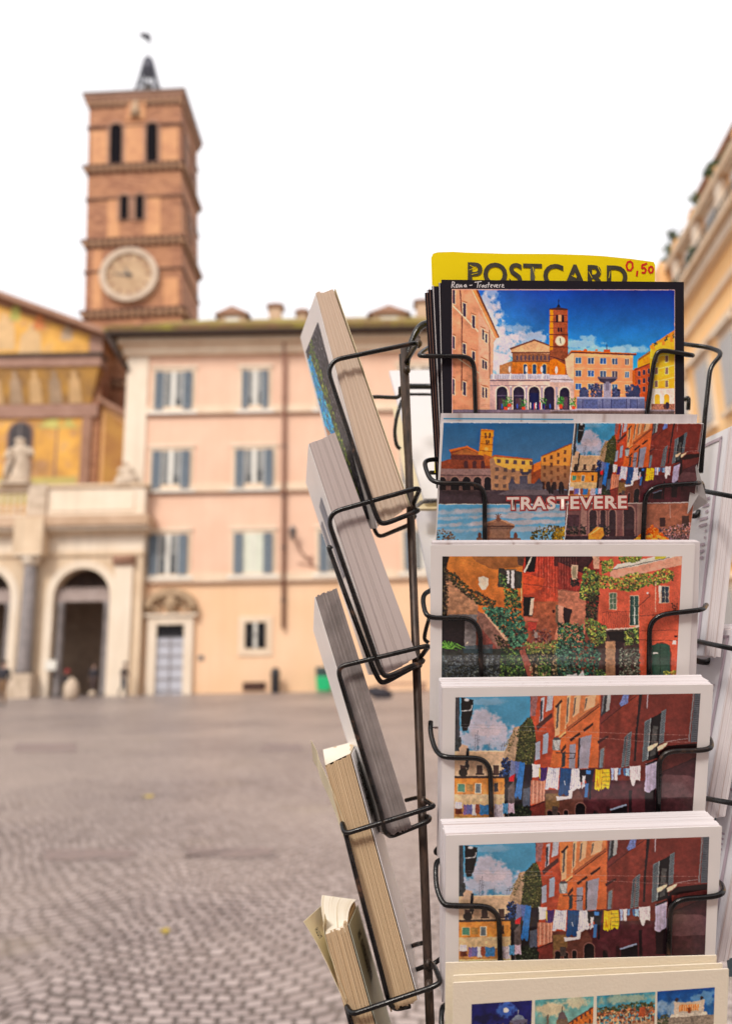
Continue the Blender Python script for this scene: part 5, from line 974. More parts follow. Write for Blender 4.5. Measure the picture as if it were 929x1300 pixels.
mb.add(g0+[p-dv*.004 for p in g0], [(i*7+j, (i+1)*7+j, (i+1)*7+j+1, i*7+j+1) for i in range(K) for j in range(6)]+[(i*7, 56+i*7, 56+(i+1)*7, (i+1)*7) for i in range(K)], [[(i/K, j/6), ((i+1)/K, j/6), ((i+1)/K, (j+1)/6), (i/K, (j+1)/6)] for i in range(K) for j in range(6)]+[None]*K, smooth=True); mb.build('curled_top_edges', M['curl'], s5)
f5 = sheet_curve(s5, 'splayed_front_card', [(385, 1170), (392, 1181), (402, 1198), (414, 1222), (425, 1246), (435, 1268), (444, 1290)], at(412, 1146, .575)-at(385, 1170, YN-.0015), M['card_back_cream'])
a5 = at(399.5, 1180, YN-.004); marks(s5, 'printed_code', a5, at(406, 1193, YN-.004), (at(403.5, 1176, YN-.004)-a5), np.array([0, -.0001, 0]), 4, M['ink'], 9)
sheet_curve(s5, 'second_splayed_card', [(412, 1160), (410, 1175), (412, 1188), (418, 1210), (428, 1238), (440, 1270)], np.array([-.001, .05, -.022]), M['card_back_cream'])

# ------------------------------------------------------------------ rear and right faces of the rack
def quad_card(name, label, pts, mat, group, th=.0006, n=5, gap=.0012, spread=(0.0, .0, 0.0)):
    q = [at(x, y, Y) for x, y, Y in pts]; root = empty(name, (q[2]+q[3])/2); tag(root, label, 'postcard stack', group); mb = MB(); v1, v2 = q[1]-q[0], q[3]-q[0]; nn = np.cross(v1, v2); nn /= np.linalg.norm(nn); nn = nn if nn[1] > 0 else -nn
    for i in range(n): mb.prism([p+nn*gap*i+np.array(spread)*i for p in q], nn*th)
    mb.build('card_block', M[mat], root); return root, q, nn
RG = 'cards turned away in the rear pockets'
quad_card('postcard_stack', 'blank white card backs right behind the brown rack rod near its top', [(494, 470.5, .66), (640, 468, .66), (640, 632, .62), (538, 633, .62)], 'grey_card', RG)
quad_card('postcard_stack', 'narrow cream card edge left of the rod behind the blank white cards', [(498, 516, .68), (520, 516, .68), (545, 645, .655), (521, 648, .655)], 'card_back_cream', RG, n=2)
quad_card('postcard_stack', 'second blank white card stack down behind the rod, below a yellowed bottom edge', [(527, 648, .655), (640, 646, .655), (640, 860, .61), (556, 800, .61)], 'grey_card', RG)
o, q, nn = quad_card('postcard_stack', 'yellowed cards whose bottom edge shows between the two blank white stacks', [(532, 632, .63), (640, 631, .63), (640, 645, .625), (533, 646, .625)], 'card_back_cream', RG, n=3)
# right face stacks: mirrored
def right_stack(label, q, fardx, seed, back='grey_card'):
    yn, yf = .505, .60; TL, TR, BR, BL = [at(x, y, yn) for x, y in q]; e = np.array([fardx, yf-yn, .002]); root = empty('postcard_stack', (BL+BR)/2+e*.5); tag(root, label, 'postcard stack', 'card stacks in the right wire pockets'); mb = MB(); rr = random.Random(seed)
    L = TL-BL; L = L/np.linalg.norm(L); nsl = 7
    for i in range(nsl):
        a, b = i/nsl, (i+1)/nsl-.01; s = L*(rr.random()-.5)*.0012+np.array([0, -1, 0])*rr.random()*.0006
        p0, p1, t0, t1 = BL+(BR-BL)*a+s, BL+(BR-BL)*b+s, TL+(TR-TL)*a+s, TL+(TR-TL)*b+s; u = [(a, 0), (b, 0), (b, 1), (a, 1)]
        mb.hexa([p0, p1, p1+e, p0+e, t0, t1, t1+e, t0+e], [None, u, u, None, None, None])
    mb.build('card_block', M['pages_w'], root); nl = np.cross(TL-BL, e); nl /= np.linalg.norm(nl); nl = nl if nl[0] < 0 else -nl
    side_sheet(root, 'back_card', TL+nl*.0006, BL+nl*.0006, BL+e+nl*.0006, TL+e+nl*.0006, M[back], -nl)
    f = lambda a, b: TL+(BL-TL)*b+e*a+nl*.0012; mb = MB()
    def bar(a0, b0, a1, b1): mb.prism([f(a0, b0), f(a0, b1), f(a1, b1), f(a1, b0)], nl*.0001)
    bar(.06, .03, .09, .97); bar(.06, .03, .9, .045); bar(.48, .12, .49, .9)
    for i in range(10): bar(.13, .3+i*.03, .145+.1*rr.random(), .312+i*.03)
    mb.build('printed_frame_lines', flat('pale_print_lines', A(176, 160, 172)[:3], .7), root); return root
right_stack('white card back with pale frame lines right of the TRASTEVERE postcard', [(925, 543, ), (948, 532), (914, 835), (893, 832)], -.012, 1)
right_stack('stack with golden brown card edges right of the upper laundry postcard', [(935, 800), (962, 790), (920, 1036), (892, 1042)], -.012, 2)
right_stack('lowest white card back standing right of the lower laundry postcard', [(948, 1000), (974, 990), (932, 1216), (908, 1222)], -.012, 3)
mb = MB(); mb.prism([at(927, 850, .53), at(975, 830, .53), at(975, 1240, .53), at(925, 1240, .53), at(903, 1050, .53)], (0, .001, 0)); bc = mb.build('blue_grey_folder', flat('blue_grey_cover', A(96, 118, 128)[:3], .5), None); tag(bc, 'blurred blue grey cover at the right edge beside the white card stacks', 'folder')

# ------------------------------------------------------------------ the wire rack
rack = empty('postcard_rack', (.115, .56, 0)); tag(rack, 'black wire postcard rack with brown corner rod and bent wire pockets', 'postcard rack')
def wire(name, pts, r=.0015, mat='wire', rc=.0055):
    mb = MB(); mb.tube(rounded(pts, rc), r, 10); return mb.build(name, M[mat], rack)
def W(pts): return [at(x, y, Y) for x, y, Y in pts]
# corner rod, doubled near the top
rp0, rp1 = at(513, 440, .500), at(545.8, 1300, .500); d = (rp1-rp0)/(rp1[2]-rp0[2]); foot = rp0+d*(0.06-rp0[2]); 
wire('corner_rod', [rp0, rp1, foot], .0028, 'pole', .001)
wire('second_rod', [at(508.5, 450, .506), at(514, 560, .506), at(520, 640, .506)], .0013, 'pole')
for (x, y) in ((.20, .56), (.20, .70), (.075, .70)): wire('corner_rod', [(x, y, 1.72), (x, y, .06)], .0028, 'pole')
wire('centre_post', [(.16, .60, 1.68), (.16, .60, .02)], .009, 'pole')
for zz in (1.28, .9, .5, .1): wire('cross_hoop', [(foot[0], .50, zz), (.20, .56, zz), (.20, .70, zz), (.075, .70, zz), (foot[0], .50, zz)], .002); wire('spoke', [(foot[0], .50, zz), (.16, .60, zz), (.20, .70, zz)], .002)
mb = MB(); mb.lathe(.16, .60, [(.2, 0.0), (.2, .008), (.17, .016), (.02, .022), (.012, .05)], 32); mb.build('round_base', M['wire'], rack)
wire('top_hoop', W([(514, 475, .500), (518, 447, .500), (530, 416, .500), (543, 409, .503), (600, 408, .52)]), .0026, 'wire', .012)
wire('top_brace', W([(514, 458, .499), (528, 436, .496), (531, 428, .498)]), .0016, 'pole')
wire('rear_bar', W([(519, 490.5, .60), (600, 491, .60)]), .0024); wire('rear_bar', W([(519, 500.5, .60), (600, 501, .60)]), .0012)
wire('rear_hook', W([(510, 508, .60), (503, 530, .60), (500.5, 550, .60), (503, 566, .60), (508, 570, .60)]), .0016)
wire('rear_hook', W([(552, 636, .60), (536, 637, .59), (528, 643, .57), (525, 655, .54)]), .0016)
Y1 = .474
# left pockets
wire('pocket_wire', W([(514, 462, .500), (531, 434.5, Y1), (424, 457, Y1), (416.5, 472, Y1), (451, 576, Y1), (472.5, 641, Y1), (481, 663.5, Y1), (489, 665, Y1), (532, 648, .478), (524, 646, .50)]), .0016, rc=.005)
wire('pocket_wire', W([(508, 492, .55), (508, 505, .56), (472, 503.5, .575), (446, 512, .58), (413, 505, .59), (413, 511, .59), (428, 552, .575), (444, 590, .57), (478, 679, .56), (484, 681, .555), (520, 666, .52), (526, 655, .505)]), .0016)
wire('pocket_wire', W([(523, 644, .50), (533.5, 618.5, Y1), (424, 649.5, Y1), (417, 662, Y1), (441, 731, Y1), (474.5, 828, Y1), (484, 854, Y1), (491, 860, Y1), (528, 843, .478), (530, 845, .50)]), .0016)
wire('pocket_wire', W([(421, 697, .50), (416, 692, .50), (434, 742, .497), (472, 845, .49), (481, 864, .488), (487, 867.5, .488), (539, 838.5, .488), (532, 838, .50)]), .0016)
wire('pocket_wire', W([(531, 838, .50), (545, 819, Y1), (432, 846, Y1), (429.5, 854, Y1), (456, 943, Y1), (483.5, 1032, Y1), (488, 1056, Y1), (496, 1062, Y1+.012), (545, 1042, .486), (545, 1036, .492), (535, 1038, .50)]), .0015, rc=.004)
wire('pocket_wire', W([(536, 1013, .53), (531, 1012, .54), (515, 1016, .55)]), .0014)
wire('pocket_wire', W([(538, 1015, .50), (551.5, 1023.5, Y1), (437, 1059, Y1), (433.5, 1042, .482), (438.5, 1058, .479), (450, 1104, Y1), (484, 1234, Y1), (494, 1274, Y1+.004), (502, 1281, .485), (520, 1277, .49)]), .0015, rc=.004)
wire('pocket_wire', W([(538, 1197, .53), (531, 1198, .54), (517, 1203, .55)]), .0014); wire('pocket_wire', W([(541, 1226, .52), (520, 1234, .53)]), .0014)
wire('pocket_wire', W([(543, 1222, .50), (551, 1226, .49), (559.5, 1247, Y1), (549, 1253, Y1), (446, 1288, Y1), (439, 1275, .482), (443, 1290, .478), (462, 1360, Y1), (480, 1430, Y1)]), .0015, rc=.004)
wire('pocket_wire', W([(550, 1224, .52), (567, 1211, .53), (575, 1206, .53)]), .0014)
for (x, y, Yw) in ((531, 436, .490), (516, 470, .498), (523, 643, .497), (531, 843, .497), (530, 838, .497), (537, 1018, .497), (536, 1037, .497), (543, 1224, .497), (544, 1252, .49)):
    c_ = at(x, y, Yw); mb = MB(); mb.lathe(c_[0], c_[1], [(.0006, c_[2]-.0034), (.0024, c_[2]-.0016), (.0027, c_[2]+.0006), (.0012, c_[2]+.0034)], 10); mb.build('weld_bead', M['pole'], rack)
# front pockets
def fp(k, px, py, off=.0022): return PL[k].h(px, py, off)
def front_pocket(k, left_pts, lv, right_pts, rv, bot=None):
    L = [fp(k, x, y, o) for x, y, o in left_pts]+[fp(k, x, y) for x, y in lv]
    wire('pocket_wire', L, .0015, rc=.006)
    wire('pocket_wire', [fp(k, x, y, o) for x, y, o in right_pts]+[fp(k, x, y) for x, y in rv], .0015, rc=.006)
front_pocket(1, [(546, 440, -.022), (541, 443, -.016), (534, 448, -.006), (531, 452, .0022)], [(592, 452.5), (601.5, 460), (603.5, 530), (605, 590)], [(840, 447, -.02), (884, 452, .0022)], [(858, 447.5), (836, 444), (830, 456), (820, 530), (812, 590)])
front_pocket(2, [(556, 583, -.024), (541, 584, -.018), (538.5, 590, -.012), (545, 608, -.003)], [(556, 613.5), (604, 614), (615, 624), (615, 690), (615, 730)], [(892, 622, -.014), (890, 612, -.004), (884, 613.5, .0022)], [(832, 617), (818.5, 628), (815.5, 690), (813, 730)])
front_pocket(3, [(549, 748, -.02), (538, 754, -.014), (536.5, 764, -.008), (540, 780, .001)], [(548, 784.5), (596, 784.5), (609, 798), (610.7, 865), (611, 915)], [(896, 768, -.016), (895, 769, -.008), (892, 774, .0022)], [(838, 780), (824, 792), (823, 865), (822, 915)])
front_pocket(4, [(546.5, 916, -.022), (546, 930, -.016), (552, 952, -.006), (562, 961.5, .0022)], [(611, 962.5), (622, 974.5), (623.6, 1050), (624, 1095)], [(896, 935, -.02), (901, 938, -.012), (903, 949, .001)], [(893, 952.5), (848, 953.5), (836, 964), (835, 1045), (834, 1095)])
front_pocket(5, [(562, 1091, -.022), (552.5, 1094, -.016), (553.5, 1128, -.006), (562, 1148, .001)], [(572, 1150), (620, 1150.5), (633, 1163), (635, 1232), (636, 1285)], [(908, 1118, -.02), (916, 1122, -.012), (918, 1133, .001)], [(908, 1138), (862, 1141.5), (850, 1152), (848, 1220), (847, 1270)])
front_pocket(6, [(568, 1275, -.022), (560, 1279, -.016), (560, 1312, -.006), (570, 1332, .001)], [(580, 1336), (627, 1336), (640, 1350), (641, 1420)], [(920, 1310, -.02), (926, 1318, .001)], [(870, 1324), (858, 1336), (856, 1410)])
for k, (xa, xb, yb) in {1: (605, 812, 600), 2: (615, 813, 738), 3: (611, 822, 922), 4: (624, 834, 1102), 5: (636, 847, 1290), 6: (641, 856, 1480)}.items():
    wire('pocket_floor_wire', [fp(k, xa, yb-10, .0022), fp(k, xa, yb, .002), fp(k, xa, yb, -.03)], .0015, rc=.003); wire('pocket_floor_wire', [fp(k, xb, yb-10, .0022), fp(k, xb, yb, .002), fp(k, xb, yb, -.03)], .0015, rc=.003); wire('pocket_floor_wire', [fp(k, xa-60, yb, -.03), fp(k, xb+60, yb, -.03)], .0015)
# small spurs and right-hand wires
wire('rear_hook', W([(560, 900, .50), (546, 921, .49), (548, 935, .485)]), .0012)
wire('rear_hook', W([(546, 780, .52), (540, 800, .52), (538, 812, .52), (544, 816, .52)]), .0014)
wire('rear_hook', W([(566, 1066, .53), (556, 1076, .53), (551.5, 1082, .53), (556, 1084, .53)]), .0014)
wire('pocket_wire', W([(862, 436, .52), (900, 441, .51), (917, 448, .50), (901, 466, .50), (894, 530, .50), (889, 600, .50)]), .0016)
wire('rear_hook', W([(868, 508, .54), (874, 503, .54), (873, 520, .54)]), .0015)
for (x0, y0, x1, y1) in ((878, 620.5, 975, 639), (884, 814, 975, 833), (892, 1013, 975, 1028)): wire('pocket_wire', W([(x0-12, y0-3, .54), (x0, y0, .51), (x1, y1, .44)]), .0016)
wire('rear_hook', W([(876, 655, .53), (884, 655, .53), (887, 648, .53)]), .002); wire('rear_hook', W([(880, 838, .53), (896, 842, .53), (904, 836, .53)]), .002)
# ------------------------------------------------------------------ the piazza
YF = 43.0
def fx(px, py, Y=YF): return float(at(px, py, Y)[0])
def fz(px, py, Y=YF): return float(at(px, py, Y)[2])
mb = MB(); mb.add([(-150, -60, 0), (150, -60, 0), (150, 240, 0), (-150, 240, 0)], [(0, 1, 2, 3)]); g = mb.build('ground', M['cobble']); g['kind'] = 'structure'
def strip(x0, x1, y0, y1, seed):
    a, b, c, d = ground(x0, y1), ground(x1, y1), ground(x1-4, y0), ground(x0+6, y0); up = np.array([0, 0, .004]); n = 9; rr = random.Random(seed); pts = []
    for p, q in ((a, b), (b, c), (c, d), (d, a)):
        for i in range(n): t = i/n; pts.append(p+(q-p)*t+up+np.array([rr.uniform(-.05, .05), rr.uniform(-.05, .05), 0]))
    mb = MB(); mb.add(pts, [tuple(range(len(pts)))]); o = mb.build('paving_strip', M['redpave']); o['kind'] = 'structure'
for i, s in enumerate(((52, 170, 1079, 1092), (236, 352, 1077, 1089), (14, 100, 944, 955), (330, 384, 944, 954))): strip(*s, i)
def leaf(px, py, r, label):
    c = ground(px, py); mb = MB(); mb.add([c+np.array([r*math.cos(t)*(1+.3*math.cos(5*t)), r*math.sin(t)*(1+.3*math.cos(5*t)), .012+.008*math.sin(2*t)]) for t in np.linspace(0, 6.28, 15, endpoint=False)]+[c+np.array([0, 0, .02])], [(i, (i+1) % 15, 15) for i in range(15)]); o = mb.build('fallen_leaf', flat('yellow_leaf', (.45, .33, .05), .7)); tag(o, label, 'leaf', 'yellow leaves on the cobbles')
leaf(187, 1012, .07, 'tiny yellow leaf lying far out on the bare cobbles'); leaf(208, 1184, .03, 'tiny yellow leaf on the near cobbles below the reddish strips')

# ---- pink palazzo
pz = empty('palazzo', (fx(300, 880), YF, 0)); tag(pz, 'pink plastered palazzo with blue grey shutters and mossy tile roof', 'palazzo')
xl = fx(165, 470); xr = 8.2; ztop = fz(250, 452); zc1, zc2, zc3 = fz(250, 735), fz(250, 621), fz(250, 522); D = 16.
mb = MB(); mb.box(xl, xr, YF, YF+D, 0, zc1); mb.build('ground_floor_wall', M['peach'], pz)
mb = MB(); mb.box(xl, xr, YF+.002, YF+D, zc1, ztop); mb.build('wall', M['pink'], pz)
xq = fx(190, 500)
mb = MB(); mb.box(xl-.12, xl+1.15, YF-.12, YF+.6, 0, ztop); mb.build('corner_pilaster', M['cream'], pz)
def bd(name, z0, z1, proj_, mat, parent=pz, x0=None, x1=None, Y=YF):
    mb = MB(); mb.box(xl+1.15 if x0 is None else x0, xr if x1 is None else x1, Y-proj_, Y+.2, z0, z1); return mb.build(name, M[mat], parent)
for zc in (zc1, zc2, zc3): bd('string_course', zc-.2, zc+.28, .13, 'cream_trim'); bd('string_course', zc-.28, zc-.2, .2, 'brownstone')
ze = fz(250, 431)
bd('cornice', ztop, ztop+(ze-ztop)*.55, .35, 'cream_trim', x0=xl-.35); bd('cornice', ztop+(ze-ztop)*.55, ze-.15, .7, 'cream_trim', x0=xl-.6)
mb = MB(); x0 = xl-1.15; y0 = YF-1.25; mb.box(x0, xr, y0, YF+.5, ze-.15, ze+.05); mb.build('eave', M['eave'], pz)
mb = MB(); YR = YF+4.2; zr = float(at(300, 405, YR)[2]); mb.add([(x0-.1, y0-.1, ze+.06), (xr, y0-.1, ze+.06), (xr, YR, zr-.22), (x0+5, YR, zr-.22), (x0-.1, YF+D+1, ze+.06), (x0-.1, y0-.1, ze+.28), (xr, y0-.1, ze+.28), (xr, YR, zr), (x0+5, YR, zr), (x0-.1, YF+D+1, ze+.28), (xr, YF+D+1, ze+.28), (xr, YF+D+1, ze+.06)], [(5, 6, 7, 8), (5, 8, 9), (9, 8, 7, 10), (0, 5, 9, 4), (0, 1, 6, 5), (1, 11, 10, 7, 6), (0, 4, 11, 1)]); mb.build('tile_roof', M['moss'], pz)
mb = MB(); rr = random.Random(4)
for i in range(130):
    xx = x0+.2+i*(xr-x0)/130; mb.tube([(xx, y0-.16, ze+.24), (xx+.02, y0+1.6 if xx > x0+2.4 else y0+.5, ze+.24+(1.76 if xx > x0+2.4 else .66)*(zr-ze-.28)/(YR-y0+.1))], .07, 6)
mb.build('roof_tile_rows', M['moss'], pz)
mb = MB(); mb.tube([(x0, y0-.1, ze-.1), (xr, y0-.1, ze-.1)], .09, 8); mb.build('gutter', M['eave'], pz)
mb = MB(); mb.tube([(x0+.1, y0, ze-.15), (xl-.05, YF-.2, ztop-.9)], .15, 8); mb.build('gutter_elbow', M['eave'], pz)
M['curtain_grey'] = flat('grey_curtain', (.20, .205, .205), .9, n=.4, sc=2.)
def window(parent, cx, cz, w, h, Y, style='shut', name='window', frame='cream_trim', mt='shutter'):
    e_ = []
    mb = MB(); t = .22; mb.box(cx-w/2-t, cx+w/2+t, Y-.06, Y+.02, cz-h/2-.1, cz+h/2+t); fr = mb.build(name, M[frame], parent)
    mb = MB(); mb.box(cx-w/2, cx+w/2, Y-.075, Y-.05, cz-h/2, cz+h/2); mb.build('pane', M['glass'] if style != 'curtain' else M['curtain'], fr)
    if style == 'curtain':
        mb = MB(); mb.box(cx-.04, cx+.04, Y-.1, Y-.08, cz-h/2, cz+h/2); mb.build('mullion', M['frame_white'], fr)
    elif style in ('shut', 'half'):
        mb = MB(); mb.box(cx-.12, cx+.12, Y-.12, Y-.08, cz-h/2, cz+h/2); mb.box(cx-w*.27, cx-w*.235, Y-.11, Y-.08, cz-h/2, cz+h/2); mb.box(cx+w*.235, cx+w*.27, Y-.11, Y-.08, cz-h/2, cz+h/2); mb.build('mullion', M['frame_white'], fr)
    if style == 'shut':
        mb = MB(); hh_ = h*(.55+.4*((cx*7.3+cz*3.1) % 1)); mb.box(cx-w*.235, cx-.12, Y-.082, Y-.077, cz+h/2-hh_, cz+h/2); mb.box(cx+.12, cx+w*.235, Y-.082, Y-.077, cz+h/2-hh_*.8, cz+h/2); mb.build('curtain', M['curtain_grey'], fr)
    mb = MB(); mb.box(cx-w/2-t-.06, cx+w/2+t+.06, Y-.14, Y+.02, cz+h/2+t, cz+h/2+t+.14); mb.build('lintel', M['cream'], fr)
    mb = MB(); mb.box(cx-w/2-.35, cx+w/2+.35, Y-.2, Y+.02, cz-h/2-.28, cz-h/2-.1); mb.build('sill', M['frame_white'], fr)
    if style in ('shut', 'half', 'curtain'):
        sw = w*.23
        for s in (-1, 1):
            xa = cx+s*(w/2-sw/2)*(1.0); mb = MB(); x0_, x1_ = xa-sw/2, xa+sw/2
            mb.box(x0_, x0_+.07, Y-.2, Y-.13, cz-h/2, cz+h/2); mb.box(x1_-.07, x1_, Y-.2, Y-.13, cz-h/2, cz+h/2); nn = 14
            mb.box(x0_, x1_, Y-.2, Y-.13, cz+h/2-.08, cz+h/2)
            for i in range(nn): zz = cz-h/2+h*i/nn; mb.hexa([(x0_, Y-.19, zz), (x1_, Y-.19, zz), (x1_, Y-.13, zz+.05), (x0_, Y-.13, zz+.05), (x0_, Y-.185, zz+.03), (x1_, Y-.185, zz+.03), (x1_, Y-.13, zz+h/nn*.9), (x0_, Y-.13, zz+h/nn*.9)])
            mb.build('shutter', M[mt], fr)
    return fr
cols = [fx(217.5, 600), fx(323, 600)]; stp = cols[1]-cols[0]; cols += [cols[1]+stp, cols[1]+2*stp, cols[1]+3*stp, cols[1]+4*stp]
cols = [c for c in cols if c < xr-1.4]
rows = [(fz(270, 472), fz(270, 520)), (fz(270, 572), fz(270, 620)), (fz(270, 678), fz(270, 729))]
for j, (zt, zb) in enumerate(rows):
    for i, cx in enumerate(cols):
        st = 'curtain' if (j == 2 and i == 1) else 'shut'; w = 2.2
        if j == 0 and i == 1: w = 1.55
        window(pz, cx, (zt+zb)/2, w, zt-zb, YF, st)
# portal
dx0, dx1 = fx(199, 840), fx(234, 840); dz = fz(216, 793); zt = fz(216, 808); dc = (dx0+dx1)/2
mb = MB(); mb.box(dx0-.5, dx0, YF-.3, YF, 0, dz); mb.box(dx1, dx1+.5, YF-.3, YF, 0, dz); mb.box(dx0-.5, dx1+.5, YF-.3, YF, dz, dz+.45); mb.box(dx0-.75, dx1+.75, YF-.45, YF, dz+.45, dz+.6); pt = mb.build('portal_frame', M['cream'], pz)
mb = MB(); mb.box(dx0, dx1, YF-.1, YF-.02, 0, zt); dr = mb.build('door', M['greydoor'], pz)
mb = MB()
for i in range(5): mb.box(dx0+.08, dx1-.08, YF-.14, YF-.1, .15+i*zt/5, .15+i*zt/5+.08)
mb.box(dc-.03, dc+.03, YF-.15, YF-.1, 0, zt); mb.build('door_panel_rails', M['greystone'], dr)
mb = MB(); mb.box(dx0, dx1, YF-.08, YF-.02, zt, dz); tr = mb.build('transom_window', M['dark'], pz)
mb = MB()
for i in range(8): mb.box(dx0+i*(dx1-dx0)/8, dx0+i*(dx1-dx0)/8+.04, YF-.12, YF-.09, zt, dz)
mb.box(dx0, dx1, YF-.16, YF-.1, zt-.06, zt+.06); mb.build('transom_bars', M['iron'], tr)
zo0, zo1 = fz(216, 783), fz(216, 749); mb = MB(); rx = (fx(254, 770)-fx(189, 770))/2
arc = [(dc+rx*math.cos(t), zo0+.55+(zo1-zo0-.5)*math.sin(t)) for t in np.linspace(0, math.pi, 17)]; arci = [(dc+(rx-.32)*math.cos(t), zo0+.5+(zo1-zo0-.85)*math.sin(t)) for t in np.linspace(0, math.pi, 17)]
for i in range(16): mb.prism([(arc[i][0], YF-.5, arc[i][1]), (arc[i+1][0], YF-.5, arc[i+1][1]), (arci[i+1][0], YF-.5, arci[i+1][1]), (arci[i][0], YF-.5, arci[i][1])], (0, .5, 0))
mb.lathe(dc, YF-.2, [(.05, zo0), (.3, zo0+.3), (.42, zo0+.7), (.3, zo0+1.1), (.1, zo0+1.3)], 10)
for s in (-1, 1):
    mb.tube([(dc+s*.4, YF-.25, zo0+.75), (dc+s*.8, YF-.3, zo0+1.0), (dc+s*1.1, YF-.3, zo0+.6), (dc+s*.8, YF-.3, zo0+.35), (dc+s*.65, YF-.3, zo0+.6)], .11, 8); mb.tube([(dc+s*1.1, YF-.25, zo0+.3), (dc+s*1.4, YF-.25, zo0+.5), (dc+s*1.55, YF-.2, zo0+.2)], .12, 8)
mb.build('carved_overdoor', plaster('carved_stone', (.45, .32, .2), (.3, .2, .12), 3.), pz)
# small barred window, basement grate
wx0, wx1, wz0, wz1 = fx(312, 806), fx(337, 806), fz(323, 823), fz(323, 790)
mb = MB(); mb.box(wx0-.4, wx1+.4, YF-.08, YF, wz0-.4, wz1+.35); sw = mb.build('small_window', M['cream_trim'], pz)
mb = MB(); mb.box(wx0, wx1, YF-.1, YF-.07, wz0, wz1); mb.build('pane', M['dark'], sw); mb = MB(); wc = (wx0+wx1)/2; mb.box(wc-.14, wc+.14, YF-.13, YF-.1, wz0, wz1)
mb.build('mullion', M['frame_white'], sw); mb = MB()
for i in range(6): mb.box(wx0+i*(wx1-wx0)/5-.02, wx0+i*(wx1-wx0)/5+.02, YF-.16, YF-.13, wz0, wz1)
mb.box(wx0, wx1, YF-.16, YF-.13, (wz0+wz1)/2-.03, (wz0+wz1)/2+.03); mb.build('window_bars', M['iron'], sw)
gx0, gx1 = fx(309, 872), fx(337, 872); mb = MB(); mb.box(gx0, gx1, YF-.05, YF, .12, fz(323, 866)); gw = mb.build('basement_vent', M['dark'], pz); mb = MB()
for i in range(9): mb.box(gx0+i*(gx1-gx0)/8-.02, gx0+i*(gx1-gx0)/8+.02, YF-.09, YF-.06, .12, fz(323, 866))
mb.build('vent_bars', M['pipe'], gw)
px_ = fx(361, 600); mb = MB(); mb.tube([(px_, YF-.3, ze-.15), (px_, YF-.28, ztop), (px_, YF-.22, fz(362, 798))], .11, 8); dp = mb.build('drainpipe', M['pipe'], pz)
mb = MB()
for zz in (5, 8, 11, 14, 17): mb.tube([(px_, YF-.23, zz), (px_, YF-.23, zz+.12)], .14, 8)
mb.build('pipe_clamp', M['iron'], dp)
mb = MB(); mb.box(fx(186, 842), fx(193, 842), YF-.06, YF-.12, fz(192, 846), fz(192, 838)); mb.box(fx(252, 834), fx(259, 834), YF-.06, YF, fz(255, 838), fz(255, 832)); mb.build('wall_plaque', M['greystone'], pz)
# dormer + chimneys
def chimney(px, y0, y1, w, Y, cap=True, mat='brown_trim'):
    x = fx(px, (y0+y1)/2, Y); a, b = fz(px, y1, Y), fz(px, y0, Y); mb = MB(); mb.box(x-w/2, x+w/2, Y-w/2, Y+w/2, a-1.5, b); o = mb.build('chimney', M[mat], pz)
    mb = MB(); mb.box(x-w/2-.15, x+w/2+.15, Y-w/2-.15, Y+w/2+.15, b, b+.12)
    mb.hexa([(x-w/2-.2, Y-w/2-.2, b+.12), (x+w/2+.2, Y-w/2-.2, b+.12), (x+w/2+.2, Y+w/2+.2, b+.12), (x-w/2-.2, Y+w/2+.2, b+.12), (x-.05, Y-.05, b+.5), (x+.05, Y-.05, b+.5), (x+.05, Y+.05, b+.5), (x-.05, Y+.05, b+.5)]); mb.build('chimney_cap', M['brownstone'], o)
def dormer(px, y0, y1, w, Y):
    x = fx(px, (y0+y1)/2, Y); a, b = fz(px, y1, Y), fz(px, y0, Y); mb = MB(); mb.box(x-w/2, x+w/2, Y, Y+3, a-1., b); o = mb.build('dormer', M['brown_trim'], pz)
    mb = MB(); mb.prism([(x-w/2-.3, Y-.25, b-.05), (x+w/2+.3, Y-.25, b-.05), (x, Y-.25, b+.5)], (0, 3.3, 0)); mb.build('dormer_roof', M['brownstone'], o); mb = MB(); mb.box(x-w/4, x+w/4, Y-.05, Y, a-.1, b-.25); mb.build('dormer_window', M['frame_white'], o)
dormer(295, 399, 413, 1.7, YF+2.6); chimney(350, 393, 404, .8, YF+4.5); dormer(494, 398, 414, 2.2, YF+1.8); chimney(537, 388, 404, .9, YF+3.5); chimney(384, 400, 410, .6, YF+4)
# wall lamp
lx, lz = fx(373, 680), fz(373, 680); mb = MB(); mb.tube([(lx+1.0, YF, lz-1.5), (lx+.5, YF-.25, lz-1.1), (lx+.25, YF-.5, lz-.5), (lx, YF-.6, lz-.3)], .05, 8); mb.tube([(lx+1.0, YF-.02, lz-1.8), (lx+1.0, YF-.02, lz-1.2)], .08, 8); mb.tube([(lx+.2, YF-.1, lz-1.6), (lx+1.0, YF-.1, lz-1.7), (lx+3.2, YF-.02, lz-3.)], .03, 6)
lamp = empty('wall_lamp', (lx+1, YF, lz-1.5)); tag(lamp, 'small iron wall lantern on the pink palazzo beside the drainpipe', 'wall lamp'); mb.build('lamp_bracket', M['pipe'], lamp)
mb = MB(); mb.lathe(lx, YF-.6, [(.08, lz-.3), (.14, lz-.28), (.22, lz+.2), (.26, lz+.22), (.06, lz+.45), (.02, lz+.55)], 6); mb.build('lantern', M['greystone'], lamp)
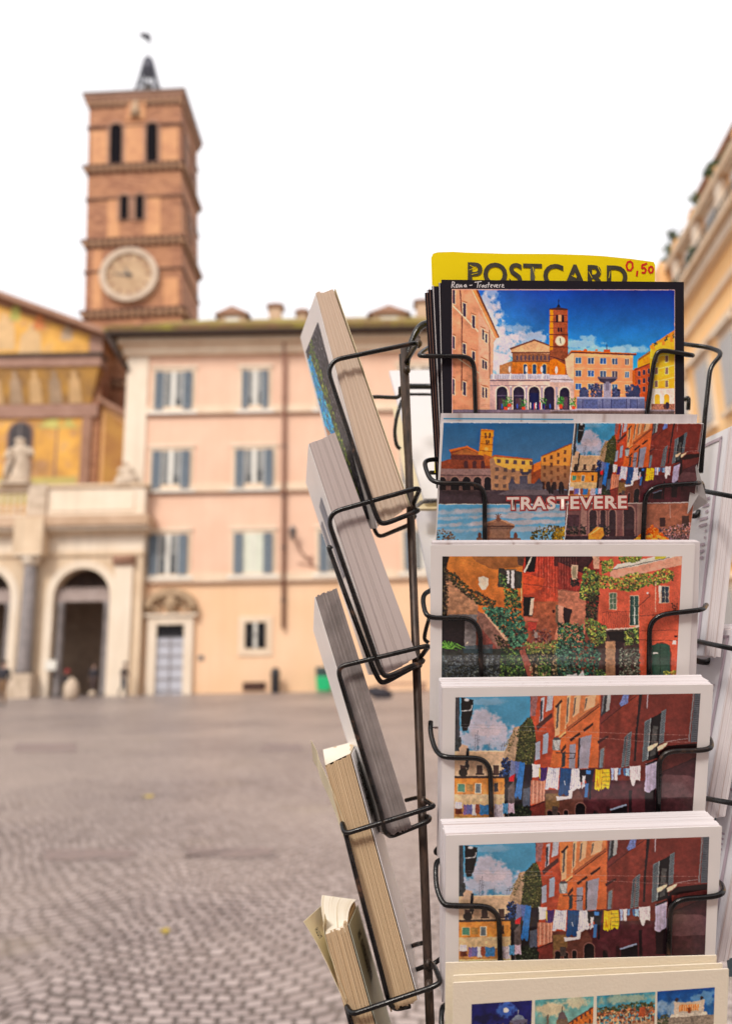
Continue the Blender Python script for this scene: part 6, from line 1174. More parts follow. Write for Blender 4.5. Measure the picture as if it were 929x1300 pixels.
# bin bag, green bin
bx_ = fx(351, 866); mb = MB(); gy = 42.2; bx_ = fx(349.5, 866, gy)
post = empty('waste_post', (bx_, gy, 0)); tag(post, 'short dark cylindrical waste bin against the palazzo wall', 'waste bin'); mb.lathe(bx_, gy, [(.2, 0), (.24, .05), (.24, .95), (.27, 1.0), (.27, 1.1), (.15, 1.2)], 14); mb.build('bin_drum', M['iron'], post); mb = MB(); mb.lathe(bx_, gy, [(.24, 1.18), (.2, 1.28), (.05, 1.36)], 14); mb.build('bin_hood', M['iron'], post)
gx = fx(411, 866, gy); gb = empty('recycling_bin', (gx, gy, 0)); tag(gb, 'bright green recycling bin with dark upper panel at the palazzo wall', 'recycling bin')
mb = MB(); mb.hexa([(gx-.36, gy-.3, .06), (gx+.36, gy-.3, .06), (gx+.36, gy+.3, .06), (gx-.36, gy+.3, .06), (gx-.42, gy-.35, .85), (gx+.42, gy-.35, .85), (gx+.42, gy+.35, .85), (gx-.42, gy+.35, .85)]); mb.build('bin_body', flat('green_plastic', (.01, .42, .16), .4), gb, bevel=.05)
mb = MB(); mb.box(gx-.42, gx+.38, gy-.3, gy+.3, .85, 1.35); mb.box(gx-.3, gx+.26, gy-.36, gy-.3, 1.1, 1.3); mb.build('bin_lid', flat('dark_green_panel', (.03, .06, .06), .5), gb, bevel=.04)
mb = MB()
for s in (-1, 1): mb.tube([(gx+s*.3-.03, gy-.2, .07), (gx+s*.3+.03, gy-.2, .07)], .07, 10)
mb.build('wheel', M['iron'], gb)

# ---- basilica
M['brown_trim'] = plaster('brown_and_shadow_trim', (.42, .28, .18), (.55, .39, .27), 1.); M['lintel'] = plaster('worn_lintel', (.36, .29, .265), (.28, .22, .2), 1.5)
YP, YN_ = 42.2, 47.0
bs = empty('basilica', (fx(-100, 880, YP), YP, 0)); tag(bs, 'basilica with golden mosaic gable behind an arched cream portico', 'church')
# portico geometry: bays
bx0, bx1 = fx(66, 800, YP), fx(138, 800, YP); bc = (bx0+bx1)/2; rad_ = (bx1-bx0)/2; lb1 = fx(11.5, 800, YP); step = bx0-lb1+(bx1-bx0); zsp = fz(100, 757, YP); ztp = zsp+rad_
pxr = fx(182, 700, YP); zen = fz(100, 706, YP); zfr = fz(100, 680, YP); zpar = fz(100, 658, YP); zrail = fz(100, 619, YP)
centers = [bc-i*step for i in range(5)]; pxl = centers[-1]-(pxr-bc)
mb = MB(); TH = .9
def wall_piece(x0, x1, z0, z1): mb.box(x0, x1, YP, YP+TH, z0, z1)
xe = pxr
for c in centers:
    wall_piece(c+rad_, xe, 0, zen); xe = c-rad_
    K = 16
    for i in range(K):
        t0, t1 = math.pi*i/K, math.pi*(i+1)/K; xa, za = c+rad_*math.cos(t0), zsp+rad_*math.sin(t0); xb, zb = c+rad_*math.cos(t1), zsp+rad_*math.sin(t1)
        mb.prism([(xa, YP, za), (xa, YP, zen), (xb, YP, zen), (xb, YP, zb)], (0, TH, 0))
wall_piece(pxl, xe, 0, zen); mb.build('portico_wall', M['travertine'], bs)
for c in centers:
    mb = MB()
    for i in range(16):
        t0, t1 = math.pi*i/16, math.pi*(i+1)/16; P4 = [(c+r*math.cos(t), YP-.07, zsp+r*math.sin(t)) for r, t in ((rad_, t0), (rad_+.45, t0), (rad_+.45, t1), (rad_, t1))]; mb.prism(P4, (0, .09, 0))
    mb.box(c-rad_-.45, c-rad_, YP-.07, YP+.02, .0, zsp); mb.box(c+rad_, c+rad_+.45, YP-.07, YP+.02, 0, zsp); mb.build('arch_moulding', M['cream'], bs)
    # inner trabeation and grey jamb columns
    zl0, zl1 = fz(100, 763, YP), fz(100, 750, YP)
    mb = MB(); mb.box(c-rad_+.001, c+rad_-.001, YP+.3, YP+.75, zl0, zl1)
    for i in range(12): mb.box(c-rad_+.05+i*(2*rad_)/12, c-rad_+.22+i*(2*rad_)/12, YP+.35, YP+.6, zl1, zl1+.22)
    mb.build('inner_lintel', M['lintel'], bs); 
    for s in (-1, 1): mb = MB(); mb.lathe(c+s*(rad_-.24), YP+.52, [(.3, 0), (.3, .2), (.25, .3), (.22, zl0-.3), (.3, zl0-.02)], 12); mb.build('jamb_column', M['greystone'], bs)
    mb = MB()
    for i in range(15): xx = c-rad_+.5+i*(2*rad_-1.)/14; mb.tube([(xx, YP+.8, 0), (xx, YP+.8, .0)] if False else [(xx, YP+.85, zl1), (xx, YP+.85, zsp+math.sqrt(max(.01, rad_**2-(xx-c)**2)))], .025, 5)
    mb.build('lunette_grille', M['iron'], bs)
# portico interior
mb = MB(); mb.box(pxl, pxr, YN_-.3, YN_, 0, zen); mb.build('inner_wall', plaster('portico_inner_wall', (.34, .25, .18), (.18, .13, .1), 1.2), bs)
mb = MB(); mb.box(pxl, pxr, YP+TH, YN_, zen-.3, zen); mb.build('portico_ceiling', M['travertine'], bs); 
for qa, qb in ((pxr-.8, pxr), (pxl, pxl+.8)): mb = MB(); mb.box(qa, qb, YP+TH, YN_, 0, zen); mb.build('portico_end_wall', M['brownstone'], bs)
# giant columns between bays with block bases and capitals
for i in range(4):
    cx = bc-step*(i+.5); zb = fz(27, 855, YP); mb = MB(); mb.box(cx-.62, cx+.62, YP-1.0, YP, 0, zb); mb.build('column_base', M['white_stone'], bs)
    mb = MB(); mb.lathe(cx, YP-.5, [(.46, zb), (.42, zb+.25), (.38, zb+.4), (.33, fz(27, 720, YP))], 16); mb.build('column_shaft', M['greystone'], bs)
    mb = MB(); zc = fz(27, 720, YP); mb.lathe(cx, YP-.5, [(.36, zc), (.42, zc+.15), (.62, zc+.5)], 12); mb.box(cx-.72, cx+.72, YP-1.15, YP, zc+.5, zen); mb.build('column_capital', M['cream'], bs)
    mb = MB(); mb.box(cx-.8, cx+.8, YP-1.1, YP, zen+.004, zpar-.1); mb.build('entablature_break', M['travertine'], bs)
cpx = fx(159, 712, YP); mb = MB(); mb.box(cpx-.5, cpx+.5, YP-.2, YP, 0, zen-.55); mb.build('end_pilaster', M['cream'], bs); mb = MB(); mb.box(cpx-.6, cpx+.6, YP-.35, YP, zen-.55, zen-.02); mb.tube([(cpx-.55, YP-.35, zen-.3), (cpx+.55, YP-.35, zen-.3)], .14, 8); mb.build('pilaster_capital', M['brownstone'], bs)
for (za, zb, pj, mt_) in ((zen, zen+.25, .12, 'travertine'), (zen+.25, zfr, .05, 'cream'), (zfr, zfr+.22, .35, 'travertine'), (zfr+.22, zfr+.42, .75, 'cream'), (zfr+.42, zpar-.0, .95, 'brown_trim')):  # brown top band carries the cornice's shadow lines in its colour
    mb = MB(); mb.box(pxl-pj, pxr+pj*.5, YP-pj, YP+TH, za+.002, zb); mb.build('entablature', M[mt_], bs)
# parapet: solid right, balusters elsewhere
ped = bc-step*.5; mb = MB(); mb.box(ped+.5, pxr, YP-.05, YP+.5, zpar, zrail); mb.box(ped+.8, pxr-.6, YP-.12, YP-.05, zpar+.4, zrail-.3); mb.build('parapet', M['cream'], bs)
mb = MB(); mb.box(pxl, pxr+.1, YP-.2, YP+.6, zrail, zrail+.16); mb.build('parapet_coping', M['greystone'] if False else M['travertine'], bs)
bal = MB(); bal.box(pxl, ped-.5, YP, YP+.4, zpar, zpar+.3); bal.box(pxl, ped-.5, YP, YP+.4, zrail-.2, zrail)
xx = ped-.75
while xx > pxl+.5: bal.lathe(xx, YP+.2, [(.08, zpar+.3), (.14, zpar+.6), (.06, zpar+1.0), (.1, zrail-.2)], 8); xx -= .38
bal.build('balustrade', M['cream'], bs)
for i in range(4): cx = bc-step*(i+.5); mb = MB(); mb.box(cx-.55, cx+.5, YP-.25, YP+.65, zpar, zrail+.2); mb.build('parapet_pedestal', M['white_stone'], bs)
# nave facade
nr_ = fx(128, 500, YN_); nc = centers[2]; nl_ = 2*nc-nr_; zg = fz(138, 424, YN_); zg0 = fz(0, 374, YN_); xg0 = fx(0, 374, YN_); xg1 = fx(138, 424, YN_); sl_ = (zg0-zg)/(xg1-xg0); zap = zg+sl_*(xg1-nc)
zpb = fz(60, 458, YN_); zm0, zm1 = fz(60, 472, YN_), fz(60, 515, YN_); zq = fz(60, 531, YN_)
mb = MB(); mb.box(nl_, nr_, YN_, YN_+20, 0, zpb); mb.prism([(nl_, YN_, zpb), (nr_, YN_, zpb), (nr_, YN_, zg-.2), (nc, YN_, zap-.3), (nl_, YN_, zg-.2)], (0, 20, 0)); mb.build('nave_wall', M['brick'], bs)
mb = MB(); mb.prism([(nl_+.9, YN_-.06, zpb+.1), (nr_-.9, YN_-.06, zpb+.1), (nr_-.9, YN_-.06, zg-.1), (nc, YN_-.06, zap-.9), (nl_+.9, YN_-.06, zg-.1)], (0, .05, 0)); ped_ = mb.build('gable_mosaic', M['mosaic'], bs)
for s, xe_ in ((1, nr_), (-1, nl_)): mb = MB(); mb.box(min(xe_, xe_-s*.85), max(xe_, xe_-s*.85), YN_-.12, YN_, zpb+.1, zg-.15); mb.build('gable_quoin', M['pinkstone'], bs)
mb = MB()
for s in (-1, 1):
    xa = nc+s*(xg1-nc+.4); za = zg-sl_*.4; mb.prism([(nc, YN_-.9, zap), (xa, YN_-.9, za), (xa, YN_-.9, za-.38), (nc, YN_-.9, zap-.38)] if s > 0 else [(nc, YN_-.9, zap-.38), (xa, YN_-.9, za-.38), (xa, YN_-.9, za), (nc, YN_-.9, zap)], (0, 21.5, 0))
mb.build('gable_roof', M['brownstone'], bs)
M['mosaic_dark'] = plaster('aged_frieze_mosaic', (.50, .27, .06), (.22, .12, .06), .9)
mb = MB(); mb.box(nl_-.5, nr_+.35, YN_-1.1, YN_+.1, zpb-.1, zpb+.1); mb.build('gable_sill_cornice', M['eave'], bs); mb = MB(); mb.box(nl_-.4, nr_+.25, YN_-.95, YN_+.1, zm0, zpb-.1); mb.build('cavetto_cornice', M['pinkstone'], bs)
mb = MB(); mb.add([(nl_-.2, YN_-.85, zm0), (nr_+.1, YN_-.85, zm0), (nr_-.6, YN_-.03, zm1), (nl_+.6, YN_-.03, zm1), (nl_-.2, YN_+.05, zm0), (nr_+.1, YN_+.05, zm0), (nr_-.6, YN_+.05, zm1), (nl_+.6, YN_+.05, zm1)], [(0, 3, 2, 1), (1, 2, 6, 5), (0, 4, 7, 3)]); fz_ = mb.build('cavetto_mosaic', M['mosaic_dark'], bs)
M['mfig'] = flat('mosaic_robes', (.40, .28, .18), .8, n=.5, sc=1.5); M['mfig2'] = flat('mosaic_robes_pale', (.60, .39, .19), .8, n=.3, sc=1.5); mb = MB(); mb2 = MB(); xx = nl_+1.2; i = 0
while xx < nr_-1.2:
    def cav(x, t, w, mm): # on the slanting mosaic
        Y_ = lambda t: YN_-.05-.84*t-.02; Z_ = lambda t: zm1+(zm0-zm1)*t
        mm.add([(x-w, Y_(.04), Z_(.04)), (x+w, Y_(.04), Z_(.04)), (x+w*.8, Y_(.65), Z_(.65)), (x+w*.35, Y_(.7), Z_(.7)), (x+w*.35, Y_(t), Z_(t)), (x-w*.35, Y_(t), Z_(t)), (x-w*.35, Y_(.7), Z_(.7)), (x-w*.8, Y_(.65), Z_(.65))], [(0, 1, 2, 3, 4, 5, 6, 7)])
    mq = MB(); cav(xx, .88, .42, mq); mq.build('mosaic_figure', M[('mfig', 'mfig2')[i % 2]], fz_); i += 1; xx += 1.28
mb = MB(); mb.box(nl_, nr_-.05, YN_-.22, YN_, zq, zm1); mb.build('moulding_band', M['pinkstone'], bs)
pr0, pr1 = fx(104, 570, YN_), fx(116, 570, YN_)
for qa, qb in ((pr0, pr1), (2*nc-pr1, 2*nc-pr0)): mb = MB(); mb.box(qa, qb, YN_-.18, YN_, 0, zq-.001); mb.build('nave_pilaster', M['brownstone'], bs)
mb = MB(); mb.box(2*nc-pr0, pr0, YN_-.05, YN_-.01, zrail-2, zq); lm = mb.build('lower_mosaic', M['mosaic'], bs)
# palm and painted angels on the mosaic (flat images, as in the place)
px0, pz0, pz1 = fx(72, 570, YN_), fz(72, 612, YN_), fz(72, 545, YN_); M['palm'] = flat('mosaic_green', (.46, .42, .12), .8, n=.5, sc=2.); mb = MB(); mb.add([(px0-.1, YN_-.056, pz0), (px0+.1, YN_-.056, pz0), (px0+.06, YN_-.056, pz1), (px0-.06, YN_-.056, pz1)], [(0, 1, 2, 3)])
mb.build('painted_palm_trunk', M['brownstone'], lm); mb = MB()
for i in range(9): a = math.pi*(i/8); L = 1.5; ex, ez = px0+L*math.cos(a), pz1+.35+.65*math.sin(a)-.35*abs(math.cos(a)); mb.add([(px0, YN_-.057-.0005*i, pz1), (px0+.7*math.cos(a)+.1, YN_-.057-.0005*i, pz1+.3+.5*math.sin(a)), (ex, YN_-.057-.0005*i, ez), (px0+.7*math.cos(a)-.1, YN_-.057-.0005*i, pz1+.1+.4*math.sin(a))], [(0, 1, 2, 3)])
mb.build('painted_palm_leaves', M['palm'], lm)
M['sage'] = flat('mosaic_sage', (.46, .38, .12), .8, sc=2.); mb = MB(); mb.box(2*nc-pr0+.2, pr0-.2, YN_-.058, YN_-.052, fz(60, 616, YN_)-1.2, fz(60, 606, YN_)); mb.build('painted_meadow', M['sage'], lm)
M['mred'] = flat('mosaic_red', (.6, .2, .06), .8, n=.4, sc=2.); M['mgr'] = flat('mosaic_green_robe', (.45, .42, .1), .8, n=.4, sc=2.)
def gable_fig(px, py, w, h, mt_, nm_):
    x, z_ = fx(px, py, YN_), fz(px, py, YN_); mb = MB(); mb.add([(x-w, YN_-.066, z_-h), (x+w, YN_-.066, z_-h), (x+w*.8, YN_-.066, z_+h*.2), (x+w*.3, YN_-.066, z_+h*.5), (x, YN_-.066, z_+h), (x-w*.3, YN_-.066, z_+h*.5), (x-w*.8, YN_-.066, z_+h*.2)], [tuple(range(7))]); mb.build(nm_, M[mt_], ped_)
gable_fig(21, 395, .35, .7, 'mgr', 'painted_green_angel'); gable_fig(51, 407, .4, .65, 'mred', 'painted_red_angel'); gable_fig(40, 430, .8, 1.2, 'mfig2', 'painted_pale_figure'); gable_fig(5, 420, .9, 1.4, 'mfig2', 'painted_seated_figure'); gable_fig(86, 422, .4, .6, 'mfig', 'painted_grey_angel')
# arched windows in nave (niche)
def arch_pts(x0, x1, z0, z1, Y, n=10):
    r = (x1-x0)/2; c = (x0+x1)/2; return [(x0, Y, z0), (x1, Y, z0)]+[(c+r*math.cos(t), Y, z1-r+r*math.sin(t)) for t in np.linspace(0, math.pi, n)]
nx0, nx1 = fx(11.5, 570, YN_), fx(40, 570, YN_); nz0, nz1 = fz(26, 604, YN_), fz(26, 537, YN_)
for k in range(3):
    sh = -k*(fx(26, 570, YN_)-nc) ; a0, a1 = nx0+sh, nx1+sh
    mb = MB(); mb.prism(arch_pts(a0-.16, a1+.16, nz0, nz1+.16, YN_-.10), (0, .05, 0)); nf = mb.build('arched_window', M['brownstone'], bs); mb = MB(); mb.prism(arch_pts(a0, a1, nz0, nz1, YN_-.13), (0, .03, 0)); mb.build('pane', plaster('nave_window_glass', (.03, .025, .03), (.07, .06, .06), 1.), nf)
    mb = MB(); mb.tube([((a0+a1)/2, YN_-.15, nz0), ((a0+a1)/2, YN_-.15, nz1)], .04, 6); mb.build('mullion', M['greystone'], nf)
# right aisle
ax1 = fx(168, 560, YN_); az0, az1 = fz(118, 510, YN_), fz(166, 535, YN_)
mb = MB(); mb.prism([(nr_, YN_+.3, 0), (ax1, YN_+.3, 0), (ax1, YN_+.3, az1), (nr_, YN_+.3, az0)], (0, 18, 0)); mb.build('aisle_wall', M['ochre_b'], bs)
mb = MB(); mb.prism([(nr_+.3, YN_+.24, 0), (ax1, YN_+.24, 0), (ax1, YN_+.24, az1-.5), (nr_+.3, YN_+.24, az0-.6)], (0, .05, 0)); mb.build('aisle_mosaic', plaster('ochre_fresco', (.42, .22, .05), (.30, .13, .04), 1.), bs)
mb = MB(); mb.prism([(nr_-.1, YN_-.3, az0), (ax1+.2, YN_-.3, az1-.1), (ax1+.2, YN_-.3, az1+.25), (nr_-.1, YN_-.3, az0+.35)], (0, 18, 0)); mb.build('aisle_roof', M['brownstone'], bs)
# ---- statues on the parapet
def statue(px, y0, y1, Y, label, seated=False):
    x = fx(px, (y0+y1)/2, Y); a, b = fz(px, y1, Y), fz(px, y0, Y); h = b-a; me_ = MB(); yc = Y
    prof = [(.2, 0), (.2, .05), (.17, .2), (.15, .4), (.14, .52), (.155, .62), (.17, .72), (.14, .8), (.075, .84), (.06, .86), (.095, .9), (.1, .94), (.075, .985), (.02, 1.)]
    if seated: prof = [(.4, 0), (.42, .12), (.36, .3), (.3, .42), (.22, .55), (.24, .66), (.18, .76), (.08, .8), (.11, .87), (.11, .93), (.05, 1.)]
    seg = 18; vs = []; fs = []
    for i, (r, t) in enumerate(prof):
        for k in range(seg): an = 2*math.pi*k/seg; rr_ = r*h*(1+.09*math.sin(5*an+t*7)*(t < .75))*(1 if t > .8 else 1); vs.append((x+rr_*math.cos(an)*1.15+.05*h*math.sin(t*4), yc+rr_*.75*math.sin(an), a+t*h))
    for i in range(len(prof)-1):
        for k in range(seg): fs.append((i*seg+k, i*seg+(k+1) % seg, (i+1)*seg+(k+1) % seg, (i+1)*seg+k))
    fs += [tuple(range(seg))[::-1], tuple(range((len(prof)-1)*seg, len(prof)*seg))]; me_.add(vs, fs, smooth=True)
    for s in (-1, 1): me_.tube([(x+s*.2*h, yc-.02, a+.74*h), (x+s*.27*h, yc-.06*h, a+.58*h), (x+s*(.12 if s < 0 else .2)*h, yc-.17*h, a+(.55 if s < 0 else .64)*h)], [.065*h, .055*h, .035*h], 8)
    me_.tube([(x-.12*h, yc-.1*h, a+.6*h), (x-.22*h, yc-.12*h, a+.3*h), (x-.24*h, yc-.05*h, a+.02*h)], [.05*h, .06*h, .07*h], 8)
    st = empty('statue', (x, yc, a)); tag(st, label, 'statue', 'stone saints on the portico parapet'); me_.build('figure', M['white_stone'], st); mb = MB(); mb.box(x-.3*h, x+.3*h, yc-.25*h, yc+.25*h, a-.14, a+.02); mb.build('plinth', M['white_stone'], st)
statue(26, 556, 614, YP+.2, 'tall robed stone statue standing before the dark arched window'); statue(160, 586, 617, YP+.2, 'small seated stone figure at the right end of the parapet', True)

# ---- bell tower
YT = 49.0; M['brick2'] = plaster('orange_brick_panel', (.58, .30, .14), (.44, .2, .1), 1.4); M['clockring'] = plaster('worn_clock_ring', (.55, .44, .34), (.42, .32, .24), 1.2); M['dentil'] = plaster('pale_brackets', (.50, .30, .18), (.4, .22, .12), 2.); M['dkbrick'] = plaster('dark_brick_band', (.10, .05, .035), (.17, .08, .05), 1.5); M['brick2'] = plaster('orange_brick_panel', (.58, .30, .14), (.44, .2, .1), 1.4); M['clockring'] = plaster('worn_clock_ring', (.55, .44, .34), (.42, .32, .24), 1.2); M['dentil'] = plaster('pale_brackets', (.50, .30, .18), (.4, .22, .12), 2.); M['dkbrick'] = plaster('dark_brick_band', (.10, .05, .035), (.17, .08, .05), 1.5); tw = empty('bell_tower', (fx(170, 600, YT), YT, 0)); tag(tw, 'tall square brick bell tower with round clock and arched openings', 'bell tower')
KL = ((fx(113.5, 130, YT)-fx(108, 400, YT))+(fx(230, 125, YT)-fx(230.5, 400, YT)))/2/(fz(170, 128, YT)-fz(170, 400, YT)); ZR = 16.
def tx(px, py, Y=YT): return fx(px, py, Y)-KL*(fz(px, py, Y)-ZR)
txl, txr = (tx(113.5, 130)+tx(108, 400))/2, (tx(230, 125)+tx(230.5, 400))/2; TW_ = txr-txl; ztt = fz(170, 122, YT); tc = (txl+txr)/2
mb = MB(); TD = TW_*.8; mb.box(txl, txr, YT, YT+TD, 0, ztt); mb.build('tower_shaft', M['brick'], tw)
def ring(z0, z1, pj, mat, name, dent=False):
    mb = MB(); mb.box(txl-pj, txr+pj, YT-pj, YT+TD+pj, z0, z1)
    r = mb.build(name, M[mat], tw)
    if dent:
        mb = MB(); n = 15; mb.mi = 1; mb.box(txl-.06, txr+.06, YT-.06, YT+TD, z0-.44, z0-.001); mb.mi = 0
        for i in range(n):
            t = (i+.25)/n*(TW_+pj); mb.box(txl-pj/2+t, txl-pj/2+t+TW_/n*.45, YT-pj*.85, YT, z0-.38, z0); mb.box(txr, txr+pj*.85, YT-pj/2+t*.8, YT-pj/2+t*.8+TD/n*.45, z0-.34, z0)
        mb.build('dentil_course', [M['dentil'], M['dkbrick']], r)['kind'] = 'stuff'
for py in (211, 305, 395, 484, 574): zz = fz(170, py, YT); ring(zz-.05, zz+.08, .34, 'dkbrick', 'cornice_band', True); ring(zz-.42, zz-.34, .14, 'dkbrick', 'cornice_band')
for py in (160, 251, 343): zz = fz(170, py, YT); ring(zz-.05, zz+.06, .13, 'dkbrick', 'string_band')
ring(ztt-.45, ztt-.15, .25, 'brownstone', 'eave_cornice', True); ring(ztt-.15, ztt+.1, .34, 'brownstone', 'eave_cornice')
mb = MB(); e_ = .42; zc = ztt+.1; mb.add([(txl-e_, YT-e_, zc), (txr+e_, YT-e_, zc), (txr+e_, YT+TD+e_, zc), (txl-e_, YT+TD+e_, zc), (tc, YT+TD/2, zc+1.25), (txl-e_, YT-e_, zc+.12), (txr+e_, YT-e_, zc+.12), (txr+e_, YT+TD+e_, zc+.12), (txl-e_, YT+TD+e_, zc+.12)], [(3, 2, 1, 0), (5, 6, 4), (6, 7, 4), (7, 8, 4), (8, 5, 4), (0, 1, 6, 5), (1, 2, 7, 6), (2, 3, 8, 7), (3, 0, 5, 8)]); mb.build('tower_roof', M['greystone'], tw)
def opening(px0, px1, py0, py1, name='arched_opening'):
    a0, a1, b0, b1 = tx(px0, (py0+py1)/2, YT), tx(px1, (py0+py1)/2, YT), fz((px0+px1)/2, py1, YT), fz((px0+px1)/2, py0, YT)
    mb = MB(); mb.prism(arch_pts(a0-.22, a1+.22, b0-.1, b1+.22, YT-.10), (0, .1, 0)); o = mb.build(name, M['brownstone'], tw); mb = MB(); mb.prism(arch_pts(a0, a1, b0, b1, YT-.13), (0, .03, 0)); mb.build('dark_void', M['dark'], o)
    mb = MB(); yc = YT+TW_/2+(a0+a1)/2-tc; mb.prism([(txr+.1, p[0]-tc+YT+TD/2, p[2]) for p in arch_pts(a0-.1, a1+.1, b0, b1, 0)], (.03, 0, 0)); mb.build('side_void', M['brownstone'], o)
opening(140.5, 155.5, 157, 209); opening(186.5, 200.5, 157, 209); opening(153.5, 163.5, 248, 279); opening(173, 183, 248, 279)
mb = MB(); mb.box(tx(159, 185, YT), tx(184, 185, YT), YT-.09, YT, fz(170, 209, YT), fz(170, 156, YT)); mb.build('pale_centre_panel', M['brick2'], tw)
for pa, pb, pc_, pd in ((117, 137, 165, 206), (205, 226, 165, 206), (137, 152, 250, 300), (184, 204, 250, 300), (118, 130, 315, 392), (208, 226, 355, 392)):
    mb = MB(); mb.box(tx(pa, (pc_+pd)/2), tx(pb, (pc_+pd)/2), YT-.04, YT, fz(170, pd, YT), fz(170, pc_, YT)); mb.build('brick_panel', M['brick2'], tw)
sx_, sz_ = tx(173, 136, YT), fz(173, 136, YT); mb = MB(); mb.prism(arch_pts(sx_-.7, sx_+.7, sz_-1.1, sz_+1., YT-.12), (0, .12, 0)); sh_ = mb.build('shrine', M['brick2'], tw); mb = MB(); mb.lathe(sx_, YT-.14, [(.38, sz_-.9), (.34, sz_-.2), (.16, sz_+.1), (.2, sz_+.35), (.05, sz_+.55)], 8); mb.build('shrine_figure', M['mfig'], sh_)
# clock
cx_, cz_ = tx(165.5, 351, YT), fz(165.5, 351, YT); R1 = (tx(202.5, 351, YT)-tx(129, 351, YT))/2
def disc(r, y0, y1, mat, name, parent, r_in=0, n=40):
    mb = MB()
    if r_in == 0: mb.prism([(cx_+r*math.cos(t), y0, cz_+r*math.sin(t)) for t in np.linspace(0, 2*math.pi, n, endpoint=False)], (0, y1-y0, 0))
    else:
        for i in range(n):
            t0, t1 = 2*math.pi*i/n, 2*math.pi*(i+1)/n; mb.prism([(cx_+q*math.cos(t), y0, cz_+q*math.sin(t)) for q, t in ((r_in, t0), (r, t0), (r, t1), (r_in, t1))], (0, y1-y0, 0))
    return mb.build(name, mat if not isinstance(mat, str) else M[mat], parent)
ck = empty('tower_clock', (cx_, YT, cz_)); ck.parent = tw; ck.location = (cx_-tw.location[0], 0, cz_); 
disc(R1, YT-.42, YT, 'clockring', 'clock_surround', ck, R1*.8); disc(R1*.8, YT-.25, YT-.02, plaster('clock_dial', (.36, .23, .13), (.52, .37, .23), .9), 'clock_face', ck)
mb = MB()
for i in range(12):
    mb = MB(); t = math.pi/6*i; c, s = math.cos(t), math.sin(t); r0, r1, w = R1*.6, R1*.74, .09; mb.prism([(cx_+r0*c-w*s, YT-.27, cz_+r0*s+w*c), (cx_+r1*c-w*s, YT-.27, cz_+r1*s+w*c), (cx_+r1*c+w*s, YT-.27, cz_+r1*s-w*c), (cx_+r0*c+w*s, YT-.27, cz_+r0*s-w*c)], (0, .03, 0)); mb.build('hour_mark', M['brownstone'], ck)
for (an, L, w) in ((172, R1*.6, .1), (118, R1*.38, .13)):
    mb = MB(); t = rad(an); c, s = math.cos(t), math.sin(t); mb.prism([(cx_-.2*c-w*s, YT-.31, cz_-.2*s+w*c), (cx_+L*c, YT-.31, cz_+L*s), (cx_-.2*c+w*s, YT-.31, cz_-.2*s-w*c)], (0, .03, 0)); mb.build('clock_hand', M['iron'], ck)
# bell cage + weather vane
bz = zc+.85; bxc = tc; byc = YT+TW_/2; zt2 = fz(184, 72, byc); mb = MB(); mb.box(bxc-1.6, bxc+1.6, byc-1.6, byc+1.6, bz-.7, bz+.25); mb.build('cage_plinth', M['white_stone'], tw); mb = MB()
M['cage'] = flat('grey_iron_cage', (.05, .05, .07), .6)
for i in range(12):
    a = 2*math.pi*i/12; mb.tube([(bxc+1.55*math.cos(a), byc+1.55*math.sin(a), bz+.2), (bxc+.8*math.cos(a), byc+.8*math.sin(a), bz+(zt2-bz)*.55), (bxc+.32*math.cos(a), byc+.32*math.sin(a), zt2-.3), (bxc, byc, zt2)], .06, 6)
for t, r in ((.12, 1.42), (.4, 1.0), (.62, .72), (.85, .38)): mb.tube([(bxc+r*math.cos(a), byc+r*math.sin(a), bz+(zt2-bz)*t) for a in np.linspace(0, 2*math.pi, 16, endpoint=False)], .05, 6, closed=True)
mb.lathe(bxc, byc, [(.62, zt2-1.5), (.55, zt2-1.0), (.34, zt2-.45), (.1, zt2-.05)], 12); mb.build('bell_cage', M['cage'], tw); mb = MB(); zb_ = bz+(zt2-bz)*.3; mb.lathe(bxc, byc, [(.75, zb_), (.6, zb_+.25), (.48, zb_+.8), (.3, zb_+1.1), (.05, zb_+1.25)], 14); mb.build('bell', flat('dark_bronze', (.06, .045, .03), .5, .5), tw)
zv = fz(181, 43, byc); mb = MB(); mb.tube([(bxc, byc, zt2-.1), (bxc-.02, byc, zv+.1)], .028, 6); vn = mb.build('vane_rod', M['cage'], tw); mb = MB(); mb.prism([(bxc-.75, byc, zv-.12), (bxc+.15, byc, zv-.05), (bxc+.2, byc, zv-.75), (bxc+.1, byc, zv-.8), (bxc-.05, byc, zv+.08), (bxc-.35, byc, zv+.18), (bxc-.72, byc, zv+.12)], (0, .06, 0)); mb.build('weather_vane', M['cage'], vn)

from mathutils import Matrix as _M, Vector as _V
_pv = _V((tc, YT, ZR)); tw.matrix_world = _M.Translation(_pv) @ _M.Rotation(math.atan(KL), 4, 'Y') @ _M.Translation(-_pv) @ _M.Translation(tw.location)
# ---- right hand building in steep perspective
b0 = np.array([14.35, 34., 0]); dr_ = np.array([math.sin(rad(-7.2)), math.cos(rad(-7.2)), 0]); dr_ = np.array([.105, 1., 0]); dr_ /= np.linalg.norm(dr_); nrm = np.array([-dr_[1], dr_[0], 0])
rb = empty('corner_building', tuple(b0)); tag(rb, 'sunlit ochre apartment building with stepped roof terraces at the right edge', 'building')
def RP(s, n_, z): return b0+dr_*(-s)+nrm*n_+np.array([0, 0, z])   # s metres towards the camera, n_ out of the facade
def rbox(mb, s0, s1, n0, n1, z0, z1): mb.hexa([RP(s0, n1, z0), RP(s1, n1, z0), RP(s1, n0, z0), RP(s0, n0, z0), RP(s0, n1, z1), RP(s1, n1, z1), RP(s1, n0, z1), RP(s0, n0, z1)]); return mb
def rz(px, py):  # height on the facade plane at a photo pixel
    p = hit(px, py, b0, nrm); return p[2], float((b0-p)@dr_)
zA = rz(868, 392)[0]; SL = 24.
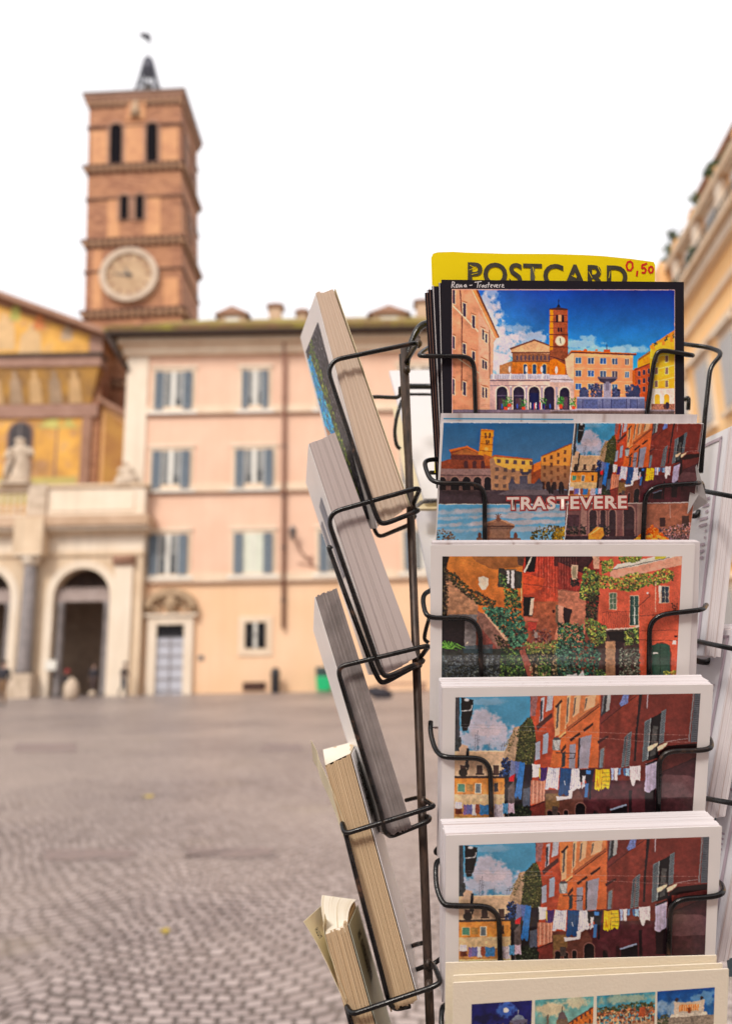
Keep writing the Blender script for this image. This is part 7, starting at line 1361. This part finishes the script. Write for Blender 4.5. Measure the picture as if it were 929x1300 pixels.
rbox(MB(), 0, SL, -10, 0, 0, zA).build('wall', M['ochre'], rb); mbx = rbox(MB(), -.3, SL, -.3, .35, zA-.1, zA+.35); mbx.build('cornice', M['cream'], rb); rbox(MB(), -.35, SL, -.3, .6, zA+.35, zA+.6).build('cornice', M['travertine'], rb); rbox(MB(), -.1, SL, -.1, .15, zA-1.4, zA-1.15).build('string_course', M['cream_trim'], rb)
rbox(MB(), -.1, SL, -.1, .2, 13.7, 13.9).build('string_course', M['cream_trim'], rb); rbox(MB(), -.1, SL, -.1, .15, 5., 5.3).build('string_course', M['cream_trim'], rb); rbox(MB(), -.1, SL, -.1, .15, 9.4, 9.65).build('string_course', M['cream_trim'], rb)
zB = zA+3.1; rbox(MB(), 1.2, SL, -9, -.5, zA+.6, zB).build('attic_wall', M['ochre_b'], rb); rbox(MB(), .9, SL, -9, -.1, zB, zB+.3).build('attic_cornice', M['travertine'], rb)
rbox(MB(), 2.6, SL, -9, -1.6, zB+.3, zB+2.7).build('penthouse_wall', M['ochre_b'], rb); rbox(MB(), 2.4, SL, -9, -1.3, zB+2.7, zB+2.95).build('penthouse_roof', M['brownstone'], rb)
def rwin(s, zb, zt, n0=0., w=1.3, mt_='frame_white', par=rb):
    mb = rbox(MB(), s-w/2-.25, s+w/2+.25, n0-.05, n0+.08, zb-.15, zt+.3); o = mb.build('window', M['cream'], par); rbox(MB(), s-w/2, s+w/2, n0+.08, n0+.1, zb, zt).build('pane', M['glass'], o)
    for a in (-1, 1): mb = rbox(MB(), s+a*w/4-w/4+.02, s+a*w/4+w/4-.02, n0+.1, n0+.16, zb, zt); mb.build('shutter', M['pale_shutter'], o)
    rbox(MB(), s-w/2-.35, s+w/2+.35, n0, n0+.25, zb-.3, zb-.15).build('sill', M['cream'], o); rbox(MB(), s-w/2-.3, s+w/2+.3, n0, n0+.3, zt+.4, zt+.6).build('window_hood', M['cream'], o)
M['pale_shutter'] = flat('pale_grey_shutter', (.42, .42, .42), .7, sc=2.)
for s in (2.0, 4.9, 7.8, 10.7, 13.6, 16.5, 19.4):
    for (zb, zt) in ((1.6, 4.), (6.2, 8.8), (10.6, 13.1)): rwin(s, zb, zt)
    rwin(s+1.5, zA+1.1, zA+2.6, -.5, 1.0)
    rbox(MB(), s-.3, s+.3, -.5, -.2, zA+.6, zB).build('attic_pilaster', M['cream'], rb)
mb = MB(); s = -.2
while s < SL-.3: mb.tube([RP(s, .2, zA+.6), RP(s, .2, zA+1.45)], .025, 5); s += .28
mb.tube([RP(-.2, .2, zA+1.45), RP(SL, .2, zA+1.45)], .04, 6); mb.build('terrace_railing', M['iron'], rb)
for s in (3.2, 6.5, 10, 13.5): rbox(MB(), s, s+.8, -3, -2.2, zB+2.9, zB+4.0).build('chimney', M['ochre_b'], rb)
for s in (1.3, 3.8, 6.6, 9.2): rbox(MB(), s, s+.7, -.9, -.4, zB+.3, zB+1.05).build('roof_pier', M['ochre_b'], rb)
def bush(name, c, r, n, cols_, label, group, hgt=1.1, seed=0):
    rr = np.random.RandomState(seed); root = empty(name, (c[0], c[1], c[2])); tag(root, label, 'potted plant', group)
    mb = MB(); cl = [rr.normal(0, .42, 3)*r*np.array([1, 1, hgt])+np.array([0, 0, r*1.5]) for _ in range(9)]
    for i in range(n):
        b = cl[rr.randint(9)]+rr.normal(0, .22, 3)*r; d1 = rr.normal(0, 1, 3); d1 /= np.linalg.norm(d1); d2 = np.cross(d1, rr.normal(0, 1, 3)); d2 /= np.linalg.norm(d2); L = .11*(.6+rr.rand()); p = np.array(c)+b
        mb.mi = rr.randint(len(cols_)); mb.add([p-d1*L, p+d2*L*.5, p+d1*L, p-d2*L*.5], [(0, 1, 2, 3)])
    mb.build('foliage', [M[k] for k in cols_], root); mb = MB(); mb.tube([c, np.array(c)+np.array([0, 0, r*1.4])], .04, 6)
    for k in range(5): mb.tube([np.array(c)+np.array([0, 0, r*.5]), np.array(c)+cl[k]], .02, 5)
    mb.build('stem', M['eave'], root); mb = MB(); mb.lathe(c[0], c[1], [(.16, c[2]-.02), (.24, c[2]+.35), (.26, c[2]+.38)], 10); mb.build('pot', M['brownstone'], root)
M['leaf1'] = flat('leaf_green', (.05, .10, .02), .6, sc=3.); M['leaf2'] = flat('leaf_olive', (.10, .12, .03), .6, sc=3.); M['leaf3'] = flat('leaf_dark', (.025, .05, .018), .6, sc=3.)
pr = RP(.55, -.1, zA+.6)
PG = 'plants on the roof terraces'
tgt = at(857, 316, pr[1]); bush('terrace_plant', (tgt[0], pr[1], zB+.3-1.6 if False else tgt[2]-.9), .75, 700, ['leaf1', 'leaf2', 'leaf3'], 'round green bush at the far corner of the roof terrace', PG, seed=1)
rbox(MB(), -.15, .9, -1.2, .1, zA+.6, tgt[2]-.9).build('terrace_pier', M['ochre_b'], rb)
for i, (s, n_, zz, r, lb) in enumerate(((4.6, -.8, zB+.3, .42, 'dark shrub on the upper terrace edge nearest the far corner'), (7.0, -.8, zB+.3, .5, 'larger dark shrub halfway along the upper terrace edge'), (3.3, .0, zA+.6, .4, 'low trailing plant on the lower terrace rail'), (8.2, -.8, zB+.3, .4, 'dry brownish shrub high on the terrace at the right edge'), (5.6, 0., zA+.6, .42, 'second low plant on the lower terrace rail, closer to the picture edge'))): bush('terrace_plant', RP(s, n_, zz), r, 420, ['leaf3', 'leaf2', 'leaf1'] if i != 3 else ['leaf2', 'brownstone'], lb, PG, seed=10+i)
# building closing the far street
mb = MB(); mb.box(8.9, 13.9, 50, 62, 0, 15.5); sb = empty('street_house', (11.5, 50, 0)); tag(sb, 'orange house closing the side street behind the postcards', 'house'); mb.build('wall', M['ochre_b'], sb); mb = MB(); mb.box(8.6, 14.2, 49.5, 62.3, 15.5, 15.9); mb.build('roof', M['brownstone'], sb)
for xx in (10.2, 12.6):
    for zz in (3., 7., 11.5): window(sb, xx, zz, 1.3, 2.2, 50, 'shut')

# ---- unseen block added behind the camera to shade the rack
sh = empty('rack_shade_blocker', (1., -9, 0)); tag(sh, 'rose plastered shop added unseen behind the viewer to shade the rack', 'blocker')
mb = MB(); mb.box(-14, 16, -18, -9, 0, 9.6); mb.build('wall', plaster('rose_blocker_plaster', (.60, .42, .35), (.52, .36, .30), .5, streak=.2), sh)
for x0, x1 in ((-6., -3.), (3., 6.)): mb = MB(); mb.box(x0, x1, -9.03, -8.98, .7, 2.7); o = mb.build('blocker_window', M['glass'], sh); mb = MB(); mb.box(x0-.08, x1+.08, -8.99, -8.94, .6, .7); mb.build('sill', M['eave'], o)
mb = MB(); mb.box(-.6, .6, -9.02, -8.96, 0, 2.4); mb.build('door', M['brownstone'], sh)
# ---- people, small and out of focus
def person(px, yfoot, hgt, label, cols_, pose='stand', Y=None):
    g = ground(px, yfoot) if Y is None else np.array([at(px, yfoot, Y)[0], Y, 0.]); x, y = g[0], g[1]; s = hgt/1.75
    lean = .0; hz = .95; J = {}
    if pose == 'stand': J = dict(p=(0, 0, .95), c=(0, 0, 1.32), n=(0, 0, 1.48), h=(0, -.02, 1.66), sl=(-.19, 0, 1.42), el=(-.25, .02, 1.12), wl=(-.22, -.1, .88), sr=(.19, 0, 1.42), er=(.25, .02, 1.12), wr=(.22, -.1, .88), kl=(-.1, -.02, .5), al=(-.11, .02, .08), tl=(-.11, -.14, .05), kr=(.1, -.02, .5), ar=(.12, .02, .08), tr=(.12, -.14, .05))
    elif pose == 'walk': J = dict(p=(0, 0, .94), c=(.03, 0, 1.32), n=(.05, 0, 1.47), h=(.08, -.02, 1.65), sl=(.03, -.19, 1.41), el=(-.08, -.24, 1.14), wl=(.1, -.22, .95), sr=(.03, .19, 1.41), er=(.12, .24, 1.14), wr=(.3, .2, 1.02), kl=(.14, -.08, .52), al=(.2, -.08, .08), tl=(.34, -.08, .06), kr=(-.06, .08, .5), ar=(-.26, .08, .12), tr=(-.13, .08, .05))
    else: J = dict(p=(.05, 0, .5), c=(-.05, 0, .92), n=(-.02, 0, 1.07), h=(.06, -.02, 1.2), sl=(-.05, -.18, 1.0), el=(.12, -.22, .76), wl=(.32, -.16, .66), sr=(-.05, .18, 1.0), er=(.12, .22, .76), wr=(.32, .14, .66), kl=(.42, -.1, .56), al=(.3, -.1, .08), tl=(.44, -.1, .05), kr=(.42, .1, .5), ar=(.22, .12, .08), tr=(.36, .12, .05))
    R_ = dict(p=.16, c=.17, n=.065, h=.105, sl=.08, el=.055, wl=.04, sr=.08, er=.055, wr=.04, kl=.075, al=.05, tl=.04, kr=.075, ar=.05, tr=.04)
    names = list(J); me = bpy.data.meshes.new('body'); E_ = [('p', 'c'), ('c', 'n'), ('n', 'h'), ('c', 'sl'), ('sl', 'el'), ('el', 'wl'), ('c', 'sr'), ('sr', 'er'), ('er', 'wr'), ('p', 'kl'), ('kl', 'al'), ('al', 'tl'), ('p', 'kr'), ('kr', 'ar'), ('ar', 'tr')]
    me.from_pydata([tuple(np.array(J[n])*s) for n in names], [(names.index(a), names.index(b)) for a, b in E_], []); root = empty('person', (x, y, 0)); tag(root, label, 'person', 'people in front of the basilica and palazzo')
    o = bpy.data.objects.new('body', me); COL.objects.link(o); sk = o.modifiers.new('skin', 'SKIN'); sd = o.modifiers.new('sub', 'SUBSURF'); sd.levels = 1; sd.render_levels = 1
    for i, n in enumerate(names): me.skin_vertices[0].data[i].radius = (R_[n]*s, R_[n]*s*.85)
    me.skin_vertices[0].data[0].use_root = True
    dg = bpy.context.evaluated_depsgraph_get(); dg.update(); m2 = bpy.data.meshes.new_from_object(o.evaluated_get(dg)); bpy.data.objects.remove(o); m2.materials.clear()
    for k in ('skin', cols_[0], cols_[1], 'iron'): m2.materials.append(M[k])
    hd = np.array(J['h'])*s; pz_ = J['p'][2]*s; nz_ = J['n'][2]*s; wr_ = [np.array(J[k])*s for k in ('wl', 'wr')]
    for f in m2.polygons:
        c = np.array(f.center); f.use_smooth = True
        if c[2] > nz_: f.material_index = 0
        elif min(np.linalg.norm(c-w) for w in wr_) < .07*s: f.material_index = 0
        elif c[2] < .13*s: f.material_index = 3
        elif c[2] < pz_+.03*s: f.material_index = 2
        else: f.material_index = 1
    bo = bpy.data.objects.new('body', m2); COL.objects.link(bo); bo.parent = root
    mb = MB(); hc = hd+np.array([0, .015, .035*s]); mb.lathe(hc[0], hc[1], [(.1*s, hc[2]-.05*s), (.118*s, hc[2]), (.112*s, hc[2]+.05*s), (.06*s, hc[2]+.095*s), (.01, hc[2]+.105*s)], 12); me_ = mb.build('hair' if cols_[2] == 'hair' else 'hat', M[cols_[2]]); me_.parent = root
    return root
M['skin'] = flat('skin', (.45, .27, .2), .6); M['coat_dark'] = flat('dark_coat', (.025, .022, .03), .8); M['coat_brown'] = flat('brown_coat', (.07, .045, .045), .8); M['jeans'] = flat('dark_jeans', (.03, .035, .055), .8); M['hair'] = flat('brown_hair', (.05, .03, .02), .7); M['hat_red'] = flat('red_hat', (.4, .03, .04), .8); M['tan'] = flat('tan_trousers', (.22, .13, .07), .8)
person(83, 881, 1.9, 'person in dark clothes and red hat crouching in the open arch', ('coat_dark', 'jeans', 'hat_red'), 'crouch', 42.5); person(118, 881, 1.75, 'person in dark coat standing inside the arch at its right jamb', ('coat_dark', 'coat_brown', 'hair'), 'stand', 42.5); person(156, 883, 1.78, 'person in dark brown coat walking between the arch and the palazzo', ('coat_brown', 'jeans', 'hair'), 'walk', 41.2); person(2, 897, 1.85, 'person in dark coat and tan trousers cut by the left edge', ('coat_dark', 'tan', 'hair'))
p_ = ground(90, 888); mb = MB(); rr = random.Random(3); mb.lathe(p_[0], p_[1], [(.25, 0), (.34, .15), (.36, .5), (.3, .8), (.15, .95), (.08, 1.05)], 12); o = mb.build('white_sack', M['white_stone']); tag(o, 'plump white sack standing on the paving before the open arch', 'sack')
p_ = ground(117, 884); mb = MB(); mb.lathe(p_[0], p_[1], [(.12, 0), (.2, .1), (.2, .22), (.06, .3)], 12); o = mb.build('white_pouch', M['white_stone']); tag(o, 'small white bag on the ground beside the person in the arch', 'bag')
sxp = fx(65.5, 844, YP-.1); mb = MB(); mb.box(sxp-.28, sxp+.28, YP-.16, YP-.1, fz(65, 851, YP), fz(65, 838, YP)); o = mb.build('white_notice', M['frame_white']); tag(o, 'white notice board fixed to the left jamb of the arch', 'notice')
p_ = ground(488, 886); mb = MB(); mb.tube([p_+np.array([-.7, .2, .32]), p_+np.array([-.3, 0, .22]), p_+np.array([.2, -.1, .15]), p_+np.array([.35, -.1, .1])], [.16, .26, .2, .06], 12); bg = empty('duffel_bag', p_); tag(bg, 'dark bag lying on the paving behind the wire rack', 'bag'); mb.build('bag_body', M['coat_dark'], bg); mb = MB(); mb.tube([p_+np.array([-.5, 0, .4]), p_+np.array([-.2, -.05, .62]), p_+np.array([.1, -.05, .35])], .03, 6); mb.build('bag_strap', M['coat_dark'], bg)
p_ = ground(510, 880); mb = MB(); mb.box(p_[0]-1.1, p_[0]+1.3, p_[1]+.3, p_[1]+.8, .4, .5); bn = empty('stone_bench', p_); tag(bn, 'low reddish bench standing behind the dark bag', 'bench'); mb.build('seat', M['pinkstone'], bn)
for dx in (-.9, 1.0): mb = MB(); mb.box(p_[0]+dx, p_[0]+dx+.2, p_[1]+.35, p_[1]+.75, 0, .4); mb.build('leg', M['pinkstone'], bn)

# ------------------------------------------------------------------ light, sky, camera
w = bpy.data.worlds.new('World'); SC.world = w; w.use_nodes = True; nt = w.node_tree; bg = nt.nodes['Background']
EL, AZ = 42., 205.   # soft sun behind the camera, to its left
sky = nt.nodes.new('ShaderNodeTexSky'); sky.sky_type = 'NISHITA'; sky.sun_disc = False; sky.sun_elevation = rad(EL); sky.sun_rotation = rad(AZ); sky.air_density = 1.; sky.dust_density = 4.; sky.ozone_density = 1.
mx = nt.nodes.new('ShaderNodeMix'); mx.data_type = 'RGBA'; mx.inputs[0].default_value = .82; nt.links.new(sky.outputs[0], mx.inputs[6]); mx.inputs[7].default_value = (10.2, 9.9, 9.9, 1)
nt.links.new(mx.outputs[2], bg.inputs['Color']); bg.inputs['Strength'].default_value = .12
sl_d = bpy.data.lights.new('sun', 'SUN'); sl_d.energy = 2.2; sl_d.angle = rad(14); sl_d.color = (1, .93, .84); so = bpy.data.objects.new('sun', sl_d); COL.objects.link(so)
from mathutils import Vector, Matrix
az = rad(AZ); sd_ = Vector((math.sin(az)*math.cos(rad(EL)), math.cos(az)*math.cos(rad(EL)), math.sin(rad(EL)))); so.rotation_euler = sd_.to_track_quat('Z', 'Y').to_euler(); so.location = (0, 0, 30)
cd = bpy.data.cameras.new('camera'); co = bpy.data.objects.new('camera', cd); COL.objects.link(co); cd.sensor_fit = 'VERTICAL'; cd.sensor_height = 36.; cd.sensor_width = 25.73; cd.lens = 36*960/1300; cd.clip_start = .02; cd.clip_end = 2000
mw = Matrix(((RT[0], UP[0], -F[0], CAM[0]), (RT[1], UP[1], -F[1], CAM[1]), (RT[2], UP[2], -F[2], CAM[2]), (0, 0, 0, 1))); co.matrix_world = mw
cd.dof.use_dof = True; cd.dof.focus_distance = .465; cd.dof.aperture_fstop = 6.0; cd.dof.aperture_blades = 0
SC.camera = co
vs = SC.view_settings; vs.view_transform = 'Standard'; vs.look = 'None'; vs.exposure = .25; vs.gamma = 1.; vs.use_curve_mapping = False
SC.render.engine = 'CYCLES'; SC.cycles.use_denoising = True; SC.cycles.max_bounces = 6; SC.cycles.diffuse_bounces = 4; SC.cycles.glossy_bounces = 3; SC.cycles.caustics_reflective = False; SC.cycles.caustics_refractive = False
